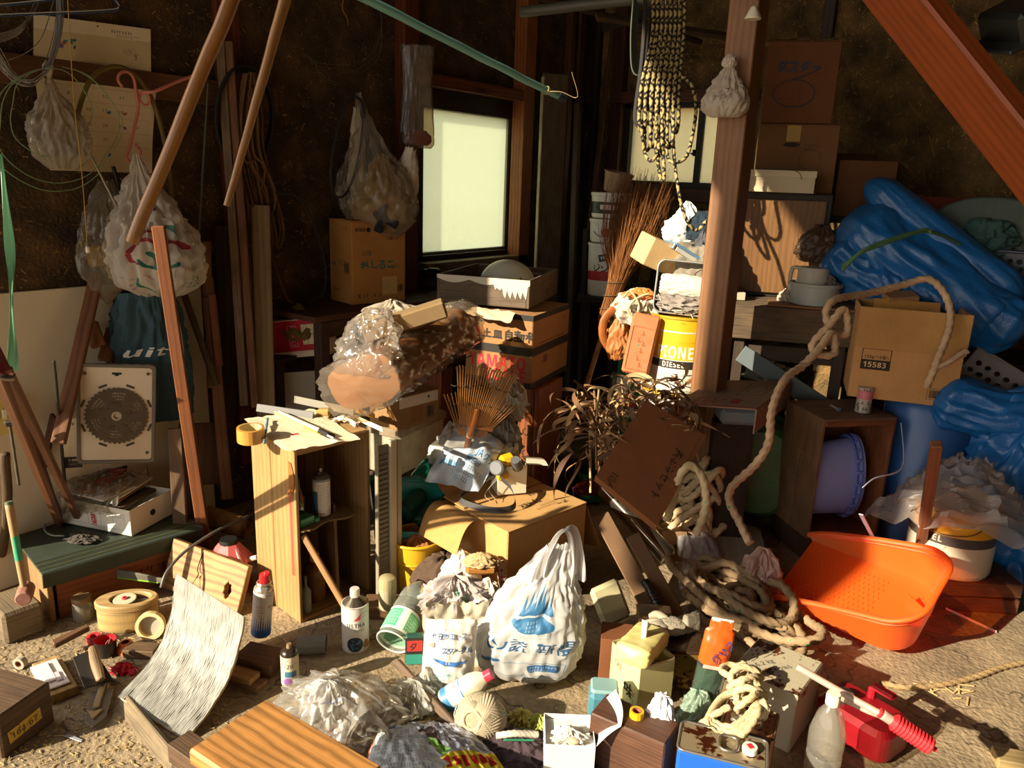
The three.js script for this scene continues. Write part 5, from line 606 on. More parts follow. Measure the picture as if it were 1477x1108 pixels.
// wrapped bundle
{
const a=Dp(520,555,2.62),b=Dp(640,478,3.1),t=thing('wrapped_bundle','long brown paper bundle wrapped in crinkled clear plastic, lying aslant','bundle',a),d=sub(b,a),L=V(d).length();
const up=[0,1,0],R=(u,rx,rz,sd,cr)=>surf(56,44,(p,v)=>{const an=p*Math.PI*2,e=Math.sqrt(clamp(Math.min(v,1 - v)*45)),ca=Math.cos(an),sa=Math.sin(an),k=Math.pow(Math.abs(ca)**3 + Math.abs(sa)**3,-1 / 3),w=1 + cr*(1 - 2*Math.abs(N3(ca*3 + sd,v*7,sa*3)))+ cr*0.7*N3(ca*7,v*16,sa*7 + sd);return[rx*e*k*ca*w,v*L*u,rz*e*k*sa*w];},cr>0.1);
const inn=mesh('paper_bundle',R(1.0,0.15,0.085,3,0.03),card('#a3713c'),t);aim(inn,[0.0,0,0],d,[0.5,0,0.8]);
const out=mesh('plastic_wrap',R(1.14,0.172,0.1,5,0.07),film('#e6ddd0',0.93,0.12),t);aim(out,V(d).multiplyScalar(-0.06).toArray(),d,[0.5,0,0.8]);
const fl=mesh('loose_plastic',blob({h:0.24,rx:0.13,rz:0.05,prof:prof(0.9,1,0.75,0.4),crum:0.12,folds:0.3,sd:7,k:4,top:true,nu:90,nv:60}),film('#e4ddd4',0.9,0.14),t);aim(fl,[-0.02,0.02,-0.02],[-0.1,1,-0.5],[1,0,0]);
const bxo=one('flat_parcel','narrow grey-brown parcel with a yellow stain lying on the wrapped bundle','parcel',bx(0.3,0.06,0.1,[0,0,0],[0,0,0],0.006),card('#8f7650'),Dp(584,462,2.72),0.75);bxo.rotation.z=0.33;bxo.rotation.order='YXZ';
one('crumpled_cloth','crumpled dirty white cloth lying on top of the wrapped bundle','cloth',blob({h:0.1,rx:0.12,rz:0.06,prof:prof(0.8,1,0.7,0.2),crum:0.22,sd:9,k:4.5,top:true}),cloth('#b8ac98'),add(Dp(566,462,2.86),[0,-0.03,0]),0.8);
one('white_plastic','crumpled white plastic film end behind the wrapped bundle','plastic',blob({h:0.08,rx:0.08,rz:0.05,prof:prof(0.9,1,0.5,0.1),crum:0.25,sd:10,k:5,top:true,flat:true}),film('#e2ddd2',0.5,0.4),Dp(648,470,3.2),0.8);
}
// white storage box with papers, small carton
const qWb=pxBox([575,690],[573,622],[500,600],[632,590],0.25);
{const t=thing('white_box','old off-white lidded storage box behind the wooden cabinet','box',qWb.p,qWb.ry),{w,h,d}=qWb;mesh('body',bx(w - 0.012,h - 0.02,d - 0.012,[0,(h - 0.02)/ 2,0],[0,0,0],0.006),grime('#b3aa94',0.6),t);mesh('lid',[bx(w,0.012,d,[0,h - 0.006,0],[0,0,0],0.004),bx(w,0.03,0.008,[0,h - 0.02,d / 2]),bx(0.008,0.03,d,[-w / 2,h - 0.02,0])],grime('#8a7d68',0.6),t);const F=frameAt(qWb),y=qWb.top + 0.002;one('cardboard_sheet','dark grey-brown cardboard sheets lying on the white storage box','cardboard',[bx(w*0.7,0.01,d*0.6,[0,0.005,0],[0,0,0],0.001),bx(w*0.5,0.008,d*0.5,[0.02,0.015,-0.03],[0,0.3,0],0.001)],card('#6d5a44'),F(0.02,y,0),qWb.ry);one('red_booklet','thin dark red booklet under the cardboard sheets','booklet',bx(0.14,0.006,0.2,[0,0.003,0]),plain('#6e2a2a',0.6),F(-0.1,y,0.06),qWb.ry + 0.3);one('box_plinth','dark wooden plinth under the white storage box','plinth',bx(w,0.248,d,[0,0.124,0]),wood('#4a3524',2),[qWb.p[0],0,qWb.p[2]],qWb.ry);}
{const p=Dp(604,592,2.95),t=thing('small_carton','small brown carton with a white label and barcode left of the lettered timber','carton',add(p,[0,-0.06,0]),1.5);mesh('body',bx(0.22,0.13,0.16,[0,0.065,-0.08],[0,0,0],0.003),card('#9c7a50'),t);print(t,0.2,0.12,[0,0.065,0.0015],[0,0,0],(g,W,H)=>{g.fillStyle='#cfc8b8';g.fillRect(0,0,W,H*0.35);g.fillStyle='#3a5a7a';g.beginPath();g.arc(W*0.75,H*0.15,6,0,7);g.fill();g.strokeStyle='#2a221a';g.strokeRect(W*0.7,H*0.45,W*0.2,H*0.4);barcode(g,W*0.72,H*0.48,W*0.16,H*0.34);g.fillStyle='#8a6034';g.fillRect(W*0.3,H*0.4,W*0.3,H*0.5);});}
for(let i=0,pts=[[625,520],[640,510],[655,518],[612,524]];i<4;i++){const p=Dp(pts[i][0],pts[i][1],3.02);one('green_strap',['dark green folded strap lying beside the scale carton, leftmost','dark green folded strap lying on top beside the scale carton','dark green folded strap lying close against the scale carton','dark green strap end trailing under the wrapped bundle'][i],'strap',surf(20,3,(u,v)=>[(u - 0.5)*0.14,0.012*Math.sin(u*5 + i)+ 0.01,(v - 0.5)*0.035 + 0.01*Math.sin(u*4 + i)]),cloth('#3f4f2e'),p,0.6 + 0.2*Math.sin(i*2));}
// timber crates below the scale carton
const qRc=pxBox([768,740],[767,563],[747,560],[817,545],0),RT=qRc.h;
{
const t=thing('timber_crate','upright orange-brown timber crate of two boards with black writing on its edge','crate',qRc.p,qRc.ry),{w,h,d}=qRc;for(const[x,ww]of[[-w*0.28,w*0.42],[w*0.215,w*0.55]])mesh('board',bx(ww,h,0.018,[x,h / 2,d / 2 - 0.009],[0,0,0],0.002,1),wood('#a85c24',1,0.5),t);mesh('edge_board',bx(0.02,h,d - 0.02,[-w / 2 + 0.01,h / 2,-0.01],[0,0,0],0.002,1),wood('#9c5a2a',1,0.55),t);mesh('edge_board',bx(0.02,h,d - 0.02,[w / 2 - 0.01,h / 2,-0.01],[0,0,0],0.002,1),wood('#8f5024',1,0.55),t);mesh('top_board',bx(w - 0.042,0.015,d - 0.02,[0,h - 0.009,-0.01]),wood('#8f5024',1),t);
onX(t,qRc,d,h*0.8,h*0.52,0,(g,W,H)=>{g.strokeStyle='#2a1a0e';g.lineWidth=5;g.lineCap='round';for(const y of[0.08,0.3,0.52]){g.beginPath();g.arc(W*0.45,H*y + 14,15,0.6,4.4);g.stroke();g.beginPath();g.moveTo(W*0.7,H*y);g.lineTo(W*0.7,H*y + 34);g.stroke();}});
const p2=Yp(640,700,0),h2=Hp(p2,633,533),t2=thing('timber_crate','upright orange-brown timber end with dark marks left of the bamboo rake','crate',p2,1.72);mesh('board',bx(0.1,h2,0.02,[0,h2 / 2,0],[0,0,0],0.002,1),wood('#a5622c',1,0.55),t2);mesh('edge_board',bx(0.02,h2,0.28,[-0.04,h2 / 2,-0.15],[0,0,0],0.002,1),wood('#9c5a2a',1),t2);mesh('edge_board',bx(0.02,h2,0.28,[0.04,h2 / 2,-0.15],[0,0,0],0.002,1),wood('#7c4a22',1),t2);
onX(t2,{w:0.1},0.26,h2*0.7,h2*0.6,-0.15,(g,W,H)=>{g.strokeStyle='#2a1a0e';g.lineWidth=5;g.lineCap='round';for(const y of[0.12,0.32,0.5]){g.beginPath();g.moveTo(W*0.35,H*y);g.quadraticCurveTo(W*0.7,H*y + 6,W*0.4,H*y + 22);g.quadraticCurveTo(W*0.6,H*y + 30,W*0.75,H*y + 16);g.stroke();}});
}
const qYa=pxBox([765,562],[767,456],[672,445],[824,438],RT + 0.002);
{
const t=carton('scale_carton','brown carton printed with red scale lettering and black bands, under the grey tray','carton',qYa,card('#ad7f50')),{w,h,d}=qYa;
const bands=(g,W,H)=>{g.fillStyle='#2b2723';g.fillRect(0,0,W,H*0.075);g.fillRect(0,H*0.44,W,H*0.115);g.fillRect(0,H*0.92,W,H*0.08);};
onX(t,qYa,d,h,h / 2,0,(g,W,H)=>{bands(g,W,H);g.fillStyle='#c22a38';g.beginPath();g.arc(W*0.12,H*0.3,H*0.09,0,7);g.fill();g.fillStyle='#ad7f50';g.fillRect(W*0.095,H*0.22,W*0.05,H*0.13);say(g,'Q',W*0.07,H*0.2,H*0.15,'#c22a38',0.1);let x=W*0.24;for(const ch of '上皿自動秤'){say(g,ch,x,H*0.22,H*0.15,'#2b2420',0.15);x +=H*0.165;}g.save();g.scale(1,1.15);say(g,'YAMATO',W*0.05,H*0.49,H*0.185,'#c62c3c',0.1);say(g,'SCALE',W*0.3,H*0.645,H*0.185,'#c62c3c',0.1);g.restore();});
onZ(t,qYa,w,h,0,h / 2,(g,W,H)=>{bands(g,W,H);g.fillStyle='#4a3a2a';g.fillRect(W*0.16,H*0.4,W*0.7,3);g.fillStyle='#6e3a2c';g.fillRect(W*0.3,H*0.6,W*0.1,H*0.1);tiny(g,W*0.8,H*0.14,W*0.12,1,18,'#4a3a2a');});
const F=frameAt(qYa);one('kraft_sheet','crumpled greyish wrapping sheet hanging over the edge under the grey tray','sheet',surf(24,8,(u,v)=>[-0.02 - 0.05*v + 0.006*N3(u*5,v*3,2),0.012 - 0.02*v*v - 0.02*u*v + 0.006*N3(u*6,v*4,8),(u - 0.5)*0.3]),plain('#b9ab92',0.7),F(-w / 2 - 0.0,RT + h + 0.004,-0.06),qYa.ry);
}
const qTr=pxBox([763,446],[763,405],[630,395],[806,388],RT + qYa.h + 0.018);
{
const t=thing('grey_tray','wooden tray with dripped white paint on the brown scale carton','tray',qTr.p,qTr.ry),{w,h,d}=qTr,m=wood('#80705e',2,0.8);tray(t,w,h,d,0.014,m,{c:0.002});
onX(t,qTr,d,h,h / 2,0,(g,W,H)=>{g.fillStyle='#cdc5b4';g.beginPath();g.moveTo(0,0);g.lineTo(W,0);g.lineTo(W,H*0.1);for(let x=W;x>=0;x -=8){const k=x>W*0.62&&x<W*0.97?0.3 + 0.4*Math.abs(Math.sin(x*0.13))*(x>W*0.72?1:0.3):0.12 + 0.14*Math.abs(Math.sin(x*0.02));g.lineTo(x,H*k);}g.fill();},{name:'paint_drips'});
const F=frameAt(qTr),hp=F(0.02,qTr.p[1]+ h*0.55,0.03),o=thing('white_helmet','white rounded safety helmet lying in the grey tray','helmet',hp,qTr.ry - 1.57);mesh('shell',at(new THREE.SphereGeometry(0.125,48,24,0,6.2832,0,1.62),[0,-0.01,0],[0,0,0],[1.1,0.98,1]),plain('#cfcbb2',0.32),o);mesh('rim',at(new THREE.TorusGeometry(0.125,0.006,8,48),[0,-0.015,0],[Math.PI / 2,0,0],[1.1,1,1]),plain('#c6c2aa',0.4),o);mesh('dark_emblem',at(slab([[-0.018,-0.022],[0.02,-0.016],[0.014,0.006],[0.024,0.02],[0,0.014],[-0.014,0.022],[-0.006,0]],0.003,0.0006),[0.098,0.02,0.092],[0,0.8,-0.2]),plain('#33402a',0.4),o);
one('tray_filling','small grey box lying behind the helmet in the grey tray','box',bx(0.05,0.07,0.09,[0,0.035,0]),plain('#6f7480',0.5),F(-0.13,qTr.p[1]+ 0.016,-0.04),qTr.ry);one('pot_end','brown pot end visible right of the helmet in the tray','pot',cyl(0.05,0.045,0.09,24),plain('#7c5a48',0.5),F(0.17,qTr.p[1]+ 0.016,0.11),0);
one('lens_tube','black and chrome tube end lying on the window sill left of the tray','tube',[at(lathe([[0.02,-0.04],[0.028,-0.03],[0.028,0.02],[0.02,0.03],[0.02,0.05],[0.014,0.05],[0.012,-0.04]],28),[0,0,0],[0,0,1.57])],plain('#2a2724',0.3,0.5),add(Xp(624,394,0.16),[0,0,0]),0.3);
}
// leaning board and poles in the corner
{const p=Xp(801,107,0.26),t=thing('weathered_board','thick weathered board standing in the corner with a whitish left edge','board',[p[0]+ 0.02,0,p[2]+ 0.02],1.02);const h=p[1];mesh('plank',bx(0.155,h,0.034,[0,h / 2,0],[-0.012,0,0],0.006,1),wood('#6f5c44',2,0.85),t);mesh('pale_edge',bx(0.006,h*0.98,0.036,[-0.078,h / 2,0],[-0.012,0,0],0.002,1),wood('#c9bda2',2),t);}
for(const[a,b,w,c,l]of[[[834,150],[822,560],0.035,'#4a3420','dark square pole standing right of the weathered board'],[[846,330],[838,560],0.03,'#2f2116','thin dark pole in the corner behind the broom']]){const p=Dp(b[0],b[1],4.35),q=Dp(a[0],a[1],4.5);stick('corner_pole',l,'pole',[p[0],0.0,p[2]],q,w,w,wood(c,2));}
stick('corner_pole','thin red-brown pole leaning across the corner behind the stacked pails','pole',Zp(848,345,-4.3),Zp(887,20,-4.7),0.03,0.03,wood('#5f3a24',0),{round:true});
// bamboo rake
{
const B=Yp(652,712,0.24),T=Dp(690,590,2.72),t=thing('bamboo_rake','bamboo leaf rake standing head up in front of the scale carton','rake',B),d=sub(T,B),L=V(d).length(),dn=V(d).normalize(),hd=sub(T,B);
stick('handle',null,null,[0,0,0],d,0.024,0.024,wood('#a8682f',0,0.4),{round:true,parent:t,taper:0.95});
const side=new THREE.Vector3(0.81,0,-0.59),N=22;side.addScaledVector(dn,-side.dot(dn)).normalize();const nn=side.clone().cross(dn);
const tip=(i)=>{const a=(i /(N - 1)- 0.5)*0.66,l=0.31;return V(hd).addScaledVector(dn,l*Math.cos(a)- 0.06).addScaledVector(side,l*Math.sin(a)*1.05 - 0.01).toArray();},root=(i)=>V(hd).addScaledVector(dn,-0.1).addScaledVector(side,(i /(N - 1)- 0.5)*0.1).toArray();
for(let i=0;i<N;i++){const a=root(i),b=tip(i),m=mix(a,b,0.55);const tn=add(b,nn.clone().multiplyScalar(i % 3?0.02:0.03).toArray());mesh('tine',sweep([a,m,mix(m,b,0.8),tn],0.003,{rad:5,seg:8}),wood(i % 2?'#c48a4e':'#b47a42',0,0.45),t);}
for(let i=0;i<12;i++){const s=i<6?-1:1,k=i % 6,a=V(hd).addScaledVector(dn,-0.17).addScaledVector(side,s*(0.02 + k*0.004)).toArray(),b=V(hd).addScaledVector(dn,0.06 + 0.012*Math.sin(k)).addScaledVector(side,s*(0.07 + k*0.012)).toArray();mesh('tine',sweep([a,mix(a,b,0.5),b],0.0026,{rad:5,seg:6}),wood('#b07a48',0,0.45),t);}
const wire=(h,w)=>{const q=[];for(let i=0;i<=16;i++){const u=i / 16 - 0.5;q.push(V(hd).addScaledVector(dn,h - u*u*0.12 + 0.004*Math.sin(i*2)).addScaledVector(side,u*w).addScaledVector(nn,0.006*(i % 2?1:-1)).toArray());}return sweep(q,0.0018,{rad:5,seg:40});};mesh('binding_wire',[wire(0.13,0.23),wire(0.03,0.2),wire(-0.1,0.14)],plain('#33291e',0.5,0.4),t);mesh('grip_band',cyl(0.0135,0.0135,0.05,14,V(hd).addScaledVector(dn,-0.17).toArray(),[0.1,0,-0.2]),plain('#c9b48c',0.4),t);mesh('cross_piece',at(bx(0.15,0.018,0.006),V(hd).addScaledVector(dn,-0.1).toArray(),[0,0.63,-0.2]),wood('#8f5a30',0),t);void L;
}
one('white_bag','crumpled white plastic bag behind the rake handle','bag',blob({h:0.24,rx:0.09,rz:0.1,prof:prof(0.9,1,0.9,0.6,0.2),crum:0.16,sd:101,k:4,top:true}),film('#dcdad4',0.35,0.5),add(Yp(640,690,0.28),[0,-0.02,-0.05]),0.4);
{const c=[Dp(668,600,3.0),Dp(728,640,2.95),Dp(690,712,2.85),Dp(612,692,2.85)];const t=ctex(500,400,(g,w,h)=>{g.fillStyle='#c9d6e2';g.fillRect(0,0,w,h);g.save();g.translate(w*0.62,h*0.25);g.rotate(0.06);say(g,'JA',20,30,56,'#2f6f9e',0.1);say(g,'グル',96,36,46,'#2f6f9e',0.13);say(g,'朝日',-40,100,52,'#3f86b4',0.1);tiny(g,-60,170,200,3,22,'#3f86b4');say(g,'日',60,100,46,'#3f86b4',0.1);g.restore();for(let i=0;i<4;i++){g.fillStyle='#4f8fb8';g.fillRect(40 + i*46,270,32,26);}});one('printed_bag','pale blue plastic bag with blue lettering lying under the rake','bag',sheetGeo(c,[0.4,0.7,0.6],(u,v)=>0.05*Math.sin(u*3.1)*Math.sin(v*3.1)+ 0.02*N3(u*3,v*3,2),30,30),new THREE.MeshPhysicalMaterial({map:t,roughness:0.4,transmission:0.2,thickness:0,side:THREE.DoubleSide}),c[0]);}
one('white_bag','small bundle of white plastic bags in the gap between the timber crates','bag',blob({h:0.16,rx:0.07,rz:0.06,prof:prof(0.8,1,0.9,0.4),crum:0.2,sd:103,k:5,top:true}),film('#d9d6d0',0.3,0.5),add(Dp(732,582,3.15),[0,-0.06,0]),0.2);
one('grey_bag','dull grey plastic bag low in the gap beside the lettered timber crate','bag',blob({h:0.14,rx:0.06,rz:0.06,prof:prof(0.9,1,0.8,0.4),crum:0.2,sd:104,k:5,top:true}),plain('#8d877c',0.5),add(Dp(728,628,3.05),[0,-0.07,0]),0.2);
// ---------------------------------------------------------------- corner behind the post: pails, broom, cans, leaf heap
function pail(t,r,h,mBody,o={}){mesh('pail_body',lathe([[0,0.006],[r*0.94,0.004],[r*0.955,0],[r*0.955,0.01],[r*0.95,h*0.28],[r*0.965,h*0.3],[r*0.95,h*0.32],[r*0.975,h*0.78],[r,h*0.8],[r*0.985,h*0.83],[r*0.99,h*0.97]],48),mBody,t);mesh('lid',lathe([[r*0.985,h*0.965],[r*1.025,h*0.97],[r*1.03,h*0.985],[r*1.01,h],[r*0.94,h - 0.004],[r*0.92,h - 0.012],[0,h - 0.012]],48),o.lid??mBody,t);}
const pA=Dp(978,556,3.62),PB=pA[1];
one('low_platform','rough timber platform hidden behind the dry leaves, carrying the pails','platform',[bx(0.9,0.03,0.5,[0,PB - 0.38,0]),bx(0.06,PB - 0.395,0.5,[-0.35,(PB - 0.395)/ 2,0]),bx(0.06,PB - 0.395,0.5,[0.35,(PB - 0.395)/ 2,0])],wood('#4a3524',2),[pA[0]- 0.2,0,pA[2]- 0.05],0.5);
{const t=thing('oil_pail','yellow and white diesel oil pail with large lettering beside the post','pail',pA,faceCam(pA));pail(t,0.15,0.345,grime('#d8d3c6',0.45,0.1),{lid:rusty('#c9a21e',0.5,0.2)});wrap(t,0.149,0.235,0.335,0,(g,W,H)=>{g.fillStyle='#d0a316';g.fillRect(0,0,W,H);for(let i=0;i<40;i++){g.fillStyle=`rgba(120,80,20,${rr(0.1, 0.4)})`;g.fillRect(rr(0,W),rr(0,14),rr(4,20),rr(2,8));}},{k:500,name:'yellow_band',bg:'#d0a316'});wrap(t,0.1475,0.01,0.235,0,(g,W,H)=>{g.fillStyle='#d8d2c4';g.fillRect(0,0,W,H);g.fillStyle='#cfa116';g.fillRect(0,0,W,H*0.37);g.fillStyle='#2b2825';g.fillRect(0,H*0.39,W,H*0.16);const x=W*0.5 - 118;g.save();g.translate(x,H*0.06);g.scale(0.82,1.15);say(g,'PIONEER',0,0,60,'#e6dfcc',0.1);g.restore();say(g,'DIESEL',W*0.5 - 86,H*0.405,28,'#ddd6c6',0.1);tiny(g,W*0.5 - 100,H*0.7,60,2,14,'#a06a5a');for(let i=0;i<130;i++){g.fillStyle=`rgba(${rr(80, 130) | 0},60,40,${rr(0.2, 0.7)})`;g.fillRect(rr(0,W),H*(1 - rr(0,1)**2*0.4),rr(1,6),rr(1,5));}},{k:1000,bg:'#d8d2c4'});mesh('bail_ear',at(new THREE.TorusGeometry(0.014,0.003,6,16),[-0.148,0.29,0.02],[0,1.4,0]),plain('#77705f',0.4,0.7),t);}
{const p=[pA[0]- 0.02,PB - 0.362,pA[2]],t=thing('oil_pail','second oil pail with a yellow lid below the diesel pail','pail',p,faceCam(p));pail(t,0.15,0.355,grime('#c9ccd0',0.45,0.1),{lid:rusty('#d0aa28',0.5,0.2)});wrap(t,0.149,0.12,0.33,0,(g,W,H)=>{g.fillStyle='#2b3f6a';say(g,'OIL',W*0.5 - 40,40,40,'#2b3f6a');},{k:500,name:'printed_lettering'});}
// aluminium basin with cloth, standing on edge on the pail
{
const p=add(Dp(977,466,3.5),[0,0.0,0]),q=[pA[0]+ 0.0,PB + 0.348,pA[2]+ 0.07],t=thing('aluminium_basin','square aluminium basin standing on edge on the diesel pail, stuffed with rags','basin',q,faceCam(q)- 0.1),s=0.235;void p;t.rotation.x=-0.1;
const m=plain('#a9a8a2',0.38,0.75),ring=(a,z)=>rrect(s*a,s*a,0.035*a,6,0,s / 2).map(([x,y])=>[x,y,z]);const w=[];const A=ring(1,0.0),B=ring(0.93,-0.13),C=ring(0.9,-0.12);
const wall=(P,Q)=>surf(P.length,1,(u,v)=>mix(P[Math.round(u*P.length)% P.length],Q[Math.round(u*P.length)% P.length],v));mesh('basin_wall',[wall(A,B),at(slab(rrect(s*0.93,s*0.93,0.03,6,0,s / 2),0.002,0),[0,0,-0.13])],m,t);mesh('rolled_rim',sweep(A.map((x)=>x),0.0045,{closed:true,seg:90,ten:0.1}),m,t);void w;void C;
mesh('white_cloth',at(blob({h:0.2,rx:0.05,rz:0.045,prof:prof(0.9,1,1,0.9),crum:0.05,folds:0.06,sd:111,top:true}),[0.1,0.125,-0.03],[0,0,Math.PI / 2]),cloth('#d9d6c6'),t);mesh('grey_rag',at(blob({h:0.2,rx:0.04,rz:0.05,prof:prof(0.8,1,0.9,0.8),crum:0.22,sd:113,k:5,top:true}),[0.1,0.045,-0.03],[0,0,Math.PI / 2]),cloth('#9a9088'),t);mesh('loose_string',sweep([[-0.1,0.08,0.006],[-0.07,0.03,0.012],[-0.02,0.012,0.012],[0.04,0.02,0.012],[0.08,-0.03,0.02]],0.0022,{rad:5}),plain('#c9c2b0',0.8),t);
}
const PT=PB + 0.345;
const above=(px,py,d)=>Dp(px,py,d);
{const p=above(948,392,3.6),t=thing('tan_carton','sunlit tan carton tilted on top of the rags beside the broom','carton',p,0.85);t.rotation.order='YXZ';t.rotation.z=-0.36;t.rotation.x=0.12;mesh('body',bx(0.25,0.13,0.17,[0,0.075,0],[0,0,0],0.004),card('#d9b984'),t);mesh('flap',bx(0.012,0.125,0.165,[0.131,0.076,0],[0,0,0.05],0.002),card('#c99b58'),t);mesh('tape',bx(0.03,0.03,0.001,[0.02,0.05,0.0865]),plain('#b89058',0.4),t);}
{const p=above(990,372,3.55),t=thing('blue_folder','blue-grey folders lying aslant on the tan carton','folder',p,0.8);t.rotation.order='YXZ';t.rotation.z=-0.5;mesh('cover',bx(0.22,0.012,0.16,[0,0.02,0]),plain('#5f86a8',0.5),t);mesh('paper_block',bx(0.2,0.02,0.15,[0.004,0.003,0.004]),plain('#b9b7ac',0.6),t);mesh('metal_edge',bx(0.012,0.026,0.16,[-0.11,0.006,0]),plain('#a9aca8',0.35,0.6),t);}
one('white_sack','white plastic sack at the top of the pile behind the post','sack',blob({h:0.2,rx:0.1,rz:0.09,prof:prof(0.8,1,0.9,0.5,0.15),crum:0.14,sd:121,k:4,top:true}),film('#e2e6e4',0.3,0.45),add(above(988,345,3.75),[0,-0.03,0]),0.3);
one('navy_hat','dark navy cloth hat lying against the post above the folders','hat',blob({h:0.13,rx:0.07,rz:0.09,prof:prof(0.95,1,0.85,0.4),crum:0.06,sd:122,top:true}),cloth('#1f3140'),add(above(1012,340,3.6),[0,-0.02,0]),0.3);
one('grey_cloth','dark grey cloth hanging below the navy hat against the post','cloth',blob({h:0.17,rx:0.05,rz:0.06,prof:prof(0.7,1,0.8,0.4),crum:0.14,sd:123,k:4,top:true}),cloth('#55565c'),add(above(1013,388,3.55),[0,-0.0,0]),0.3);
one('white_rag','crumpled white rag squeezed between the basin and the post','rag',blob({h:0.13,rx:0.05,rz:0.05,prof:prof(0.7,1,0.8,0.4),crum:0.22,sd:124,k:5,top:true}),cloth('#dcd6c8'),add(above(1006,405,3.55),[0,-0.02,0]),0.3);
one('rag_pile','bundle of grey rags under the tan carton, carrying the pile on the pail','rags',blob({h:0.3,rx:0.13,rz:0.1,prof:prof(0.9,1,0.9,0.7),crum:0.12,sd:125,k:4,top:true}),cloth('#8d8474'),[pA[0]- 0.02,PT + 0.002,pA[2]- 0.1],0.3);
one('white_cloth','dirty white cloth with cord draped over the terracotta packet','cloth',blob({h:0.16,rx:0.1,rz:0.07,prof:prof(0.7,0.9,1,0.8,0.3),crum:0.2,sd:126,k:4.5,top:true}),cloth('#dcd5bf'),add(above(918,462,3.6),[0,-0.02,0]),0.5);
cord('knotted_twine','pale knotted twine lying on the dirty white cloth','twine',[[900,428],[908,420],[916,428],[922,444],[914,458],[906,448],[914,434],[928,426],[936,424]].map(([a,b])=>Dp(a,b,3.5)),0.005,fibre('#c9bd98'),{rope:26});
{const p=above(915,538,3.52),t=thing('terracotta_packet','terracotta coloured flat case with handwriting hanging left of the diesel pail','case',p,faceCam(p)- 0.1);t.rotation.order='YXZ';t.rotation.z=-0.13;t.position.y -=0.02;mesh('body',bx(0.125,0.28,0.04,[0,0.155,0],[0,0,0],0.01),grime('#cf7a52',0.55),t);mesh('raised_frame',[bx(0.1,0.006,0.004,[0,0.04,0.021]),bx(0.1,0.006,0.004,[0,0.24,0.021]),bx(0.006,0.2,0.004,[-0.05,0.14,0.021]),bx(0.006,0.2,0.004,[0.05,0.14,0.021])],grime('#c8744e',0.5),t);print(t,0.08,0.19,[0,0.14,0.0215],[0,0,0],(g,W,H)=>{for(const[x,y]of[[34,12],[20,46],[42,60],[38,92],[30,130],[44,158]]){g.strokeStyle='#7a3a24';g.lineWidth=2;g.beginPath();g.moveTo(x,y);g.quadraticCurveTo(x + 16,y + 4,x + 4,y + 16);g.quadraticCurveTo(x + 10,y + 24,x + 18,y + 14);g.stroke();}});}
{const p=above(886,480,3.6),t=thing('leather_bag','orange-brown leather bag strap bulging beside the broom','bag',p,faceCam(p));mesh('strap',sweep([[0.06,0.13,-0.02],[0.0,0.12,0],[-0.05,0.06,0.01],[-0.05,-0.02,0.01],[-0.01,-0.08,0],[0.04,-0.11,-0.02]],0.02,{flat:0.5,rad:10}),grime('#a5602c',0.5),t);mesh('pouch',at(blob({h:0.2,rx:0.06,rz:0.04,prof:prof(0.6,1,0.8,0.4),crum:0.12,sd:127,k:4,top:true}),[0.02,-0.13,-0.02]),grime('#b5743e',0.55),t);mesh('flap',at(blob({h:0.06,rx:0.08,rz:0.05,prof:prof(0.8,1,0.4),crum:0.14,sd:128,top:true}),[0.11,0.15,-0.02]),plain('#cf7a3a',0.5),t);}
{const p=[pA[0]- 0.27,PB - 0.36,pA[2]- 0.12],t=thing('oil_tin','green and white square oil tin with a red tractor picture left of the pail','tin',p,faceCam(p)- 0.25),h=Math.max(0.3,Hp(p,905,500)- p[1]);mesh('body',bx(0.17,h,0.17,[0,h / 2,0],[0,0,0],0.008),plain('#cdc9bd',0.4,0.2),t);print(t,0.168,h - 0.006,[0,h / 2,0.0865],[0,0,0],(g,W,H)=>{g.fillStyle='#d6d2c6';g.fillRect(0,0,W,H);g.fillStyle='#1f5f38';g.fillRect(0,0,W,H*0.3);g.beginPath();g.moveTo(W*0.55,H*0.3);g.quadraticCurveTo(W*0.22,H*0.5,W*0.42,H*0.57);g.quadraticCurveTo(W*0.6,H*0.62,W*0.78,H*0.55);g.quadraticCurveTo(W*0.85,H*0.45,W*0.55,H*0.3);g.fill();say(g,'ヤンマー',W*0.2,H*0.2,26,'#d9d2be',0.13);g.fillStyle='#b03028';g.fillRect(W*0.32,H*0.55,W*0.26,H*0.06);g.fillRect(W*0.5,H*0.49,W*0.2,H*0.1);g.fillStyle='#24201e';g.beginPath();g.arc(W*0.36,H*0.62,9,0,7);g.arc(W*0.66,H*0.61,14,0,7);g.fill();g.fillStyle='#1f5f38';g.fillRect(0,H*0.72,W,H*0.2);say(g,'GENUINE',W*0.2,H*0.77,18,'#c9b84a',0.1);},{bg:'#d6d2c6'});mesh('rim',bx(0.174,0.006,0.174,[0,h,0],[0,0,0],0.002),plain('#a9a69a',0.4,0.5),t);}
{const p=[pA[0]- 0.42,PB - 0.36,pA[2]- 0.22],t=thing('silver_can','small silver square can in the dark left of the tractor tin','can',p,faceCam(p)),h=0.3;mesh('body',bx(0.11,h,0.1,[0,h / 2,0],[0,0,0],0.014),plain('#8f8d86',0.3,0.7),t);mesh('cap',cyl(0.018,0.017,0.025,18,[0.02,h,0]),mBlack,t);}
{const p=[pA[0]- 0.3,PB - 0.36,pA[2]- 0.34],t=thing('orange_carton','orange and white carton behind the tractor tin','carton',p,faceCam(p)),h=Hp(p,890,480)- p[1];mesh('body',bx(0.12,h,0.1,[0,h / 2,0],[0,0,0],0.003),plain('#d8521f',0.5),t);mesh('white_top',bx(0.122,h*0.2,0.102,[0,h*0.9,0],[0,0,0],0.003),plain('#d9d2c6',0.5),t);}
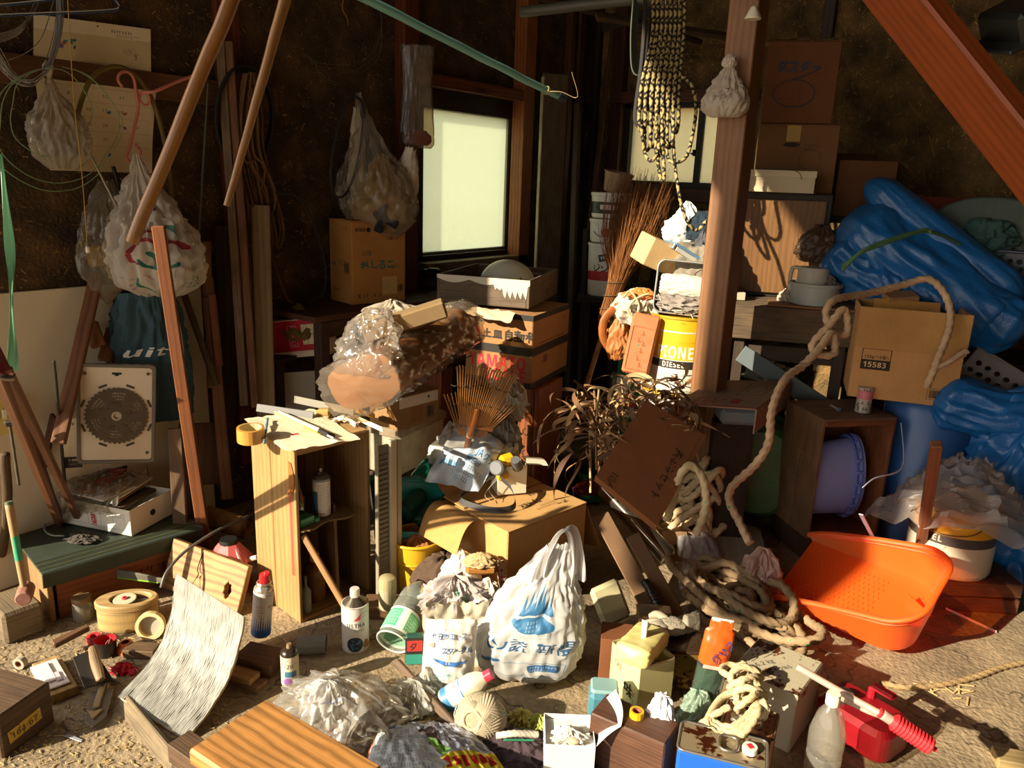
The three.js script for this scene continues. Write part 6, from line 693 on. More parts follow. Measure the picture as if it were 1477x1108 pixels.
// stacked paint pails in the corner
{
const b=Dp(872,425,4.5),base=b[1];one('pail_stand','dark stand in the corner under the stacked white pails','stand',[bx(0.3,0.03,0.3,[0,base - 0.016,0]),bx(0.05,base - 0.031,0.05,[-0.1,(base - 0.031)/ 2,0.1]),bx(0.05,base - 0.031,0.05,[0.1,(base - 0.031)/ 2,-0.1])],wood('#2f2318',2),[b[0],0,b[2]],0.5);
const spec=[[0,0.3,'lowest stacked white pail with red and black oil lettering',(g,W,H)=>{g.fillStyle='#cfcac0';g.fillRect(0,0,W,H);g.fillStyle='#22201f';g.save();g.translate(W*0.5,H*0.16);g.rotate(-0.25);g.fillRect(-50,-14,100,40);say(g,'YUBCO',-40,-6,22,'#cfcac0');g.restore();g.fillStyle='#a8242c';g.beginPath();g.moveTo(0,H*0.55);g.lineTo(W,H*0.42);g.lineTo(W,H*0.66);g.lineTo(0,H*0.72);g.fill();say(g,'ジンオイ',W*0.5 - 80,H*0.34,44,'#241f1e',0.14);}],[0.305,0.13,'middle stacked white pail with a red splash',(g,W,H)=>{g.fillStyle='#cfcbc2';g.fillRect(0,0,W,H);g.fillStyle='#b8282c';g.beginPath();g.arc(W*0.47,H*0.5,24,0,7);g.arc(W*0.55,H*0.62,18,0,7);g.fill();g.fillStyle='#3f7a4a';g.fillRect(W*0.6,H*0.55,40,14);}],[0.44,0.14,'uppermost stacked white pail with a black band',(g,W,H)=>{g.fillStyle='#cfcbc2';g.fillRect(0,0,W,H);g.fillStyle='#1f1d1c';g.fillRect(0,H*0.25,W,H*0.6);g.fillStyle='#d0c8bc';g.fillRect(W*0.5 - 60,H*0.4,100,26);say(g,'ンジン',W*0.5 - 50,H*0.42,20,'#b03a2c',0.12);}]];
for(const[y,h,l,f]of spec){const p=[b[0],base + y,b[2]],t=thing('paint_pail',l,'pail',p,faceCam(p));mesh('shell',lathe([[0,0.004],[0.098,0],[0.102,0.004],[0.108,h - 0.02],[0.114,h - 0.018],[0.114,h - 0.002],[0.108,h],[0.104,h - 0.01]],40),plain('#cdc9c0',0.4),t);wrap(t,0.104,0.01,h - 0.024,0,f,{k:900,bg:'#cdc9c0',r2:0.109});if(y)mesh('bail',sweep([[-0.11,h*0.8,0],[-0.06,h*0.3,0.1],[0.03,h*0.35,0.115],[0.11,h*0.8,0]],0.002,{rad:5}),plain('#5a554c',0.4,0.6),t);}
const p=[b[0]+ 0.02,base + 0.585,b[2]],t=thing('brown_pot','tilted brown plastic pot on top of the stacked pails','pot',p,0);t.rotation.z=-0.2;mesh('wall',lathe([[0,0.003],[0.065,0],[0.08,0.1],[0.084,0.1],[0.084,0.108],[0.078,0.108],[0.062,0.008]],32),plain('#8a6a50',0.5),t);
}
// besom broom
{
const T=Dp(920,280,3.95),M=Dp(893,400,3.8),Q=Dp(872,462,3.72),B=Dp(836,590,3.6),t=thing('besom_broom','tall twig besom standing head up against the small window','broom',B),loc=(a)=>sub(a,B),gs=[];
for(let i=0;i<520;i++){const a=rnd()*6.28,r=Math.sqrt(rnd()),s=new THREE.Vector3(Math.cos(a)*r,0,Math.sin(a)*r),k=rr(0.0,1.2),tw=mix(M,T,k<0.4?rr(0.55,0.9):rr(0.9,1.25)),q=[add(loc(Q),[s.x*0.03,rr(-0.02,0.02),s.z*0.03]),add(loc(M),[s.x*0.05,0,s.z*0.05]),add(loc(tw),[s.x*0.17 + 0.03*rr(0,1)+ rr(-0.02,0.02),rr(-0.03,0.05),s.z*0.17 + rr(-0.02,0.02)])];q.splice(2,0,add(mix(q[1],q[2],0.55),[rr(-0.02,0.02)+ s.x*0.02,0,rr(-0.02,0.02)+ s.z*0.02]));gs.push(sweep(q,(u)=>0.0021*(1.15 - 0.8*u),{rad:3,seg:6}));}
const tw=mesh('twigs',mg(gs),wood('#a06428',0,0.8),t);tw.userData.kind='stuff';stick('handle',null,null,[0,0,0],loc(M),0.026,0.026,wood('#a87a44',0,0.4),{round:true,parent:t});for(let i=0;i<4;i++)mesh('node',at(new THREE.TorusGeometry(0.0135,0.0025,6,20),mix([0,0,0],loc(Q),0.12 + i*0.25),[1.3,0.5,0]),wood('#8a6236',0),t);for(let i=0;i<3;i++)mesh('binding',at(new THREE.TorusGeometry(0.04 + i*0.004,0.003,6,24),mix(loc(Q),loc(M),0.25 + i*0.3),[1.35,0.5,0]),plain('#5a4022',0.6),t);
}
// heap of dried leaves
{
const p=Yp(890,690,0.05),t=thing('dried_leaves','heap of long dry brown leaves and stalks in front of the pails','leaves',[p[0],0,p[2]]),cols=['#8a6844','#6b4a30','#a5855c','#5a3f2a','#b59a70'],loc=(a)=>sub(a,t.position.toArray());
for(let i=0;i<230;i++){
const px=rr(820,985),py=rr(548,628)+(px<900?rr(0,50):0),d=rr(2.95,3.35)-(py - 548)*0.002,a=rr(0,6.28),L=rr(0.05,0.2),s=loc(Dp(px,py,d)),w=rr(0.003,0.012),tw=rr(-5,5),pts=[s];
let h=a,v=rr(-0.6,0.8),q=s;const bend=rr(-1.3,1.3),dive=rr(-0.8,-0.1);for(let k=0;k<4;k++){q=add(q,[Math.cos(h)*L*0.33*Math.cos(v),Math.sin(v)*L*0.33,Math.sin(h)*L*0.33*Math.cos(v)]);pts.push(q);h +=bend;v +=dive*0.7;}
const cv=curve(pts);mesh('leaf',surf(14,2,(u,y)=>{const p=cv.getPoint(u),e=tw*u + i,ww=w*Math.sin(0.2 + u*2.8);return[p.x +(y - 0.5)*ww*2*Math.cos(e),p.y +(y - 0.5)*ww*2*Math.sin(e)+ 0.5*ww*Math.abs(y - 0.5),p.z +(y - 0.5)*ww*1.4];}),plain(cols[i % 5],0.75),t);
}
for(let i=0;i<14;i++){const a=loc(Dp(rr(820,900),rr(545,600),rr(3.1,3.4))),b=loc(Dp(rr(840,960),rr(600,720),rr(2.75,3.1)));mesh('stalk',sweep([a,add(mix(a,b,0.4),[0,0.03,0]),b],0.005,{rad:6}),plain(cols[(i + 1)% 5],0.7),t);}
const h=mesh('leaf_litter',blob({h:0.34,rx:0.36,rz:0.3,prof:prof(1,0.95,0.8,0.5),crum:0.25,sd:131,k:6,flat:true,top:true}),plain('#3a2819',0.9),t);h.position.set(0.05,0,-0.28);
}
{const p=Yp(856,690,0.12),t=thing('green_pot','green plastic pot rim among the dry leaves','pot',[p[0],p[1]- 0.1,p[2]],0);mesh('wall',lathe([[0,0.003],[0.06,0],[0.078,0.13],[0.084,0.13],[0.084,0.14],[0.076,0.14],[0.058,0.01]],36),plain('#2f6a48',0.4),t);}
// ---------------------------------------------------------------- centre: open carton, lamp, bags, foreground
const qCe=pxBox([728,890],[713,767],[600,722],[870,736]);qCe.d=0.36;
{const p=qCe.near,c=Math.cos(qCe.ry),s=Math.sin(qCe.ry);qCe.p=[p[0]+ c*qCe.w / 2 - s*qCe.d / 2,0,p[2]- s*qCe.w / 2 - c*qCe.d / 2];}
const FE=frameAt(qCe),CH2=qCe.h;
{
const t=carton('open_carton','large sunlit carton in the centre with upside down printing and bent flaps','carton',qCe,card('#cfa164'),{noflap:true}),{w,h,d}=qCe;
mesh('top_flap',bx(w - 0.002,0.005,d*0.66,[0,h - 0.0035,d*0.17],[0,0,0],0.001),card('#d2a668'),t);mesh('top_flap',bx(w - 0.006,0.005,d*0.33,[0,h + 0.004,-d*0.335],[0.05,0,0],0.001),card('#c79a5c'),t);
onY(t,qCe,w*0.9,d*0.6,0,d*0.14,(g,W,H)=>{g.save();g.translate(W,H);g.rotate(Math.PI);say(g,'オー',W*0.08,H*0.1,26,'#4a3a26',0.12);say(g,'TJ-48X',W*0.3,H*0.4,30,'#4a3a26',0.09);say(g,'RIDGE',W*0.1,H*0.7,22,'#4a3a26',0.09);tiny(g,W*0.2,H*0.2,W*0.3,2,10,'#6a5636');g.restore();},{up:0.0012});
mesh('side_flap',surf(6,6,(u,v)=>[w / 2 + 0.002 + v*0.09 + 0.004*Math.sin(u*5),h*(0.96 - 0.62*v)- 0.05*u*v,d / 2 - 0.004 - u*0.3*(1 - 0.2*v)+ v*0.02]),card('#b98a50'),t);
mesh('left_flap',surf(10,10,(u,v)=>[-w / 2 - 0.004 - v*0.15 + 0.035*v*v,h - 0.004 + 0.03*Math.sin(v*2.4)- 0.12*v*v,-d / 2 + 0.01 + u*0.22]),card('#c59759'),t);
mesh('back_flap',surf(10,4,(u,v)=>[-w / 2 + 0.02 + u*w,h + v*0.05 + 0.004*Math.sin(u*6),-d / 2 - 0.004 - v*0.085]),card('#bd8549'),t);
print(t,w*0.5,0.07,[w*0.06,h + 0.036,-d / 2 - 0.038],[-1.0,0,0],(g,W,H)=>{g.save();g.translate(W*0.35,8);g.rotate(0.03);say(g,'チー',0,0,44,'#33261a',0.14);say(g,'×',100,4,40,'#33261a',0.1);g.restore();});
}
// lamp carton with a yellow torch and black strap
{
const p=Yp(733,706,CH2 + 0.008),ry=qCe.ry - 0.45,t=thing('lamp_carton','small white carton with open sunlit flaps standing on the large carton','carton',p,ry);t.scale.setScalar(0.95);t.rotation.x=0;
tray(t,0.12,0.12,0.1,0.002,plain('#e4dcc0',0.7),{c:0.0005});mesh('flap',surf(4,4,(u,v)=>[0.06 + u*0.09,0.12 - 0.012*u + 0.01*Math.sin(v*3),-0.05 + v*0.1]),plain('#e8e2cc',0.7),t);mesh('flap',surf(4,4,(u,v)=>[-0.06 + u*0.12,0.12 + v*0.05,-0.05 - v*0.03 + 0.01*Math.sin(u*3)]),plain('#e6dcb8',0.7),t);mesh('flap',surf(4,4,(u,v)=>[-0.06 - u*0.03,0.12 + u*0.02 - 0.0,-0.05 + v*0.1]),plain('#e4d8b4',0.7),t);
const l=thing('torch_lamp','yellow hand lamp with a grey front and black neck strap in the white carton','lamp',add(p,[0,0.06,0.01]),ry);mesh('grey_front',at(lathe([[0,0.036],[0.022,0.036],[0.028,0.03],[0.029,0.004],[0.027,0]],28),[-0.045,0.055,0.045],[1.35,-0.7,0]),plain('#6f7276',0.35),l);mesh('yellow_body',[bx(0.06,0.075,0.05,[-0.005,0.055,0.01],[0.3,0.2,0.2],0.012),bx(0.05,0.03,0.03,[-0.03,0.018,0.04],[0,0.3,0.2],0.008)],plain('#dfa818',0.35),l);mesh('rear_cap',at(cyl(0.02,0.018,0.05,20),[0.025,0.05,0.05],[0.5,0,0.4]),plain('#55575a',0.4),l);
const st=(pts,w)=>{const c=curve(pts);return surf(60,2,(u,v)=>{const q=c.getPoint(u),tn=c.getTangent(u),sd=new THREE.Vector3(0.35,0.9,0.3).cross(tn).normalize().lerp(new THREE.Vector3(0,1,0),0.75).normalize();return[q.x + sd.x*w*(v - 0.5),q.y + sd.y*w*(v - 0.5),q.z + sd.z*w*(v - 0.5)];});};
const loc=(a)=>V(sub(a,l.position.toArray())).applyAxisAngle(new THREE.Vector3(0,1,0),-ry).toArray(),T=(px,py,h)=>loc(Yp(px,py,CH2 + h));const strap=mesh('neck_strap',[st([T(742,645,0.17),T(728,668,0.12),T(700,692,0.06),T(664,716,0.025),T(676,728,0.02),T(714,736,0.016),T(742,730,0.02),T(738,706,0.06),T(722,690,0.09)],0.022)],plain('#3d3c3c',0.7),l);void strap;mesh('strap_buckle',at(bx(0.03,0.01,0.02),T(703,690,0.065),[0.3,0.5,0.5]),plain('#8c8e90',0.4),l);mesh('thin_cords',[sweep([T(722,680,0.1),T(706,706,0.04),T(716,722,0.012)],0.001,{rad:5}),sweep([T(724,684,0.1),T(700,712,0.03),T(708,724,0.012)],0.001,{rad:5})],plain('#a9a49a',0.5),l);
}
// cloths, brush and sacks to the left of the carton
one('grey_sack','greyish mauve cloth sack slumped against the left of the large carton','sack',blob({h:0.2,rx:0.13,rz:0.1,prof:prof(1,0.95,0.8,0.5,0.15),crum:0.09,sd:141,k:3,top:true}),cloth('#a39a98'),add(Yp(668,800,0.12),[0,-0.06,-0.06]),0.4);
one('dark_sack','dark brown cloth bundle under the grey sack','sack',blob({h:0.18,rx:0.12,rz:0.1,prof:prof(1,1,0.8,0.4),crum:0.1,sd:142,k:3,top:true}),cloth('#5b4636'),Yp(640,868,0.0),0.2);
one('white_sack','bright white plastic sack lying left of the brush block','sack',blob({h:0.14,rx:0.07,rz:0.07,prof:prof(0.9,1,0.9,0.5,0.15),crum:0.07,sd:143,k:3.5,top:true}),plain('#e6e0d2',0.6),add(Yp(664,838,0.12),[0,-0.02,0]),0.5);
{const p=Yp(694,820,0.2),t=thing('straw_brush','sunlit straw brush block with brown bristles beside the large carton','brush',add(p,[0,-0.012,0]),0.7);mesh('bristles',bx(0.11,0.035,0.07,[0,0.018,0],[0,0,0],0.012),fibre('#a06c2c'),t);mesh('fibre_top',blob({h:0.04,rx:0.058,rz:0.038,prof:prof(1,0.95,0.6,0.1),crum:0.12,sd:144,k:6,top:true}),fibre('#cdb084'),t).position.y=0.032;}
one('crumpled_paper','crumpled white plastic and paper in front of the straw brush','paper',blob({h:0.12,rx:0.08,rz:0.06,prof:prof(0.9,1,0.8,0.4,0.1),crum:0.2,sd:145,k:4.5,top:true,flat:true}),plain('#ded4be',0.6),add(Yp(704,866,0.1),[0,-0.04,0]),0.4);
quadPanel('printed_strip','narrow strip of card with red floral print against the large carton','strip',[Yp(714,812,0.23),Yp(726,808,0.23),Yp(732,850,0.12),Yp(722,852,0.12)],0.003,plain('#d9cdb8',0.7),{draw:(g,W,H)=>{for(let i=0;i<60;i++){g.fillStyle='#c22e3c';g.beginPath();g.arc(rr(0,W),rr(0,H),rr(1,4),0,7);g.fill();}},k:2000});
// big newspaper bag
{
const p=Yp(768,968,0.01),h=Hp(p,812,764)- p[1],t=ctex(1100,1100,(g,w,H)=>{
g.fillStyle='#cfcecb';g.fillRect(0,0,w,H);const x=w*0.75;g.save();g.translate(x,-190);g.scale(0.74,1.15);
g.fillStyle='#3f7fae';for(let i=0;i<7;i++){g.beginPath();g.moveTo(-95 + i*24,560);g.lineTo(-82 + i*24 + rr(-6,6),360 + Math.abs(i - 3)*26);g.lineTo(-62 + i*24,560);g.fill();}g.beginPath();g.ellipse(-14,622,112,48,0.06,0,7);g.fill();g.fillStyle='#e9e8e6';for(let i=0;i<8;i++){g.beginPath();g.arc(-80 + i*20,572,13,Math.PI,0);g.fill();}tiny(g,-40,600,60,3,14,'#cfe0ec');tiny(g,-120,330,210,1,9,'#8a9aa8');tiny(g,-110,690,190,2,8,'#8a9aa8');
g.strokeStyle='#35628e';g.lineWidth=11;g.beginPath();g.moveTo(-190,720);g.quadraticCurveTo(-200,780,-170,800);g.moveTo(-160,720);g.quadraticCurveTo(-175,790,-130,785);g.quadraticCurveTo(-110,770,-112,740);g.stroke();say(g,'読',-96,722,82,'#35628e',0.1);say(g,'新聞',26,724,84,'#35628e',0.1);
g.strokeStyle='#5a86b4';g.lineWidth=3;g.strokeRect(-250,880,420,86);g.fillStyle='#4574a8';g.beginPath();g.roundRect(-240,860,110,26,12);g.roundRect(0,890,150,46,20);g.fill();tiny(g,14,902,120,2,12,'#dfe8f0');g.restore();
});
t.wrapS=THREE.RepeatWrapping;t.repeat.x=-1;t.offset.x=1;
const b=thing('newspaper_bag','large white plastic carrier bag with blue newspaper lettering in the centre','bag',p,faceCam(p)+ 0.0),m=new THREE.MeshPhysicalMaterial({map:t,transmission:0.4,thickness:0,roughness:0.45,side:THREE.DoubleSide});
mesh('sack',blob({h:h*0.86,rx:0.158,rz:0.085,prof:prof(0.72,0.94,1.0,1.0,0.93,0.82,0.68,0.52,0.36,0.24),crum:0.035,folds:0.16,fq:2.6,sq:2.6,sd:151,k:4,nu:128,nv:90,lean:(v)=>[-0.02 + 0.085*v*v,0.01 - 0.03*v]}),m,b);
const hm=film('#eceae8',0.5,0.4),hb=h*0.8,strip=(pts,w)=>{const c=curve(pts);return surf(40,8,(u,v)=>{const q=c.getPoint(u),k=(v - 0.5)*w*(1.2 - 0.5*Math.sin(u*3.14));return[q.x + k*0.8,q.y + 0.3*k,q.z + 0.016*Math.sin(v*9 + u*6)- k*0.4];});};
mesh('handle',[strip([[0.0,hb*0.86,0.03],[0.02,hb*1.02,0.02],[0.06,h*0.97,0],[0.095,h*0.98,-0.01],[0.115,hb*1.02,-0.01],[0.12,hb*0.8,0]],0.06)],hm,b);
mesh('contents',at(blob({h:h*0.5,rx:0.12,rz:0.06,prof:prof(0.8,1,0.9,0.5),crum:0.1,sd:153,top:true}),[0,0.02,-0.005]),plain('#d4cfca',0.7),b);
}
// paper bag, detergent pack, bottle
{
const p=Yp(654,950,0.0),h=Hp(p,640,848),t=thing('paper_bag','open off-white paper bag with an orange-brown inside full of plastic wrappers','bag',p,faceCam(p)+ 0.12),w=0.19,d=0.12,wall=(z,c,nm,fl)=>mesh(nm,surf(30,24,(u,v)=>{const k=0.5 - u,e=h*(0.94 + 0.05*N3(u*5,z,3));return[k*-w*(1 + 0.05*v),v*e,z + fl*0.008*N3(u*4,v*5,z*9)+(v>0.6?0.012*Math.sin(u*9)*(v - 0.6):0)];}),c,t);
wall(d / 2,plain('#bfb59f',0.8),'front_sheet',1);wall(-d / 2,card('#c9793a'),'back_sheet',1);for(const s of[-1,1])mesh('gusset',surf(10,20,(u,v)=>[s*(w / 2 - 0.03*Math.sin(u*3.14)),v*h*0.95,-d / 2 + u*d]),plain('#cfc2a8',0.8),t);mesh('bottom_panel',bx(w,0.003,d,[0,0.002,0]),card('#c9b48c'),t);
mesh('wrappers',at(blob({h:0.12,rx:0.085,rz:0.05,prof:prof(0.9,1,0.9,0.5),crum:0.26,sd:161,k:5,top:true,flat:true}),[0,h*0.66,0]),film('#cfc4c0',0.35,0.25),t);mesh('green_wrapper',at(blob({h:0.02,rx:0.035,rz:0.012,prof:prof(1,1,0.5),crum:0.2,sd:162,top:true}),[0.02,h*0.9,0.03],[0,0.5,-0.7]),plain('#7fa88a',0.4),t);mesh('foil_wrapper',at(bx(0.05,0.02,0.03,[0,0,0],[0,0,0],0.006),[0.055,h*0.86,0.03],[0,0.4,0.2]),plain('#a9b6c0',0.25,0.4),t);
const p2=Yp(644,1006,0.0),h2=Hp(p2,645,905),t2=thing('detergent_pack','white paper pack with blue and green lettering leaning on the paper bag','pack',p2,faceCam(p2)+ 0.08),w2=0.155;t2.rotation.order='YXZ';t2.rotation.x=-0.22;t2.rotation.z=-0.06;
mesh('sack',surf(40,40,(u,v)=>{const s=u<0.5?1:-1,k=u<0.5?u*2:2 - u*2,e=Math.sin(k*Math.PI)**0.5*Math.sin(Math.min(1,v*1.02)*Math.PI)**0.4;return[(k - 0.5)*w2,v*h2,s*0.035*e + 0.004*N3(k*6,v*6,s)];}),plain('#dfdbd0',0.6),t2);
const cm={geo:surf(20,20,(u,v)=>{const e=Math.sin((0.06 + u*0.88)*Math.PI)**0.5*Math.sin((0.06 + 0.86*v)*Math.PI)**0.4;return[(u - 0.5)*w2*0.88,h2*(0.06 + 0.86*v),0.035*e + 0.0042 + 0.004*N3((0.06 + u*0.88)*6,(0.06 + 0.86*v)*6,1)];})};print(t2,w2*0.88,h2*0.86,[0,0,0],[0,0,0],(g,W,H)=>{say(g,'イモチエース',W*0.06,H*0.07,17,'#3b63a0',0.13);say(g,'スタークル',W*0.3,H*0.27,18,'#3b63a0',0.15);g.fillStyle='#3f73b4';g.beginPath();g.moveTo(W*0.1,H*0.42);g.quadraticCurveTo(W*0.5,H*0.5,W*0.9,H*0.46);g.quadraticCurveTo(W*0.5,H*0.64,W*0.1,H*0.42);g.fill();tiny(g,W*0.4,H*0.47,W*0.2,1,9,'#dfe6ee');g.fillStyle='rgba(110,190,200,0.5)';for(let i=0;i<12;i++)g.fillRect(rr(0,W*0.8),H*rr(0.62,0.92),rr(8,30),rr(3,8));g.fillStyle='#e0a08a';g.beginPath();g.arc(W*0.1,H*0.24,7,0,7);g.fill();tiny(g,W*0.3,H*0.01,W*0.3,1,7,'#d58a90');},{k:2200,geo:cm.geo});
}
{const a=Yp(566,926,0.055),t=thing('cut_bottle','large clear plastic bottle with the bottom cut open and a green label','bottle',a),r=0.053;mesh('shell',lathe([[r,0],[r*1.01,0.02],[r*1.01,0.1],[r*0.96,0.105],[r*1.01,0.11],[r*1.01,0.14],[r*0.96,0.145],[r,0.15],[r*0.9,0.19],[r*0.5,0.225],[0.02,0.235]],40),film('#dfe6dc',0.82,0.18),t);mesh('cut_rim',at(new THREE.TorusGeometry(r,0.003,8,40),[0,0,0],[Math.PI / 2,0,0]),film('#eef0ea',0.4,0.3),t);wrap(t,r*1.03,0.015,0.1,-0.6,(g,W,H)=>{g.fillStyle='#e4e6dc';g.fillRect(0,0,W,H);for(const x of[0.05,0.4,0.72]){g.fillStyle='#4fae80';g.fillRect(W*x,H*0.1,W*0.24,H*0.8);tiny(g,W*x + 4,H*0.2,W*0.22,6,7,'#e4efe4');}},{k:1400,bg:'#e4e6dc'});aim(t,a,[-0.28,0.36,-0.85],[1,0,0]);}
{const p=Yp(598,955,0.0),t=thing('dark_pack','dark green and red printed pack standing behind the clear bag','pack',p,faceCam(p));mesh('body',bx(0.06,0.1,0.03,[0,0.05,0],[0,0,0],0.006),plain('#22493f',0.4),t);print(t,0.056,0.095,[0,0.05,0.0165],[0,0,0],(g,W,H)=>{g.fillStyle='#2a221c';g.fillRect(0,0,W,H*0.6);g.fillStyle='#b8342c';g.fillRect(4,10,W - 8,H*0.4);say(g,'タ',W*0.2,18,26,'#2a1a16',0.14);g.fillStyle='#2f8f80';g.fillRect(0,H*0.62,W,H*0.38);},{bg:'#2a221c'});}
{const a=Yp(640,1012,0.045),t=thing('milk_bottle','cream plastic bottle with a blue and pink label, lying beside the twine ball','bottle',a),r=0.034;mesh('body',lathe([[0,0.002],[r*0.9,0],[r,0.008],[r,0.1],[r*0.85,0.122],[r*0.5,0.14],[0.015,0.145]],36),plain('#d9cfb0',0.45),t);wrap(t,r + 0.0006,0.008,0.072,0,(g,W,H)=>{g.fillStyle='#dbe2e4';g.fillRect(0,0,W,H);const x=W*0.5;g.fillStyle='#3f7fa8';g.fillRect(0,0,W,4);g.fillRect(0,H*0.7,W,H*0.3);g.fillStyle='#d58a94';g.fillRect(x - 26,8,56,14);say(g,'日日日日',x - 30,28,13,'#2f3a48',0.1);tiny(g,x - 24,12,46,1,8,'#fff');},{k:2200,bg:'#dbe2e4'});mesh('cap',cyl(0.017,0.016,0.022,24,[0,0.142,0]),plain('#c23a52',0.4),t);aim(t,a,[0.62,0.55,-0.5],[0.6,0,0.75]);}
{const p=Yp(692,1062,0.0),r=0.064,t=thing('twine_ball','ball of off-white twine with a puckered side and small printed label','twine',add(p,[0,r*0.92,0]));mesh('wound_twine',(()=>{const g=[];for(let i=0;i<46;i++){const a=i / 46*Math.PI*2,ax=new THREE.Vector3(Math.cos(a)*0.9,Math.sin(a)*0.9,0.35).normalize(),pts=[],u=new THREE.Vector3(0,0,1).cross(ax).normalize(),w=ax.clone().cross(u),R=r*(0.985 + 0.02*Math.sin(i*7));for(let k=0;k<26;k++){const q=(k / 26)*Math.PI*2;pts.push([(u.x*Math.cos(q)+ w.x*Math.sin(q))*R,(u.y*Math.cos(q)+ w.y*Math.sin(q))*R,(u.z*Math.cos(q)+ w.z*Math.sin(q))*R]);}g.push(sweep(pts,0.0052,{closed:true,seg:52,rad:6}));}return mg(g);})(),fibre('#b9ae98'),t);mesh('core',new THREE.SphereGeometry(r*0.97,32,20),fibre('#a89c84'),t);t.rotation.set(-0.5,faceCam(p)- 0.5,0.3);t.scale.set(1.08,1,0.95);
const gg=new THREE.SphereGeometry(r*1.1,16,12,1.2,0.75,1.1,0.7);print(t,0.05,0.05,[0,0,0],[0,-1.0,0],(g,W,H)=>{g.fillStyle='#9fc4c4';for(let i=0;i<4;i++)g.fillRect(4 +(i % 2)*13,4 +(i>>1)*14,11,12);tiny(g,4,34,36,2,7,'#3a3a38');},{k:3000,geo:gg});}
stick('wood_stick','brown wooden stick lying aslant between the clear bag and the twine ball','stick',Yp(660,1052,0.04),Yp(572,955,0.1),0.022,0.02,wood('#7d6650',2),{roll:0.5});
// clear crumpled bag in front
{const p=Yp(492,1050,0.0),t=thing('clear_bag','crumpled clear carrier bag with a red capped tube inside, behind the sunlit board','bag',p,0.6);mesh('sack',blob({h:0.16,rx:0.16,rz:0.1,prof:prof(0.85,1,1.02,0.9,0.65,0.3),crum:0.15,folds:0.12,sd:171,k:3.4,top:true,nu:120,nv:70}),film('#e4e0d8',0.86,0.24),t);mesh('folded_film',at(blob({h:0.14,rx:0.07,rz:0.05,prof:prof(0.7,1,0.9,0.4),crum:0.22,sd:173,k:4.5,top:true,nu:80,nv:50}),[-0.02,0.03,0.04]),film('#e9e8e6',0.7,0.3),t);mesh('handle_loop',surf(40,8,(u,v)=>{const a=u*3.3 - 0.2,k=(v - 0.5)*0.035;return[0.1 + 0.06*Math.cos(a)+ k*0.5,0.02 + 0.1*Math.sin(a),0.1 + 0.012*Math.sin(v*8 + u*5)+ k];}),film('#e4e0d8',0.82,0.25),t);const tube=mesh('red_capped_tube',[cyl(0.012,0.012,0.05,16)],plain('#cfb9a0',0.4),t);aim(tube,[0.0,0.03,0.05],[0.8,0.2,-0.5],[0,1,0]);mesh('red_cap',cyl(0.0128,0.011,0.028,16,[0,-0.026,0]),plain('#c02a34',0.35),tube);mesh('pen_scribble',sweep([[-0.03,0.14,0.085],[-0.015,0.15,0.085],[-0.02,0.14,0.087],[0,0.152,0.083],[-0.004,0.14,0.085],[0.016,0.155,0.08]],0.0009,{rad:4}),plain('#3a4a86',0.5),t);}
stick('wood_log','short weathered wood piece under the handle of the clear bag','wood',Yp(498,1052,0.03),Yp(588,1022,0.03),0.05,0.045,wood('#8f7a60',2),{round:true});
// sunlit board in the foreground
{
const y=0.26,n=Yp(270,1080,y),R=Yp(553,1104,y),L=Yp(384,1006,y),t=thing('pine_board','thick sunlit pine board with strong grain in the foreground','board',L),X=sub(R,L),Z=sub(n,L),w=V(X).length()*1.02,d=V(Z).length();void w;
const ry=Math.atan2(-X[2],X[0]);t.rotation.y=ry;t.position.set(...L);const c=Math.cos(-ry),s=Math.sin(-ry),zx=c*Z[0]+ s*Z[2]*1,zz=-s*Z[0]+ c*Z[2],W=V(X).length();void zx;
mesh('plank',bx(W + 0.0,0.042,Math.abs(zz),[W / 2,-0.021,Math.abs(zz)/ 2],[0,0,0],0.007,0),std('frontpine',{color:'#d9a05c',map:tPine,roughness:0.55,bumpMap:bWood,bumpScale:0.0004}),t);void d;
one('saw_horse','rough timber trestle standing under the foreground pine board','trestle',[bx(0.3,0.05,0.06,[0,y - 0.07,0]),bx(0.05,y - 0.095,0.06,[-0.11,(y - 0.095)/ 2,0],[0,0,0.1]),bx(0.05,y - 0.095,0.06,[0.11,(y - 0.095)/ 2,0],[0,0,-0.1])],wood('#6b5138',2),add([L[0],0,L[2]],[0.06,0,0.17]),ry);
}
// film packs along the bottom edge
function pouch(name,label,c,th,map,bg,o={}){const t=ctex(500,380,map,bg),q=c.map((x)=>sub(x,c[3])),g=surf(40,30,(u,v)=>{const a=mix(mix(q[3],q[2],u),mix(q[0],q[1],u),v),e=Math.sin(u*Math.PI)**0.6*Math.sin(v*Math.PI)**0.6;return[a[0],a[1]+ th*e + 0.006*N3(u*7,v*6,th*99),a[2]+ 0.004*N3(u*9,v*8,4)];}),m=new THREE.MeshPhysicalMaterial({map:t,roughness:o.rough??0.3,metalness:o.metal??0,transmission:o.tr??0,thickness:0,side:THREE.DoubleSide}),T=thing(name,label,'pack',c[3]);mesh('printed_film',g,m,T);mesh('contents',surf(20,14,(u,v)=>{const a=mix(mix(q[3],q[2],0.06 + u*0.88),mix(q[0],q[1],0.06 + u*0.88),0.06 + v*0.88),e=Math.sin(u*Math.PI)**0.6*Math.sin(v*Math.PI)**0.6;return[a[0],a[1]- 0.012 + th*0.7*e,a[2]];}),plain(o.in??'#8f8a80',0.7),T);return T;}
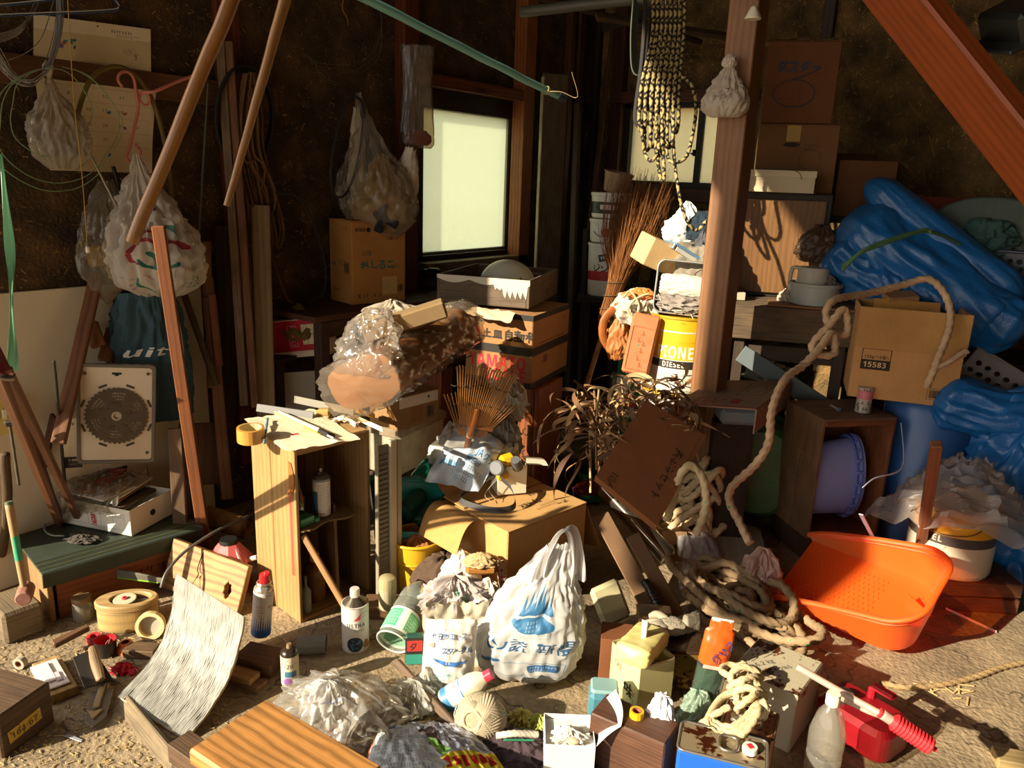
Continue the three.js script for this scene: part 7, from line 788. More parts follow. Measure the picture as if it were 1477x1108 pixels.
pouch('silver_pack','shiny silver snack pack with green and yellow print lying at the bottom centre',[Yp(588,1042,0.05),Yp(676,1046,0.05),Yp(730,1112,0.03),Yp(640,1120,0.03)],0.03,(g,w,h)=>{g.fillStyle='#b9bac0';g.fillRect(0,0,w,h);tiny(g,60,40,360,5,22,'#6a6a70');g.fillStyle='#5b4a44';g.fillRect(0,h*0.2,w*0.25,h*0.6);g.fillStyle='#7fb04a';g.beginPath();g.moveTo(40,120);g.lineTo(160,260);g.lineTo(60,280);g.fill();g.fillStyle='#e8d23a';g.fillRect(0,h*0.72,w,h*0.28);g.fillStyle='#d0362c';for(let i=0;i<6;i++)g.fillRect(60 + i*70,h*0.78,44,50);},'#b9bac0',{rough:0.25,metal:0.4});
pouch('clear_pack','clear printed film pack with rows of small blue text at the bottom edge',[Yp(548,1048,0.05),Yp(606,1046,0.05),Yp(668,1124,0.03),Yp(516,1124,0.03)],0.03,(g,w,h)=>{g.fillStyle='#d3d8da';g.fillRect(0,0,w,h);for(let j=0;j<4;j++)tiny(g,30,60 + j*76,430,3,16,'#6a86a0');g.fillStyle='#c05a40';g.fillRect(0,0,14,h);g.fillStyle='#3f5a90';g.fillRect(120,20,70,40);},'#d3d8da',{tr:0.25,rough:0.35});
one('crumpled_film','crumpled translucent film beside the twine ball and the wooden stick','film',blob({h:0.08,rx:0.07,rz:0.05,prof:prof(0.9,1,0.7,0.2),crum:0.25,sd:181,k:5,top:true,flat:true}),film('#dcdcd4',0.72,0.3),Yp(598,1018,0.02),0.3);
one('knotted_bag','small tied translucent bag in front of the detergent pack','bag',blob({h:0.1,rx:0.045,rz:0.04,prof:prof(0.7,1,1,0.7,0.3,0.12),crum:0.09,folds:0.15,sd:183,k:4,top:true}),film('#e2dfd4',0.55,0.3),Yp(614,1006,0.01),0.3);
{const p=Yp(640,1040,0.03),t=thing('blue_white_cloth','dark checked cloth with a white twisted cord beside the twine ball','cloth',Yp(742,1085,0.0),0.6);void p;mesh('cloth_body',blob({h:0.06,rx:0.09,rz:0.06,prof:prof(1,1,0.7,0.2),crum:0.16,sd:185,k:4,top:true}),cloth('#4a3a40'),t);mesh('white_cord',sweep([[-0.05,0.065,0.02],[0,0.075,0.02],[0.06,0.06,0.0]],0.009,{rope:24}),fibre('#cfcac0'),t);mesh('green_pen',sweep([[-0.03,0.07,0.04],[0.05,0.066,0.03]],0.003),plain('#2f7a5a',0.4),t);}
for(const[x,y,c,s,l]of[[752,1042,'#b9ae5a',191,'yellow-green paper scrap under the newspaper bag, left one'],[778,1048,'#a8b050',192,'yellow-green folded paper scrap under the newspaper bag'],[812,1052,'#2c2c2e',193,'black plastic scrap right below the newspaper bag']])one('paper_scrap',l,'scrap',blob({h:0.035,rx:0.04,rz:0.03,prof:prof(1,0.9,0.6,0.1),crum:0.3,sd:s,k:4,top:true,flat:true}),plain(c,0.6),Yp(x,y,0.0),s);
// white open carton at the bottom
{const p=Yp(818,1098,0.0),t=thing('white_carton','open white card box with torn paper inside at the bottom edge','carton',[p[0],0,p[2]],0.62);tray(t,0.13,0.1,0.12,0.002,plain('#dcdad2',0.7),{c:0.0005});mesh('lid_flap',surf(8,8,(u,v)=>[0.065 + u*0.06 + 0.012*Math.sin(v*3),0.1 + u*0.075 - 0.02*u*v + 0.006*Math.sin(u*3),-0.06 + v*0.12 - u*0.01]),plain('#e6e4dc',0.7),t);mesh('inner_card',bx(0.124,0.002,0.112,[0,0.085,0]),plain('#d6d6d0',0.7),t);mesh('torn_paper',at(blob({h:0.035,rx:0.04,rz:0.03,prof:prof(0.8,1,0.6,0.1),crum:0.3,sd:195,k:4,flat:true,top:true}),[0,0.085,0.02]),plain('#d8d2c6',0.7),t);one('beige_plug','beige ear plug shaped scrap in the open white card box','scrap',at(new THREE.SphereGeometry(0.02,20,12),[0,0,0],[0,0,0],[1,0.5,0.6]),plain('#b8a88c',0.6),add(p,[0.03,0.1,0.03]),0.4);}
{const y0=0,q=pxBox([952,1148],[958,1075],[850,1030],[985,1042],y0);q.w=0.1;const p=q.near,c=Math.cos(q.ry),s=Math.sin(q.ry),t=thing('dark_wood_block','dark reddish wood block with a yellow tape roll on it','block',[p[0]+ c*q.w / 2 - s*q.d / 2,0,p[2]- s*q.w / 2 - c*q.d / 2],q.ry);mesh('body',bx(q.w,q.h,q.d,[0,q.h / 2,0],[0,0,0],0.004),wood('#6e4a36',2,0.6),t);const tp=Yp(918,1034,q.h + 0.001),o=thing('yellow_tape','small roll of yellow tape standing flat on the dark wood block','tape',tp,0);mesh('tape_ring',lathe([[0.013,0],[0.0185,0.0005],[0.019,0.009],[0.0185,0.0185],[0.013,0.019],[0.013,0]],32),plain('#dfae1c',0.35),o);mesh('core',lathe([[0.0105,0.0005],[0.0132,0.0005],[0.0132,0.0185],[0.0105,0.0185],[0.0105,0.0005]],28),card('#a8644c'),o);}
// tin with tissue pack
const qTi=pxBox([918,1030],[925,965],[872,930],[982,958]);
{
const t=thing('cream_tin','cream square tin with black brush lettering holding a pack of tissues','tin',qTi.p,qTi.ry),{w,h,d}=qTi;tray(t,w,h,d,0.003,plain('#d9cf94',0.4,0.1),{c:0.001});mesh('rim',sweep(rrect(w,d,0.008).map(([x,z])=>[x,h,z]),0.003,{closed:true,seg:80,ten:0.1}),plain('#b8b08a',0.35,0.4),t);
onX(t,qTi,d*0.94,h*0.94,h*0.48,0,(g,W,H)=>{say(g,'味',W*0.5,H*0.5,44,'#26221c',0.13);g.strokeStyle='#c26a4a';g.lineWidth=2;g.beginPath();g.arc(W*0.2,H*0.3,9,0,7);g.arc(W*0.3,H*0.34,9,0,7);g.stroke();tiny(g,W*0.84,H*0.62,14,2,14,'#d08a5a');});
const F=frameAt(qTi),o=thing('tissue_pack','soft yellow pack of tissues with one tissue pulled out, in the cream tin','tissues',F(-0.005,qTi.h - 0.012,-0.0),qTi.ry + 0.55);mesh('wrapper',surf(40,30,(u,v)=>{const a=u*Math.PI*2,e=Math.pow(Math.abs(Math.cos(a))**5 + Math.abs(Math.sin(a))**5,-0.2),l=Math.min(1,Math.min(v,1 - v)*12)**0.4,w2=1 + 0.05*N3(Math.cos(a)*3,v*5,Math.sin(a)*3);return[(v - 0.5)*0.2,0.03 + 0.03*e*Math.sin(a)*l*w2,0.052*e*Math.cos(a)*l*w2];}),film('#e3d88c',0.12,0.35),o);mesh('tissue',surf(10,8,(u,v)=>[(u - 0.5)*0.045 + 0.01*v,0.058 + v*0.055*(1 - 0.5*u),0.012*Math.sin(u*6)+ 0.02*v*(u - 0.4)]),plain('#e6e8ea',0.8),o);o.rotation.z=-0.1;
}
{const p=Yp(868,1040,0.0),t=thing('blue_bottle','translucent blue square plastic bottle beside the cream tin','bottle',p,0.55);mesh('body',bx(0.085,0.11,0.075,[0,0.055,0],[0,0,0],0.014),film('#5f9eb0',0.45,0.3),t);mesh('shoulder',at(slab(rrect(0.078,0.068,0.012),0.014,0.005),[0,0.115,0],[-Math.PI / 2,0,0]),film('#9cc3c4',0.35,0.3),t);}
one('brown_carton','brown cardboard box side standing behind the cream tin','carton',bx(0.1,0.15,0.1,[0,0.075,0]),card('#7d4a28'),add(Yp(872,985,0.0),[0,0,-0.06]),0.5);
for(const[x,y,w,h,r,l]of[[932,912,0.11,0.14,0.55,'yellow-brown square tin with a dark open lid behind the tissue pack'],[972,950,0.12,0.13,0.62,'olive-gold tin under the grey work glove']]){const p=Yp(x,y + 30,0.02),t=thing('old_tin',l,'tin',[p[0],0,p[2]- 0.04],r);mesh('body',bx(w,h,w,[0,h / 2,0],[0,0,0],0.008),rusty('#9c8446',0.35,0.6),t);mesh('lid',bx(w + 0.004,0.012,w + 0.004,[0,h,0],[0,0,0],0.004),rusty('#5f4a3a',0.25,0.6),t);}
// work glove
{
const p=Yp(968,908,0.145),t=thing('work_glove','grey knitted work glove lying palm down on the old tin','glove',p,0.9),m=fibre('#a8a090');mesh('palm',blob({h:0.03,rx:0.05,rz:0.042,prof:prof(0.9,1,0.9,0.5),crum:0.05,sd:201,top:true,k:3}),m,t);for(let i=0;i<4;i++){const a=2.6 + i*0.32,L=[0.07,0.08,0.078,0.062][i];mesh('finger',sweep([[Math.cos(a)*0.03,0.016,Math.sin(a)*0.03],[Math.cos(a)*0.055,0.02,Math.sin(a)*0.05],[Math.cos(a)*(0.03 + L),0.004,Math.sin(a)*(0.03 + L)]],(u)=>0.0125 - 0.002*u - 0.004*clamp((u - 0.85)*6.6),{rad:12,seg:16}),m,t);}mesh('thumb',sweep([[0.0,0.014,-0.03],[-0.02,0.02,-0.055],[-0.045,0.01,-0.068]],(u)=>0.0135 - 0.006*clamp((u - 0.7)*3),{rad:12,seg:14}),m,t);mesh('cuff',at(blob({h:0.05,rx:0.036,rz:0.014,prof:prof(1,0.95,1),folds:0.1,sd:202,nu:40,nv:16}),[0.04,0.014,0.01],[0,0.2,-1.5]),m,t);
}
// orange topped pouch
{const p=Yp(1008,1040,0.0),h=Hp(p,1028,893),t=thing('orange_pack','tall clear pack with an orange printed top and dark green contents','pack',p,faceCam(p)+ 0.2);t.rotation.order='YXZ';t.rotation.z=-0.1;const w=0.085;const sh=(a,b,k)=>surf(30,24,(u,v)=>{const an=u*Math.PI*2,y=lerp(a,b,v),e=Math.sin(clamp(y,0.02,0.985)*Math.PI)**0.35,q=Math.max(0.06,e*(y>0.8?(1 - y)*4 + 0.2:1));return[Math.cos(an)*w / 2*(0.9 + 0.1*e)*(y>0.9?0.8:1)*k,y*h,Math.sin(an)*0.03*q*k + 0.003*N3(Math.cos(an)*2,y*9,Math.sin(an)*2)];});mesh('green_contents',sh(0.01,0.56,0.9),plain('#24503c',0.5),t);mesh('clear_film',sh(0,0.62,1),film('#d6dcd4',0.95,0.12),t);mesh('orange_top',sh(0.6,1,1.0),plain('#d9571c',0.3),t);print(t,w*0.8,h*0.34,[0.0,h*0.76,0.0315],[-0.08,0,0],(g,W,H)=>{g.save();g.translate(W*0.2,H*0.75);g.rotate(-1.0);say(g,'グリス',0,0,26,'#34326a',0.14);g.restore();g.fillStyle='rgba(240,220,200,0.5)';g.fillRect(0,H*0.9,W,H*0.1);},{k:2000});mesh('crimped_edge',bx(w*0.72,0.012,0.004,[0,h*0.995,0]),plain('#e6d8cc',0.4),t);}
// ---------------------------------------------------------------- right side
const ribG=bx(0.003,0.003,0.013);
const loops=(n,rx,rz,h,r)=>{const o=[];for(let i=0;i<n;i++){const c=[],a0=rr(0,6),ex=rr(0.45,1)*rx,ez=rr(0.4,1)*rz,cx=rr(-0.35,0.35)*rx,cz=rr(-0.35,0.35)*rz,y=(i / n)*h + r;for(let k=0;k<14;k++){const a=a0 +(k / 14)*6.28;c.push([cx + Math.cos(a)*ex,y + rr(-0.3,0.6)*r + 0.2*h*Math.sin(a*2 + i),cz + Math.sin(a)*ez]);}o.push(c);}return o;};
const heap=(name,label,p,n,rx,rz,h,r,mat,pitch,ry=0)=>one(name,label,'rope',loops(n,rx,rz,h,r).map((c)=>sweep(c,r,{closed:true,rope:pitch,depth:0.5})),mat,p,ry);
quadPanel('cardboard_box','flat brown cardboard box standing aslant on its corner, with black vertical writing','cardboard',[Dp(930,580,2.86),Dp(1017,632,2.78),Dp(946,762,2.5),Dp(858,690,2.62)],0.03,card('#8a5228'),{draw:(g,W,H)=>{g.save();g.translate(W*0.86,H*0.28);g.rotate(Math.PI / 2);say(g,'天ぷらセット',0,0,H*0.085,'#2a1c12',0.1);g.restore();g.save();g.translate(W*0.28,H*0.84);g.rotate(Math.PI / 2);say(g,'10入',0,0,H*0.08,'#3a2818',0.1,false,'');g.restore();g.fillStyle='rgba(70,40,20,0.5)';g.fillRect(W*0.94,H*0.06,2,H*0.3);}});
{
const y=0.67,c=[Yp(1031,549,y),Yp(1142,551,y),Yp(1091,591,y),Yp(972,583,y)],t=thing('open_front_carton','grey-brown carton with red print lying open towards the camera beside the post','carton',[c[3][0],0,c[3][2]]),pn=(q,d)=>quadPanel('side_panel',null,null,q,0.006,card('#9a7f68'),{parent:t,draw:d,k:900}),dn=(p)=>[p[0],0.57,p[2]];
pn(c,(g,W,H)=>{g.fillStyle='#a8323c';g.globalAlpha=0.75;g.fillRect(0,H*0.975,W,H*0.025);tiny(g,W*0.16,H*0.72,W*0.4,2,H*0.07,'#a8323c');g.fillRect(W*0.6,H*0.72,W*0.12,H*0.16);tiny(g,W*0.16,H*0.45,W*0.3,1,H*0.06,'#a8525c');g.globalAlpha=1;g.strokeStyle='#33302e';g.lineWidth=3;g.strokeRect(W*0.55,H*0.14,W*0.32,H*0.42);g.beginPath();g.ellipse(W*0.71,H*0.35,W*0.1,H*0.12,0.2,0,7);g.stroke();tiny(g,W*0.1,H*0.08,W*0.34,1,H*0.08,'#6a5a4c');});
pn([c[2],c[1],dn(c[1]),dn(c[2])]);pn([c[0],c[3],dn(c[3]),dn(c[0])]);pn([c[1],c[0],dn(c[0]),dn(c[1])]);
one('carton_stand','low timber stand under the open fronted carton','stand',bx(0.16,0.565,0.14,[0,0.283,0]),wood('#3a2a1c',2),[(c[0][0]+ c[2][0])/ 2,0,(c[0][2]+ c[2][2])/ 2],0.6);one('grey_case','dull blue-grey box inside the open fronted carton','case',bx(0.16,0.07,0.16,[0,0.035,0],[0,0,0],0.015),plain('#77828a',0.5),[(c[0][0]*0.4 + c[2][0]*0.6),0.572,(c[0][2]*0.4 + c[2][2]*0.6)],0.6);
}
{const p=Yp(1074,752,0.06),t=thing('green_tub','deep green plastic tub standing on its side, bottom towards the camera','tub',p,faceCam(p)+ 0.15),h=Hp(p,1070,610)- p[1],w=0.36;t.rotation.order='YXZ';t.rotation.x=-0.12;const q=[];for(let i=0;i<=10;i++){const v=i / 10,k=v<0.22?0.8 + 0.11*Math.sin((v / 0.22)*1.57):0.91 + 0.09*(v - 0.22),z=v<0.22?0.05*(1 - Math.cos((v / 0.22)*1.57))*-1:-0.05 -(v - 0.22)*0.16;q.push(rrect(w*k,h*k,0.08,6,0,h / 2).map(([x,y])=>[x,y,z]));}mesh('shell',[surf(q[0].length,10,(u,v)=>{const r=q[Math.round(v*10)];return r[Math.round(u*r.length)% r.length];}),slab(q[0].map(([x,y])=>[x,y]),0.003,0)],grime('#3f6f45',0.35),t);mesh('rim',sweep(rrect(w*1.02,h*1.02,0.09,6,0,h / 2).map(([x,y])=>[x,y,-0.175]),0.012,{closed:true,seg:100,ten:0.2}),grime('#2f5a38',0.35),t);}
const mRopeW=fibre('#cdb894'),mRopeG=fibre('#a08768');
heap('rope_heap','heap of thick whitish rope between the cardboard panel and the green tub',Yp(984,784,0.0),15,0.13,0.08,0.34,0.0135,mRopeW,10,0.5);
cord('rope_end','loop of thick whitish rope hanging over the front of the rope heap','rope',[[962,752],[980,690],[996,672],[1014,690],[1018,730],[1004,772]].map(([a,b])=>Dp(a,b,2.62)),0.0135,mRopeW,{rope:10,depth:0.5});
heap('rope_heap','long heap of thick grey-brown rope lying left of the orange scoop',Yp(1060,888,0.0),13,0.26,0.14,0.11,0.0145,mRopeG,9,-0.45);
for(const[c,d,l,bg]of[[[[1014,742],[1096,764],[1112,830],[1040,836]],0.05,'open newspaper page lying below the green tub','#9c8f7e'],[[[985,772],[1018,766],[1052,822],[1000,852]],0.06,'grey leaflet under a clear sleeve beside the silver tube','#b0aab0']])paper('newspaper',l,'newspaper',c.map(([a,b])=>Yp(a,b,d)),(g,w,h)=>{for(let i=0;i<4;i++)tiny(g,8 + i*w / 4,10,w / 5,16,6,'#5d5348');},0.26,0.22,{n:[0,1,0],f:(u,v)=>0.008*N3(u*2,v*2,d*90)+ 0.008,bg,k:1000});
one('clear_sleeve','glossy pale plastic sleeve lying over the grey leaflet','sleeve',sheetGeo([Yp(976,774,0.09),Yp(1020,768,0.09),Yp(1050,828,0.08),Yp(980,850,0.08)],[0,1,0],(u,v)=>0.006*N3(u*3,v*3,4)+ 0.003*N3(u*9,v*5,2),30,30),film('#d8d4da',0.55,0.2),Yp(976,774,0.09));
quadPanel('printed_card','small beige card with a red mark below the rope heap','card',[Yp(955,768,0.1),Yp(988,752,0.1),Yp(992,776,0.08),Yp(962,792,0.08)],0.002,card('#b39470'),{});
one('pink_film','crumpled pinkish translucent film against the end of the orange scoop','film',blob({h:0.2,rx:0.07,rz:0.05,prof:prof(0.7,1,1,0.8,0.3),crum:0.2,sd:211,k:5,top:true,flat:true}),film('#e0c0b0',0.5,0.3),Yp(1092,866,0.02),0.3);
{const a=Yp(872,704,0.25),b=Yp(964,804,0.06),t=stick('steel_tube','shiny stainless steel tube lying aslant beside the central carton','tube',a,b,0.08,0.08,plain('#b5ac9c',0.14,0.95),{round:true});t.geometry=lathe([[0.036,0],[0.04,0],[0.04,V(sub(b,a)).length()],[0.037,V(sub(b,a)).length()],[0.036,0]],40);const q=at(new THREE.TorusGeometry(0.04,0.0025,8,40),[0,0.0,0],[1.57,0,0]);mesh('rolled_rim',q,plain('#8f877c',0.25,0.9),t);const r2=mesh('bottom_disc',cyl(0.038,0.038,0.003,36,[0,V(sub(b,a)).length()- 0.006,0]),plain('#6f675c',0.25,0.9),t);void r2;}
one('red_box_scrap','dark red and white crumpled packet behind the mouth of the steel tube','packet',blob({h:0.06,rx:0.05,rz:0.03,prof:prof(0.9,1,0.7,0.2),crum:0.22,sd:212,k:4,top:true,flat:true}),plain('#7a2228',0.5),Yp(846,712,0.2),0.6);
for(const[a,b,w,l]of[[[866,742],[940,880],0.07,'long brown corrugated strip lying below the steel tube'],[[912,772],[978,890],0.055,'torn dark cardboard strip next to the black umbrella handle']])stick('cardboard_strip',l,'cardboard',Yp(b[0],b[1],0.03),Yp(a[0],a[1],0.26),w,0.008,card('#85664a'),{roll:0.9});
{const a=Yp(960,895,0.06),b=Yp(930,838,0.14),t=stick('umbrella','folded black umbrella handle with a ribbed grip beside the cardboard strips','umbrella',a,b,0.034,0.034,plain('#26221e',0.4),{round:true});for(let i=0;i<7;i++)mesh('grip_ring',at(new THREE.TorusGeometry(0.018,0.002,6,20),[0,0.02 + i*0.014,0],[1.57,0,0]),plain('#3a352e',0.4),t);}
one('pale_pad','pale green-beige plastic pad wedged under the central carton','pad',bx(0.11,0.14,0.03,[0,0.07,0],[-0.4,0,0.3],0.012),plain('#c3bb94',0.5),Yp(878,896,0.03),0.9);
// wooden crate with the blue bucket lying in it
const qCr=pxBox([1163,778],[1180,604],[1125,578],[1303,606],0.1);
{
const t=thing('wooden_crate','old rough wooden crate standing on end, its open side towards the camera','crate',qCr.p,qCr.ry),{w,h,d}=qCr,m=wood('#8a6646',2,0.8),mi=wood('#94582f',2,0.75),th=0.014;
for(const s of[-1,1])for(const[z,k]of[[-d*0.25,0.49],[d*0.25,0.49]])mesh('side_plank',bx(th,h,d*k,[s*(w / 2 - th / 2),h / 2,z],[0,0,0],0.002,1),s<0?m:mi,t);
mesh('top_plank',bx(w - 2*th,th,d*0.49,[0,h - th / 2,-d*0.25],[0,0,0],0.002,0),m,t);mesh('top_plank',bx(w - 2*th,th,d*0.49,[0,h - th / 2,d*0.25],[0,0,0],0.002,0),m,t);mesh('edge_strip',bx(w - 2*th,0.02,0.012,[0,h - th - 0.01,d / 2 - 0.006]),mi,t);mesh('bottom_plank',bx(w - 2*th,th,d,[0,th / 2,0]),mi,t);for(const x of[-0.25,0.25])mesh('back_plank',bx(w*0.47,h - 2*th,0.01,[x*(w - 2*th),h / 2,-d / 2 + 0.006],[0,0,0],0.002,1),mi,t);
onX(t,qCr,0.1,h*0.5,h*0.55,0.02,(g,W,H)=>{g.fillStyle='rgba(60,50,44,0.35)';for(let i=0;i<40;i++)g.fillRect(W*0.3 + rr(-12,30),rr(H*0.1,H*0.9),rr(4,14),rr(2,5));},{k:900,name:'worn_mark'});
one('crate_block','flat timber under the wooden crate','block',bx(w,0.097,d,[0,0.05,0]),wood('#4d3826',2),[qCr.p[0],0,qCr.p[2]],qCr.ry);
const F=frameAt(qCr),b=thing('blue_bucket','lilac blue plastic bucket lying on its side inside the wooden crate','bucket',F(-0.02,0.1 + h*0.42,0.01),qCr.ry),R=h*0.335,mb=plain('#8d97cf',0.4);mesh('wall',at(lathe([[0,-0.11],[R*0.86,-0.11],[R*0.9,-0.1],[R*0.98,0.09],[R*1.04,0.092],[R*1.05,0.115],[R*1.0,0.116],[R*0.96,0.1],[R*0.86,-0.09]],56),[0,0,0],[0,0,-Math.PI / 2 + 0.05],[1,1,0.5]),mb,b);mesh('rim',[0.1,0.075].map((y)=>at(at(new THREE.TorusGeometry(R*1.04,0.007,8,60),[0,y,0],[Math.PI / 2,0,0]),[0,0,0],[0,0,-Math.PI / 2 + 0.05],[1,1,0.5])),plain('#5f72c9',0.4),b);for(let i=0;i<9;i++){const a=-1.2 + i*0.3;mesh('rim_lug',bx(0.03,0.014,0.01,[0.085,Math.sin(a)*R*1.02,Math.cos(a)*R*0.52 + 0.004],[0,0,0],0.003),plain('#6f80d2',0.4),b);}
cord('grey_strap','thin grey plastic strap hanging out of the wooden crate','strap',[[1300,610],[1304,660],[1296,680],[1262,690],[1244,704]].map(([x,y])=>Dp(x,y,2.62)),0.005,plain('#8f96a8',0.4),{flat:0.4});stick('clear_strip','pale translucent strip slanting down below the blue bucket','strip',Yp(1278,812,0.04),Dp(1242,742,2.62),0.016,0.004,film('#c9cbe0',0.3,0.4),{});
const p=Yp(1244,594,qCr.top + 0.001),c=thing('open_tin','narrow open tin with pink and white flaking paint on the wooden crate','tin',p,0.4);mesh('tin_wall',lathe([[0,0.003],[0.029,0],[0.031,0.003],[0.029,0.06],[0.031,0.105],[0.0315,0.108],[0.029,0.106],[0.026,0.006]],32),rusty('#b9b2ae',0.5,0.2),c);wrap(c,0.0305,0.058,0.1,0,(g,W,H)=>{g.fillStyle='#c9747a';g.fillRect(0,0,W,H);for(let i=0;i<90;i++){g.fillStyle='#7a4a44';g.fillRect(rr(0,W),rr(0,H),rr(1,3),rr(1,3));}},{k:1500,bg:'#c9747a'});
const q=Yp(1210,592,qCr.top + 0.006),bo=thing('wing_bolt','small blue-grey bolt lying on top of the wooden crate','bolt',q,0.3);mesh('head',at(cyl(0.011,0.011,0.009,6),[0,0,0],[0,0,0.3]),plain('#6a7f94',0.4,0.5),bo);mesh('shank',at(cyl(0.0045,0.0045,0.04,10),[0,0.004,0],[0,0,1.2]),plain('#9a9a98',0.4,0.7),bo);
}
// number carton with the rope
{
const B=Yp(1222,571,0.68),T=Hp(B,1226,440),R=Yp(1357,575,0.68),w=Math.hypot(R[0]- B[0],R[2]- B[2]),ry=0.3,h=T - 0.68,d=0.26,c=Math.cos(ry),s=Math.sin(ry),q={p:[B[0]+ c*w / 2 - s*d / 2,0.68,B[2]- s*w / 2 - c*d / 2],ry,w,h,d},t=thing('number_carton','open tan carton with a black number label and barcode, rope thrown over it','carton',q.p,ry),m=card('#cf9c62');
tray(t,w,h,d,0.005,m);mesh('folded_flap',bx(w*1.02,h*0.44,0.005,[0.003,h*0.78,d / 2 + 0.004],[0.02,0,0],0.001),card('#c79858'),t);mesh('inner_flap',bx(w*0.62,0.09,0.005,[-0.02,h*0.97,d*0.2],[-0.7,0,0]),card('#c08a44'),t);mesh('inner_flap',bx(w*0.3,0.12,0.08,[-w*0.1,h*0.96,-d*0.1],[0.2,0.3,0.1]),card('#a97c50'),t);
onZ(t,q,w*0.9,h*0.54,0.0,h*0.28,(g,W,H)=>{g.fillStyle='#2a241c';g.fillRect(W*0.03,H*0.22,W*0.31,H*0.2);g.strokeStyle='#2a241c';g.lineWidth=3;g.strokeRect(W*0.035,0,W*0.3,H*0.23);say(g,'15583',W*0.055,H*0.25,H*0.135,'#d8b07c',0.1);say(g,'132g×12個入',W*0.06,H*0.12,H*0.07,'#2a241c',0.1);g.strokeRect(W*0.76,H*0.68,W*0.22,H*0.22);barcode(g,W*0.78,H*0.71,W*0.18,H*0.16);});tiny;
const tb=[q.p[0]+ 0.13,0,q.p[2]- 0.1],bt=thing('blue_tub','blue plastic tub standing upside down behind the crate under the number carton','tub',tb);mesh('shell',lathe([[0.2,0],[0.195,0.03],[0.18,0.64],[0.16,0.676],[0,0.677]],48),plain('#2f5a94',0.35),bt);
const mr=fibre('#c9a988');cord('draped_rope','thick pale rope thrown over the number carton and trailing down to the floor','rope',[[1336,560,2.98],[1352,520,2.95],[1370,470,2.95],[1366,430,2.95],[1340,403,3.0],[1300,412,3.02],[1250,424,2.98],[1206,432,2.9],[1192,450,2.88],[1200,478,2.88],[1222,480,2.86],[1218,446,2.85],[1196,470,2.84],[1172,498,2.84],[1184,512,2.82],[1204,508,2.82],[1200,480,2.82],[1184,500,2.8],[1160,526,2.78],[1132,548,2.72],[1114,590,2.68],[1108,640,2.7],[1088,672,2.72],[1058,700,2.72],[1052,722,2.7],[1066,752,2.66],[1082,784,2.6]].map(([a,b,z])=>Dp(a,b,z)),0.0135,mr,{rope:10,depth:0.5,jit:0.05});cord('rope_tail','frayed rope end sticking out right of the number carton','rope',[[1346,532],[1366,524],[1384,512],[1396,506]].map(([a,b])=>Dp(a,b,2.95)),0.011,mr,{rope:10,jit:0.3});
}
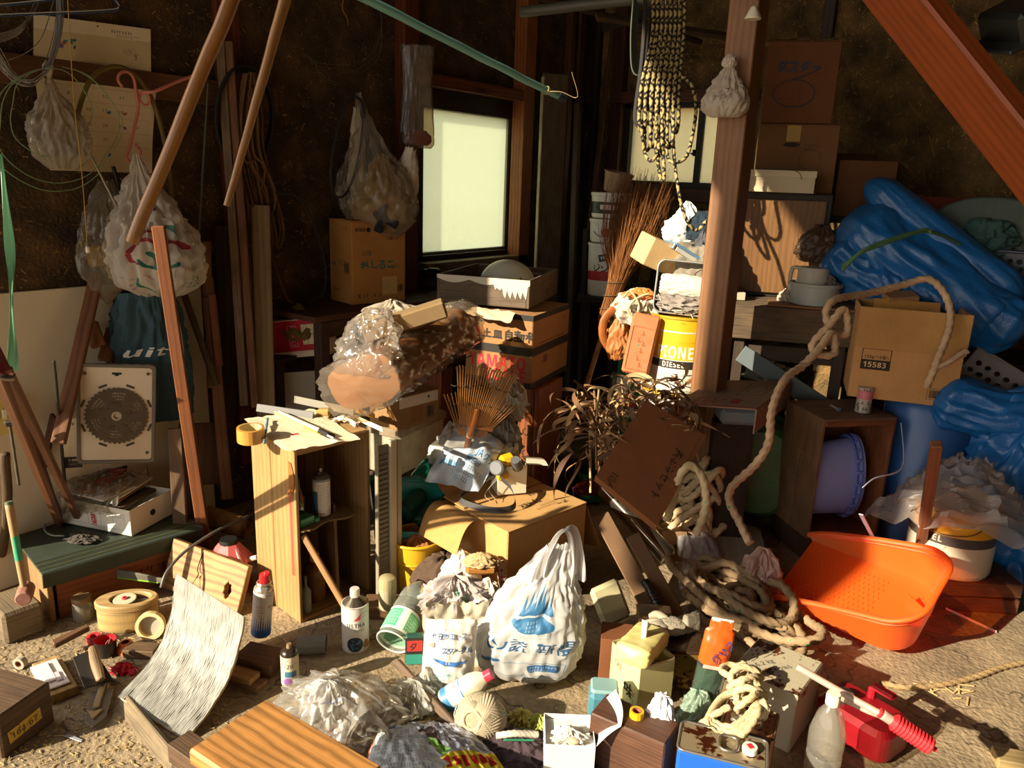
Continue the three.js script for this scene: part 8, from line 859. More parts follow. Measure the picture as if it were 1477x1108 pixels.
// bench and what stands on it
const BD=3.45,bl=Dp(1040,436,BD),br=Dp(1216,462,BD - 0.12),bry=Math.atan2(-(br[2]- bl[2]),br[0]- bl[0]),bw=Math.hypot(br[0]- bl[0],br[2]- bl[2])+ 0.15,FB=frameAt({p:[bl[0],0,bl[2]],ry:bry});
{
const t=thing('work_bench','grey-brown timber bench with a black painted end behind the post','bench',[bl[0],0,bl[2]],bry),Y=bl[1],m=wood('#75624c',2,0.85);mesh('front_board',bx(bw,0.15,0.03,[bw / 2,Y - 0.078,0]),m,t);mesh('black_end',bx(0.05,0.152,0.034,[0.02,Y - 0.078,0.0]),plain('#232527',0.7),t);mesh('top_board',bx(bw,0.02,0.45,[bw / 2,Y - 0.012,-0.235]),m,t);for(const x of[0.1,bw - 0.14])mesh('leg',bx(0.045,Y - 0.155,0.04,[x,(Y - 0.155)/ 2,-0.04],[0,0,0],0.003,1),wood('#4a3a2a',2),t);mesh('lower_rail',bx(bw - 0.2,0.07,0.03,[bw / 2,Y - 0.22,-0.06]),wood('#50402e',2),t);mesh('lower_rail',bx(bw - 0.2,0.05,0.03,[bw / 2,Y - 0.46,-0.06]),wood('#50402e',2),t);mesh('brace',bx(0.6,0.08,0.012,[bw / 2 + 0.04,Y - 0.37,-0.02],[0,0,-0.5]),plain('#5f6a6c',0.6),t);
const on=(px,py)=>Yp(px,py,Y),pot=on(1172,441),o=thing('white_basin','round greyish white plastic basin on the bench end','basin',pot);mesh('wall',lathe([[0,0.004],[0.095,0],[0.105,0.09],[0.115,0.092],[0.117,0.105],[0.108,0.105],[0.09,0.01]],44),plain('#a9b0ac',0.4),o);mesh('grey_cloth',at(blob({h:0.07,rx:0.05,rz:0.04,prof:prof(1,0.9,0.5,0.1),crum:0.16,sd:221,top:true,k:4}),[0.055,0.075,0]),cloth('#7f746e'),o);
const j=thing('white_jug','white plastic measuring jug upside down in the white basin','jug',add(pot,[-0.015,0.012,0.0]),faceCam(pot));mesh('body',lathe([[0.07,0],[0.066,0.15],[0.062,0.158],[0,0.16]],40),plain('#c2beae',0.45),j);mesh('handle',sweep([[-0.062,0.15,0.01],[-0.085,0.155,0.01],[-0.094,0.12,0.01],[-0.09,0.06,0.01],[-0.066,0.05,0.01]],0.009),plain('#b5b1a0',0.45),j);
const pl=one('thin_plank','thin brown plank lying along the bench under the white basin','plank',bx(0.42,0.012,0.16,[0,0.006,0]),wood('#8f623a',0),FB(bw*0.62,Y,-0.07),bry - 0.04);pl.position.y=Y - 0.001;one('small_box','small white box lying on the bench beside the post','box',bx(0.07,0.035,0.05,[0,0.018,0]),plain('#b9ae98',0.6),on(1062,432),bry + 0.2);one('white_scrap','crumpled white scrap beside the basin on the bench','scrap',blob({h:0.06,rx:0.03,rz:0.03,prof:prof(0.9,1,0.8,0.3),crum:0.25,sd:222,k:5,top:true,flat:true}),plain('#b5aa94',0.7),on(1132,437),0);
const cb=FB(0.03,Y,-0.3),dp=Hp(cb,1066,276),ca=thing('wood_cabinet','wood-grain cabinet with a plain door standing on the bench behind the post','cabinet',cb,bry + 0.02),cw=0.4,ch=dp - Y;mesh('carcass',bx(cw + 0.03,ch,0.2,[cw / 2,ch / 2,-0.12],[0,0,0],0.003),plain('#2b241d',0.6),ca);mesh('door',bx(cw - 0.02,ch - 0.05,0.018,[cw / 2,ch / 2 - 0.005,-0.008],[0,0,0],0.002,1),wood('#8a6238',0,0.5),ca);mesh('bare_strip',bx(0.03,ch*0.7,0.014,[-0.02,ch*0.35,0.01],[0,0,0.03],0.002,1),wood('#6b4428',0),ca);
const ct=dp + 0.002,at2=(lx,lz,y=ct)=>FB(0.03 + lx,y,-0.3 + lz),cart=(l,lx,lz,y,w,h,d,c,dr,o={})=>{const q={p:at2(lx,lz,y),ry:bry +(o.a??0),w,h,d},b=carton('storage_carton',l,'carton',q,card(c),o);if(dr)onZ(b,q,w*0.96,h*0.96,0,h / 2,dr);return b;};
const lid=thing('white_flat_box','flat cream box with a lid lying on the wood-grain cabinet','box',at2(0.16,-0.02),bry);mesh('body',bx(0.32,0.075,0.16,[0,0.038,0]),plain('#c2b494',0.7),lid);mesh('lid',bx(0.328,0.03,0.168,[0,0.083,0]),plain('#cabc9c',0.7),lid);mesh('string',sweep([[-0.1,0.1,0.085],[0,0.104,0.09],[0.06,0.1,0.088],[0.09,0.085,0.09],[0.1,0.06,0.088]],0.0015,{rad:5}),plain('#3a3228',0.7),lid);
const L0=Hp(at2(0.2,-0.22),1140,276),h1=Hp(at2(0.2,-0.25),1140,181)- ct,h2=Hp(at2(0.2,-0.25),1140,62)- ct - h1;void L0;
cart('brown carton with a taped slot and pencil marks, below the duster carton',0.24,-0.28,ct,0.36,h1,0.26,'#7d5630',(g,W,H)=>{g.fillStyle='#a98a4a';g.fillRect(W*0.34,0,W*0.18,H*0.24);g.fillStyle='#2a2018';g.beginPath();g.ellipse(W*0.42,H*0.29,W*0.11,H*0.035,0,0,7);g.fill();g.strokeStyle='#4a3a2a';g.lineWidth=1.5;g.beginPath();g.arc(W*0.68,H*0.5,W*0.14,0,7);g.stroke();g.strokeRect(W*0.06,H*0.78,W*0.74,H*0.2);tiny(g,W*0.1,H*0.82,W*0.66,1,H*0.1,'#3a2a1c');tiny(g,W*0.6,H*0.28,W*0.2,2,12,'#4a3a2a');});
cart('upper dark brown carton with blue brush lettering and a hand drawn ring',0.22,-0.3,ct + h1 + 0.003,0.32,h2,0.24,'#70431f',(g,W,H)=>{say(g,'ダスター',W*0.14,H*0.24,H*0.13,'#2c3850',0.18);g.strokeStyle='#2a2a34';g.lineWidth=5;g.beginPath();g.ellipse(W*0.42,H*0.64,W*0.3,H*0.17,0,0,7);g.moveTo(W*0.76,H*0.32);g.quadraticCurveTo(W*0.6,H*0.42,W*0.38,H*0.46);g.stroke();g.strokeStyle='rgba(150,60,40,0.6)';g.lineWidth=2;g.strokeRect(W*0.2,H*0.52,W*0.3,H*0.18);});
one('paper_cover','crumpled buff paper lying on the top carton under the roof','paper',surf(20,6,(u,v)=>[(u - 0.5)*0.35,0.008 + 0.01*N3(u*5,v*3,2)- 0.05*Math.max(0,v - 0.6),(v - 0.5)*0.26]),card('#b0905a'),at2(0.22,-0.3,ct + h1 + h2 + 0.012),bry);
const oc=thing('dark_open_carton','dim brown carton with an open flap right of the stacked cartons','carton',at2(0.56,-0.36,ct - 0.1),bry + 0.1);tray(oc,0.26,0.26,0.26,0.005,card('#6a4224'));mesh('flap',bx(0.1,0.005,0.24,[0.17,0.24,0],[0,0,-0.6]),card('#6a4424'),oc);mesh('flap',bx(0.24,0.005,0.1,[0,0.275,-0.16],[0.6,0,0]),card('#5f3c20'),oc);
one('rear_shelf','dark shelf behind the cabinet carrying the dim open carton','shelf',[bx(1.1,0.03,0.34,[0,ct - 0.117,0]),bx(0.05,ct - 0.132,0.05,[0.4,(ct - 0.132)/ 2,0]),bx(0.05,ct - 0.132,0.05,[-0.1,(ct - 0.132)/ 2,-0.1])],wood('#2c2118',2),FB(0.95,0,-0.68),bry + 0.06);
{const k=Dp(1112,548,3.8),s=thing('glass_cover','glass lid with a pointed knob on crumpled foil behind the open fronted carton','cover',add(k,[0,0,0]));mesh('foil',blob({h:0.07,rx:0.12,rz:0.08,prof:prof(1,0.9,0.6),crum:0.16,sd:231,k:5,flat:true,top:true}),plain('#b9bab4',0.3,0.5),s);mesh('lid',lathe([[0.075,0.06],[0.06,0.075],[0.012,0.082],[0.006,0.11],[0,0.112]],32),plain('#a89c78',0.35),s);one('foil_stand','dark block under the crumpled foil','block',bx(0.16,k[1],0.12,[0,k[1]/ 2,0]),wood('#2c2118',2),[k[0],0,k[2]],0.5);}
}
// blue tarpaulins, canvas, baskets
const mTarp=std('tarp',{phys:1,color:'#1a62a4',roughness:0.36,clearcoat:0.25,clearcoatRoughness:0.35,bumpMap:bNoise,bumpScale:0.0015});
function roll(L,rx,ry2,sd,cr){return surf(70,60,(u,v)=>{const a=u*6.2832,e=Math.pow(Math.min(1,Math.min(v,1 - v)*9),0.45),ca=Math.cos(a),sa=Math.sin(a),w=1 + cr*(1 - 2.4*Math.abs(N3(ca*1.1,v*1.6 + sd,sa*1.1)))+ cr*0.5*(1 - 2*Math.abs(N3(ca*1.5 + v*3,v*1.2 - ca,sa*2 + sd)));return[rx*e*ca*w,(v - 0.5)*L,ry2*e*sa*w];});}
{
const a=Dp(1228,318,3.45),b=Dp(1440,462,3.25),t=thing('blue_tarpaulin','large folded blue tarpaulin tied with green rope on the right','tarpaulin',mix(a,b,0.5)),d=sub(b,a),L=V(d).length(),e=[0.2,1,0.2],M=(n,g,off,dd=d)=>aim(mesh(n,g,mTarp,t),off,dd,e);M('folded_sheet',roll(L*1.12,0.15,0.16,3,0.09),[0,-0.02,0]);M('rolled_edge',roll(L*1.1,0.075,0.08,5,0.05),[0.05,0.13,-0.03],add(d,[0,-0.05,0]));M('folded_sheet',roll(L*0.75,0.12,0.1,8,0.08),[0.16,-0.13,0.03],add(d,[0,0.12,0]));M('folded_sheet',roll(L*0.5,0.11,0.1,9,0.12),[-0.22,-0.04,0.1]);
const lp=t.position.toArray(),g=(px,py,z)=>sub(Dp(px,py,z),lp);mesh('green_rope',[sweep([g(1214,390,3.08),g(1240,366,3.04),g(1280,350,3.04),g(1330,334,3.08),g(1360,340,3.14),g(1384,352,3.2)],0.0075,{rope:14}),sweep([g(1216,384,3.07),g(1250,358,3.03),g(1300,340,3.05),g(1336,331,3.08),g(1344,338,3.08)],0.006,{rope:16})],fibre('#4f7a52'),t);
const rk=Dp(1330,505,3.45);one('tarp_rack','dark timber rack under the large blue tarpaulin','rack',[bx(0.9,0.03,0.4,[0,rk[1]- 0.02,0]),bx(0.05,rk[1]- 0.035,0.05,[-0.35,(rk[1]- 0.035)/ 2,0]),bx(0.05,rk[1]- 0.035,0.05,[0.35,(rk[1]- 0.035)/ 2,0])],wood('#2c2118',2),[rk[0]+ 0.05,0,rk[2]- 0.1],0.35);
one('brown_hat','brown straw hat brim showing behind the top of the blue tarpaulin','hat',lathe([[0.15,0],[0.1,0.02],[0.08,0.03],[0.07,0.09],[0,0.1]],40),fibre('#7a5a30'),add(Dp(1306,300,3.75),[0,-0.03,0]),0);one('brown_bag','brown leather bag folded between the cabinet and the blue tarpaulin','bag',blob({h:0.16,rx:0.1,rz:0.06,prof:prof(0.8,1,0.8,0.3),crum:0.1,sd:233,top:true}),grime('#4d3626',0.5),Dp(1180,378,3.5),0.4);one('red_carton','dim red-brown carton behind the folded canvas','carton',bx(0.3,0.2,0.1,[0,0.1,0]),card('#7a3420'),Dp(1345,345,3.75),0.3);
}
{const p=Dp(1425,345,3.35),t=thing('folded_canvas','grey-green folded canvas with eyelets on the dark basket','canvas',p,faceCam(p)),m=cloth('#5c6f68'),lay2=(k,y,c)=>mesh('fold',sweep((()=>{const q=[];for(let i=0;i<=24;i++){const a=0.25 + i / 24*5.8;q.push([Math.cos(a)*0.17*k,y + Math.sin(a)*0.085*k,0]);}return q;})(),0.012,{flat:8,rad:12,seg:70}),cloth(c),t);lay2(1,0,'#5c6860');lay2(0.78,-0.01,'#6f7a70');lay2(0.52,-0.015,'#4a6a66');mesh('core_folds',at(blob({h:0.16,rx:0.1,rz:0.06,prof:prof(0.6,1,0.7),crum:0.2,sd:241,k:4,top:true}),[0,-0.08,0.02]),cloth('#3f625e'),t);mesh('corner_flap',bx(0.14,0.07,0.006,[-0.07,-0.12,0.1],[0,0,0.1]),m,t);mesh('eyelet',at(new THREE.TorusGeometry(0.009,0.003,8,20),[-0.09,-0.13,0.105]),plain('#8a7a5a',0.4,0.7),t);}
function basket(name,label,p,ry,w,h,d,mat,nx,ny,hr){const t=thing(name,label,'basket',p,ry),holes=[];for(let j=0;j<ny;j++)for(let i=0;i<nx;i++){const x=-w / 2 +(i + 0.75 +(j % 2)*0.25)*(w /(nx + 0.5)),y=h*0.08 +(j + 0.5)*(h*0.8 / ny);holes.push(circle(hr,x,y));}mesh('front_panel',slab([[-w / 2,0],[w / 2,0],[w / 2,h],[-w / 2,h]],0.005,0,holes),mat,t);for(const s of[-1,1])mesh('side_panel',bx(0.005,h,d,[s*w / 2,h / 2,-d / 2]),mat,t);mesh('bottom_panel',bx(w,0.005,d,[0,0.003,-d / 2]),mat,t);mesh('back_panel',bx(w,h,0.005,[0,h / 2,-d]),mat,t);mesh('rim',[bx(w + 0.02,0.014,0.016,[0,h,0],[0,0,0],0.004),bx(0.016,0.014,d,[-w / 2,h,-d / 2],[0,0,0],0.004)],mat,t);return t;}
{const p=Dp(1460,432,3.3);basket('navy_basket','dark navy perforated plastic basket at the right edge under the canvas',p,faceCam(p)- 0.1,0.34,0.2,0.2,plain('#23243c',0.4),9,5,0.0115);one('dark_stand','dark stand at the right edge under the navy basket','stand',[bx(0.36,0.02,0.3,[0,p[1]- 0.012,-0.1]),bx(0.05,p[1]- 0.022,0.05,[0.1,(p[1]- 0.022)/ 2,-0.1])],wood('#2c2118',2),[p[0],0,p[2]],faceCam(p)- 0.1);const q=Dp(1400,600,3.2),b=basket('white_basket','pale grey perforated laundry basket tipped over behind the second tarpaulin',add(q,[0,-0.05,0]),faceCam(q)+ 0.1,0.34,0.3,0.2,plain('#847c78',0.5),8,6,0.0115);b.rotation.order='YXZ';b.rotation.z=-0.5;b.rotation.x=-0.4;mesh('price_tag',bx(0.07,0.05,0.002,[0.06,0.12,0.005]),plain('#231f1e',0.5),b);one('basket_block','dark crate under the tipped laundry basket','crate',bx(0.3,q[1]- 0.12,0.25,[0,(q[1]- 0.12)/ 2,0]),wood('#2c2118',2),[q[0],0,q[2]- 0.1],0.2);}
{const p=Yp(1470,640,0.5),t=thing('vent_grille','white slatted plastic grille standing at the right edge','grille',p,faceCam(p)+ 0.1),h=Hp(p,1466,466)- p[1];mesh('frame',[bx(0.03,h,0.02,[-0.02,h / 2,0]),bx(0.2,0.03,0.02,[0.06,0.015,0]),bx(0.2,0.03,0.02,[0.06,h - 0.015,0])],plain('#b3aa9e',0.5),t);for(let i=0;i<26;i++)mesh('slat',bx(0.17,0.006,0.012,[0.08,0.035 + i*(h - 0.07)/ 26,0],[0.5,0,0],0.001),plain('#aaa195',0.5),t);one('grille_stand','dark box at the right edge under the white grille','box',bx(0.2,0.498,0.2,[0.06,0.249,-0.05]),wood('#2c2118',2),[p[0],0,p[2]],0.1);}
{const p=Yp(1440,832,0.0),t=thing('blue_tarpaulin','second blue tarpaulin bundled on the floor at the right edge behind the pail','tarpaulin',add(p,[0.05,0,-0.02])),h=Hp(t.position.toArray(),1400,560);mesh('bundle',blob({h,rx:0.24,rz:0.17,prof:prof(0.8,0.95,1,0.9,0.6),crum:0.1,folds:0.16,sd:251,k:3,top:true,nu:110,nv:70}),mTarp,t);mesh('fold',at(roll(0.5,0.1,0.1,12,0.12),[-0.16,h*0.88,0.02],[0,0.2,1.4]),mTarp,t);}
// second diesel pail with film over it
const eP=Yp(1364,812,0.12),eF=faceCam(eP);
{
const t=thing('oil_pail','stained yellow and white oil pail half covered by plastic film on the right','pail',eP,eF);pail(t,0.15,0.27,rusty('#cfc2ac',0.5,0.1),{lid:rusty('#c98a1e',0.5,0.2)});wrap(t,0.1485,0.012,0.262,0,(g,W,H)=>{g.fillStyle='#cdbfa8';g.fillRect(0,0,W,H);g.fillStyle='#cf961c';g.fillRect(0,0,W,H*0.38);g.fillStyle='#4a4440';g.fillRect(0,H*0.38,W,H*0.15);say(g,'EL',W*0.5 - 62,H*0.385,30,'#c9b89a',0.13);for(let i=0;i<160;i++){g.fillStyle=`rgba(90,50,36,${rr(0.2, 0.7)})`;g.fillRect(W*0.5 - 70 + rr(-40,60),H*rr(0.5,1),rr(1,5),rr(1,5));}tiny(g,W*0.5 - 90,H*0.9,180,1,12,'#4a3a30');g.strokeStyle='#d8b060';g.lineWidth=6;g.beginPath();g.arc(W*0.5 + 10,H*0.14,26,0,7);g.stroke();},{k:900,bg:'#cdbfa8'});mesh('bail',sweep([[-0.14,0.23,0.05],[-0.06,0.18,0.15],[0.06,0.19,0.15],[0.13,0.25,0.08]],0.0025,{rad:6}),plain('#5a4a3a',0.5,0.5),t);
one('timber_pile','short red-brown timbers under the stained oil pail','timber',[bx(0.42,0.058,0.14,[0,0.029,-0.08]),bx(0.42,0.058,0.14,[0,0.029,0.08]),bx(0.4,0.056,0.3,[0.01,0.09,0],[0,0.06,0])],wood('#7a4a2c',2),[eP[0],0,eP[2]],eF + 0.5);paper('leaflet','pink and white leaflet sticking out under the stained oil pail','leaflet',[Yp(1330,808,0.123),Yp(1402,818,0.123),Yp(1408,838,0.11),Yp(1372,842,0.1)],(g,w,h)=>{g.fillStyle='#b84a6a';g.fillRect(0,0,w*0.5,h);tiny(g,10,10,w*0.4,4,10,'#eee');},0.16,0.06,{n:[0,1,0],nu:4,nv:4});
one('plastic_film','large crumpled sheet of translucent plastic film draped over the stained oil pail','film',surf(70,50,(u,v)=>{const a=(u - 0.5)*5.4,r=0.04 + v*0.23,rim=Math.max(0,r - 0.15),k=1 - 2*Math.abs(N3(u*5,v*3,7));return[Math.sin(a)*r*1.15 + 0.02*N3(u*6,v*5,3),0.47 - 0.9*r - rim*0.5 + 0.03*k*v + 0.015*N3(u*14,v*12,1)- 0.06*Math.sin(u*9)*v,Math.cos(a)*r*0.85 + 0.02*k];},true),film('#e0d3c8',0.8,0.3),add(eP,[0.01,0.0,-0.02]),eF);
stick('square_stick','reddish square stick standing in front of the stained oil pail','stick',add(Yp(1322,832,0.0),[0,0,0.02]),Dp(1351,640,2.5),0.034,0.03,wood('#9a5f3c',0),{roll:0.4});
}
// orange scoop
{
const A=Yp(1098,864,0.05),B=Yp(1306,972,0.004),d=sub(B,A),L=V(d).length()*1.02,ry=Math.atan2(-d[2],d[0]),t=thing('orange_scoop','bright orange plastic scoop with a rounded end and ribbed floor','scoop',A,ry),m=std('orange',{phys:1,color:'#ff7a12',roughness:0.55,transmission:0.55,thickness:0}),W=0.38,H=0.19;
const prf=(u)=>{const x=u*L,e=u>0.74?Math.sqrt(Math.max(0,1 -((u - 0.74)/ 0.26)**2)):1;return[x,e];},base=[];for(let i=0;i<=14;i++)base.push(prf(i / 14));void base;
const out=(s)=>{const o=[];for(let i=0;i<=8;i++)o.push([i / 8*(L - 0.11),0]);for(let i=1;i<=8;i++){const a=-1.57 + i / 8*1.57;o.push([L - 0.11 + Math.cos(a)*0.11,-(0.11 + Math.sin(a)*0.11)]);}for(let i=0;i<=4;i++)o.push([L,-0.11 - i / 4*(W - 0.22)]);for(let i=1;i<=8;i++){const a=i / 8*1.57;o.push([L - 0.11 + Math.cos(a)*0.11,-(W - 0.11 + Math.sin(a)*0.11)]);}for(let i=1;i<=8;i++)o.push([(1 - i / 8)*(L - 0.11),-W]);void s;return o;},O=out(),cx=L / 2,cz=-W / 2;
const ring=(h,k)=>O.map(([x,z])=>[cx +(x - cx)*k,h*(0.05 + 0.95*Math.max(0,x / L)**0.75),cz +(z - cz)*k]),R0=ring(0,0.9),R1=ring(H,1.0);
mesh('side_wall',surf(O.length - 1,8,(u,v)=>{const i=Math.round(u*(O.length - 1));return mix(R0[i],R1[i],v);}),m,t);mesh('rim',sweep(R1,0.011,{seg:90,ten:0.2,flat:0.8}),m,t);mesh('inner_step',sweep(ring(H*0.86,0.985),0.005,{seg:80,ten:0.2}),m,t);
const fp=R0.map(([x,,z])=>[x,-z]);mesh('floor_panel',slab(fp,0.004,0.0005).rotateX(-Math.PI / 2).translate(0,0.004,0),m,t);const ribs=[];for(let i=0;i<17;i++)for(let j=0;j<12;j++)ribs.push([0.05 + i*0.017 +(j % 2)*0.008,-0.05 - j*0.023]);for(const[x,z]of ribs)mesh('rib',ribG,m,t).position.set(x,0.0075,z);mesh('gusset',slab([[0,0],[0.08,0],[0,0.06]],0.004,0.0005).translate(L - 0.1,0.006,-W*0.62),m,t);t.rotation.order='YXZ';t.rotation.x=0.36;t.rotation.z=-0.05;t.position.y +=0.0;
}
cord('braided_rope','braided straw rope lying in a curve on the floor right of the orange scoop','rope',[[1268,985],[1310,992],[1360,988],[1410,976],[1450,962],[1500,952]].map(([a,b])=>Yp(a,b,0.009)),0.009,fibre('#a88f66'),{rope:16,depth:0.6,strands:2});
stick('clear_strip','thin pale plastic strip lying on the floor beyond the orange scoop','strip',Yp(1360,876,0.006),Yp(1438,912,0.006),0.012,0.004,film('#d8c8c8',0.3,0.4),{});
// tins, rope coil, cans and bottle in front
const qW=pxBox([1138,1090],[1135,1001],[1055,963],[1187,955]);
{const t=thing('white_tin','large speckled white square tin with pencil writing under the rope coil','tin',qW.p,qW.ry),{w,h,d}=qW;mesh('body',bx(w - 0.006,h - 0.03,d - 0.006,[0,(h - 0.03)/ 2,0],[0,0,0],0.004),plain('#c2b9a2',0.5,0.1),t);mesh('lid',bx(w,0.034,d,[0,h - 0.017,0],[0,0,0],0.004),rusty('#c9c1ac',0.5,0.1),t);onY(t,qW,w,d,0,0,(g,W,H)=>{for(let i=0;i<500;i++){g.fillStyle=`rgba(60,52,44,${rr(0.2, 0.7)})`;g.fillRect(rr(0,W),rr(0,H),rr(0.5,2),rr(0.5,2));}g.save();g.translate(W*0.3,H*0.2);g.rotate(0.5);say(g,'6.2 kg',0,0,20,'#6a6458',0.08,false,'');say(g,'4%5 7.2%5',-10,40,18,'#6a6458',0.08,false,'');g.restore();});}
{const q=pxBox([1104,1150],[1107,1066],[1038,1050],[1134,1030]);q.p=[q.p[0],0,q.p[2]];const n=q.near,w=0.11,d=0.13,c=Math.cos(q.ry),s=Math.sin(q.ry),t=thing('rusty_tin','rust stained tin with a round cap and small handle under the rope coil','tin',[n[0]+ c*w / 2 - s*d / 2,0,n[2]- s*w / 2 - c*d / 2],q.ry);mesh('body',bx(w,q.h,d,[0,q.h / 2,0],[0,0,0],0.006),rusty('#a8785f',0.45,0.4),t);mesh('rim',sweep(rrect(w,d,0.008).map(([x,z])=>[x,q.h,z]),0.003,{closed:true,seg:60,ten:0.1}),rusty('#8d7a62',0.4,0.6),t);mesh('cap',lathe([[0,0.012],[0.018,0.012],[0.02,0.008],[0.02,0]],24),plain('#8f8678',0.35,0.6),t).position.set(-0.02,q.h,-0.03);mesh('handle',sweep([[-0.03,q.h,0.03],[-0.03,q.h + 0.02,0.03],[0.01,q.h + 0.02,0.03],[0.01,q.h,0.03]],0.003),plain('#8f8678',0.35,0.7),t);}
{const c=Yp(1090,1006,qW.top + 0.012),pts=[];for(let i=0;i<=60;i++){const a=i*0.62,k=i / 60;pts.push([-0.075 + k*0.15 + 0.012*Math.sin(i),0.02 + 0.032*Math.cos(a),0.036*Math.sin(a)*(1 + 0.2*Math.sin(i*1.7))+ k*0.05]);}const t=thing('rope_coil','sunlit coil of cream rope wound round itself on the two tins','rope',c,-0.75),m=fibre('#d0bf98');mesh('windings',sweep(pts,0.0088,{rope:14,depth:0.5}),m,t);mesh('loops',[sweep([[-0.07,0.01,0.01],[-0.11,0.01,-0.02],[-0.13,0.008,0.02],[-0.1,0.012,0.05],[-0.06,0.02,0.03]],0.0088,{rope:14,depth:0.5}),...[0,1,2].map((i)=>sweep([[0.02,0.03,0.02],[0.08 + i*0.01,0.035,0.05],[0.11 + i*0.012,0.01 - i*0.006,0.12],[0.06 + i*0.01,-0.005,0.15 + i*0.01],[0.0,0.004,0.1],[-0.01,0.02,0.04]],0.0088,{rope:14,depth:0.5})),sweep([[0.05,0.02,0.1],[0.06,-0.01,0.17],[0.065,-0.05,0.2]],0.0088,{rope:14,depth:0.5})],m,t);}
{const A=Yp(977,1079,0.2),B=Yp(1107,1112,0.2),d=sub(B,A),w=V(d).length(),ry=Math.atan2(-d[2],d[0]),D=0.105,c=Math.cos(ry),s=Math.sin(ry),t=thing('blue_can','square blue oil can with a dirty metal top, white cap and wire handle','can',[A[0]+ c*w / 2 - s*D / 2,0,A[2]- s*w / 2 - c*D / 2],ry);mesh('body',bx(w,0.196,D,[0,0.098,0],[0,0,0],0.008),plain('#1d5fc0',0.35,0.1),t);mesh('metal_top',bx(w - 0.006,0.006,D - 0.006,[0,0.196,0],[0,0,0],0.003),rusty('#b9ac90',0.4,0.6),t);mesh('rolled_rim',sweep(rrect(w,D,0.012).map(([x,z])=>[x,0.198,z]),0.0035,{closed:true,seg:90,ten:0.1}),plain('#8f8a80',0.3,0.7),t);mesh('cap',lathe([[0,0.014],[0.017,0.014],[0.0185,0.01],[0.0185,0]],28),plain('#d8d2cc',0.4),t).position.set(w*0.3,0.199,0);mesh('red_mark',bx(0.012,0.001,0.016,[w*0.3,0.2138,0],[0,0.6,0]),plain('#c2303a',0.4),t);mesh('handle',sweep([[-0.0,0,-0.025],[0.022,0,-0.02],[0.022,0,0.02],[0,0,0.028],[-0.018,0,0.02],[-0.018,0,-0.02]].map(([x,,z])=>[x + 0.01,0.207,z]),0.004,{closed:true}),plain('#a39c8c',0.3,0.8),t);print(t,w*0.8,0.1,[0,0.13,D / 2 + 0.001],[0,0,0],(g,W,H)=>{g.fillStyle='#dfe4ea';g.fillRect(W*0.08,H*0.5,W*0.5,H*0.14);},{k:900});}
{const p=Yp(1178,1150,0.0),h=Hp(p,1178,992),k=h / 0.3,t=thing('clear_bottle','empty clear drink bottle with a white cap at the lower right','bottle',p);t.scale.setScalar(k);mesh('shell',lathe([[0,0.004],[0.03,0],[0.041,0.01],[0.041,0.05],[0.038,0.055],[0.041,0.06],[0.041,0.09],[0.038,0.095],[0.041,0.1],[0.041,0.13],[0.038,0.135],[0.042,0.145],[0.042,0.19],[0.03,0.24],[0.0135,0.265],[0.0135,0.275]],40),film('#eee9dc',0.88,0.1),t);mesh('cap',lathe([[0.0155,0.268],[0.0165,0.27],[0.0165,0.293],[0.015,0.298],[0,0.298]],28),plain('#e6dfc8',0.45),t);}
for(const[x,y,s,l,w]of[[946,1080,261,'crumpled white tissue standing beside the blue can','tissue'],[1002,1030,262,'crumpled pale green plastic film behind the blue can','film']])one('crumpled_' + w,l,w,blob({h:w==='tissue'?0.2:0.12,rx:0.05,rz:0.03,prof:prof(1,0.9,0.7,0.4),crum:0.16,folds:0.2,sd:s,k:4,top:true}),w==='tissue'?plain('#e4e2e4',0.8):film('#b5cfb8',0.6,0.35),Yp(x,y + 20,0),0.4);
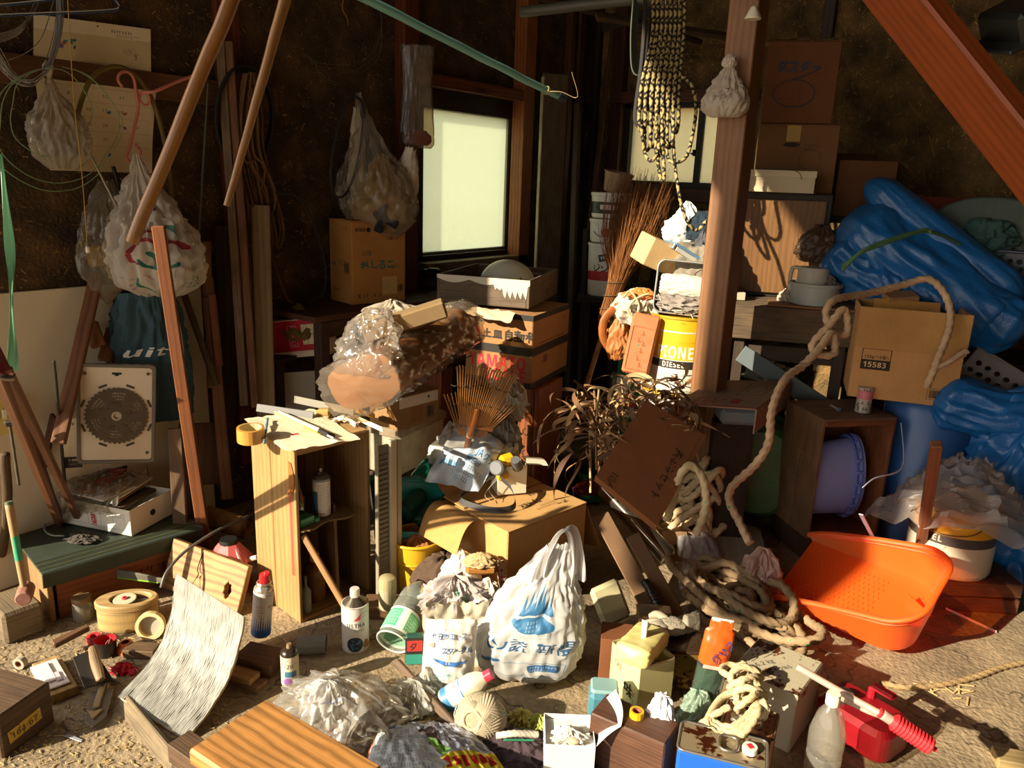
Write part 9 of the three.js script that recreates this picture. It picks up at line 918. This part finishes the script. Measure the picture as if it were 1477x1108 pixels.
{const p=Yp(1238,1062,0.0),t=thing('petrol_can','flat dark red fuel can lying in shade with a black screw cap','fuel can',p,-0.3);mesh('body',at(slab(rrect(0.22,0.16,0.04),0.1,0.015),[0,0.05,0],[-Math.PI / 2,0,0]),grime('#8f1620',0.35),t);mesh('carry_grip',[bx(0.02,0.04,0.03,[-0.01,0.115,-0.06],[0,0,0],0.006),bx(0.07,0.016,0.03,[0.02,0.135,-0.06],[0,0,0],0.006)],plain('#a81a26',0.35),t);mesh('cap',[lathe([[0,0.024],[0.024,0.024],[0.027,0.02],[0.027,0]],10),bx(0.056,0.012,0.014,[0,0.024,0],[0,0.4,0],0.004)],plain('#2c2620',0.4),t).position.set(-0.05,0.1,0.02);
const a=Dp(1350,1082,1.85),b=Dp(1296,1046,1.87),e=Dp(1150,962,2.0),u=thing('siphon_pump','red bellows hand pump with a clear tube lying across the fuel can','pump',a),dd=sub(b,a),L=V(dd).length(),pr=[[0,0],[0.006,0.0],[0.006,0.012],[0.02,0.014]];for(let i=0;i<11;i++)pr.push([0.0225,0.016 +(i + 0.25)/ 11*L],[0.018,0.016 +(i + 0.75)/ 11*L]);pr.push([0.012,L + 0.02],[0.012,L + 0.05],[0,L + 0.05]);aim(mesh('bellows',lathe(pr,28),plain('#c92a30',0.4),u),[0,0,0],dd,[0,1,0]);mesh('valve',sweep([sub(b,a),add(sub(b,a),sub(b,a).map((x)=>x*0.45))],0.013,{seg:6}),film('#d8b8a8',0.4,0.4),u);mesh('clear_tube',[sweep([add(sub(b,a),sub(b,a).map((x)=>x*0.3)),mix(sub(b,a),sub(e,a),0.5),sub(e,a)],0.009,{seg:20}),sweep([add(sub(b,a),sub(b,a).map((x)=>x*0.3)),add(mix(sub(b,a),sub(e,a),0.3),[0.0,-0.03,-0.03]),add(mix(sub(b,a),sub(e,a),0.6),[0,-0.03,-0.02])],0.008,{seg:20})],film('#d9c4b4',0.45,0.3),u);}
lay('pale_block','pale wood block at the lower right corner of the floor','block',1462,1104,0,0.1,0.03,0.06,0.4,wood('#c2ab78',0));
one('straw_chips','few dry straw and paper chips on the sunlit floor at the lower right','chips',(()=>{const g=[];for(let i=0;i<16;i++){const p=sub(Yp(rr(1330,1400),rr(985,1012),0.005),Yp(1360,1000,0));g.push(bx(rr(0.02,0.05),0.002,0.006,p,[rr(-0.2,0.2),rr(0,3),0]));}return g;})(),plain('#cdae78',0.8),Yp(1360,1000,0)).userData.kind='stuff';
one('sawdust','sawdust and wood shavings scattered over the floor at the lower left','sawdust',(()=>{const g=[];for(let i=0;i<900;i++){const p=sub(Yp(rr(-10,330),rr(880,1108),0.003),Yp(150,1000,0));g.push(bx(rr(0.004,0.02),0.0015,rr(0.002,0.004),p,[rr(-0.3,0.3),rr(0,3),0]));}return g;})(),plain('#b59a68',0.9),Yp(150,1000,0)).userData.kind='stuff';
// things hanging under the roof
{const pz=PO[2]+ 0.112,p=[PO[0]- 0.01,Hp([PO[0],0,pz],1060,82),pz],b=hangBag('handwritten_bag','small knotted white bag with handwriting hanging on the post',p,0.21,0.082,0.05,film('#dcd0c0',0.45,0.5),{sd:271,prof:prof(0.7,0.98,1,0.82,0.6,0.36,0.14,0.1),folds:0.26});mesh('knot',at(blob({h:0.05,rx:0.025,rz:0.02,prof:prof(0.4,1,0.8,0.3),crum:0.15,sd:272,top:true}),[0,0.17,0]),film('#dcd0c0',0.3,0.5),b);print(b,0.13,0.05,[-0.005,0.075,0.052],[-0.2,0,0.12],(g,W,H)=>{say(g,'前シャフト'.slice(1),W*0.3,2,17,'#2a2420',0.09);say(g,'アリング',W*0.16,24,17,'#2a2420',0.09);},{k:2500});mesh('nail',at(cyl(0.003,0.003,0.06,8),[0,0.2,0.002],[0,-b.rotation.y,0]).applyMatrix4(new THREE.Matrix4()),plain('#5a5248',0.4,0.6),b).rotation.set(-Math.PI / 2,0,0);const q=Dp(1087,18,2.72),k=thing('light_pull','small white bell shaped knob hanging near the top of the post','knob',q);mesh('knob',lathe([[0,-0.022],[0.028,-0.022],[0.029,-0.018],[0.012,0.016],[0.008,0.02],[0,0.02]],24),plain('#e8e0cc',0.4),k);mesh('cord',sweep([[0,0.02,0],[0.002,0.2,0],[0,0.5,0]],0.0014,{rad:5}),plain('#8a7a5a',0.7),k);}
{const S=[],lp=(pts,z)=>pts.map(([a,b],i)=>Dp(a,b,z + 0.02*Math.sin(i*2)));for(let i=0;i<20;i++){const x=942 +(i % 7)*6.5,e=922 +(i % 7)*8,z=3.2 +(i % 3)*0.03,b=165 + rr(-20,50);S.push(lp([[x,-30],[x - 1,50],[e + 4,120],[e,b],[e + 5,b + 10],[e + 9,b - 8],[e + 10,120],[x + 6,40],[x + 6,-30]],z));}S.push(lp([[956,150],[962,220],[972,234],[990,226],[1000,190],[1004,150],[996,120],[978,108]],3.18));S.push(lp([[970,150],[972,220],[978,270],[988,312],[1004,332],[1020,318]],3.2));S.push(lp([[944,170],[950,240],[956,262],[958,240],[952,180]],3.19));S.push(lp([[925,180],[930,220],[940,232],[950,214],[946,180]],3.19));cord('rope_bunch','bunch of yellow and black twisted rope hanging in front of the small window','rope',S[0],0.0068,std('stripe',{map:dtex(64,32,(u,v)=>((u + v)% 1<0.55?[0.62,0.55,0.36]:[0.08,0.07,0.06]),true,36,24),roughness:0.8}),{many:S,rope:14,depth:0.5});}
cord('black_strap','black webbing strap hanging in a loop left of the striped rope bunch','strap',[[932,-20],[926,80],[916,160],[918,178],[928,176],[932,90],[944,-20]].map(([a,b])=>Dp(a,b,3.35)),0.009,mBlackR,{flat:0.4});
cord('green_cord_hank','grey-green cord hank hanging behind the black strap','cord',[Dp(915,-20,3.5)],0.004,plain('#44483c',0.7),{many:[0,1,2,3,4].map((i)=>[[915 + i*3,-20],[910 + i*2,50],[912 + i*3,100 + i*3],[924 + i*2,104],[930,50],[928,-20]].map(([a,b])=>Dp(a,b,3.5 + i*0.01)))});
stick('grey_pipe','grey round pipe lying across the rafters at the top','pipe',Dp(752,17,3.75),Dp(1120,-22,3.3),0.05,0.05,plain('#55554a',0.5),{round:true});
for(const[a,b,c,l]of[[[860,24,4.0],[1100,60,4.3],'#6b573c','pale old roof strip slanting under the grey pipe'],[[770,-6,3.9],[1010,60,4.4],'#4f3a24','dark roof strip crossing behind the grey pipe'],[[870,40,4.4],[960,10,4.0],'#3a2c1e','short dark roof strip beside the striped rope bunch']])stick('roof_strip',l,'timber',Dp(...a),Dp(...b),0.05,0.025,wood(c,2),{});
{const a=Dp(1500,250,2.05),b=Dp(1245,-70,2.2);stick('diagonal_brace','broad orange-brown diagonal timber brace across the upper right corner','brace',add(a,sub(a,b)),b,0.165,0.06,wood('#a8521f',0,0.45),{roll:-0.75,c:0.008});}
{const p=Dp(1472,30,2.1),t=thing('dark_lamp','dark metal lamp housing at the top right corner beyond the brace','lamp',p,0.7);mesh('housing',bx(0.12,0.09,0.2,[0,0,0],[0.2,0,0.5],0.012),plain('#2b2c2a',0.35,0.4),t);mesh('rim',bx(0.13,0.012,0.21,[-0.02,-0.05,0],[0.2,0,0.5],0.004),plain('#3a3c3a',0.35,0.4),t);}
renderer.render(scene,camera);
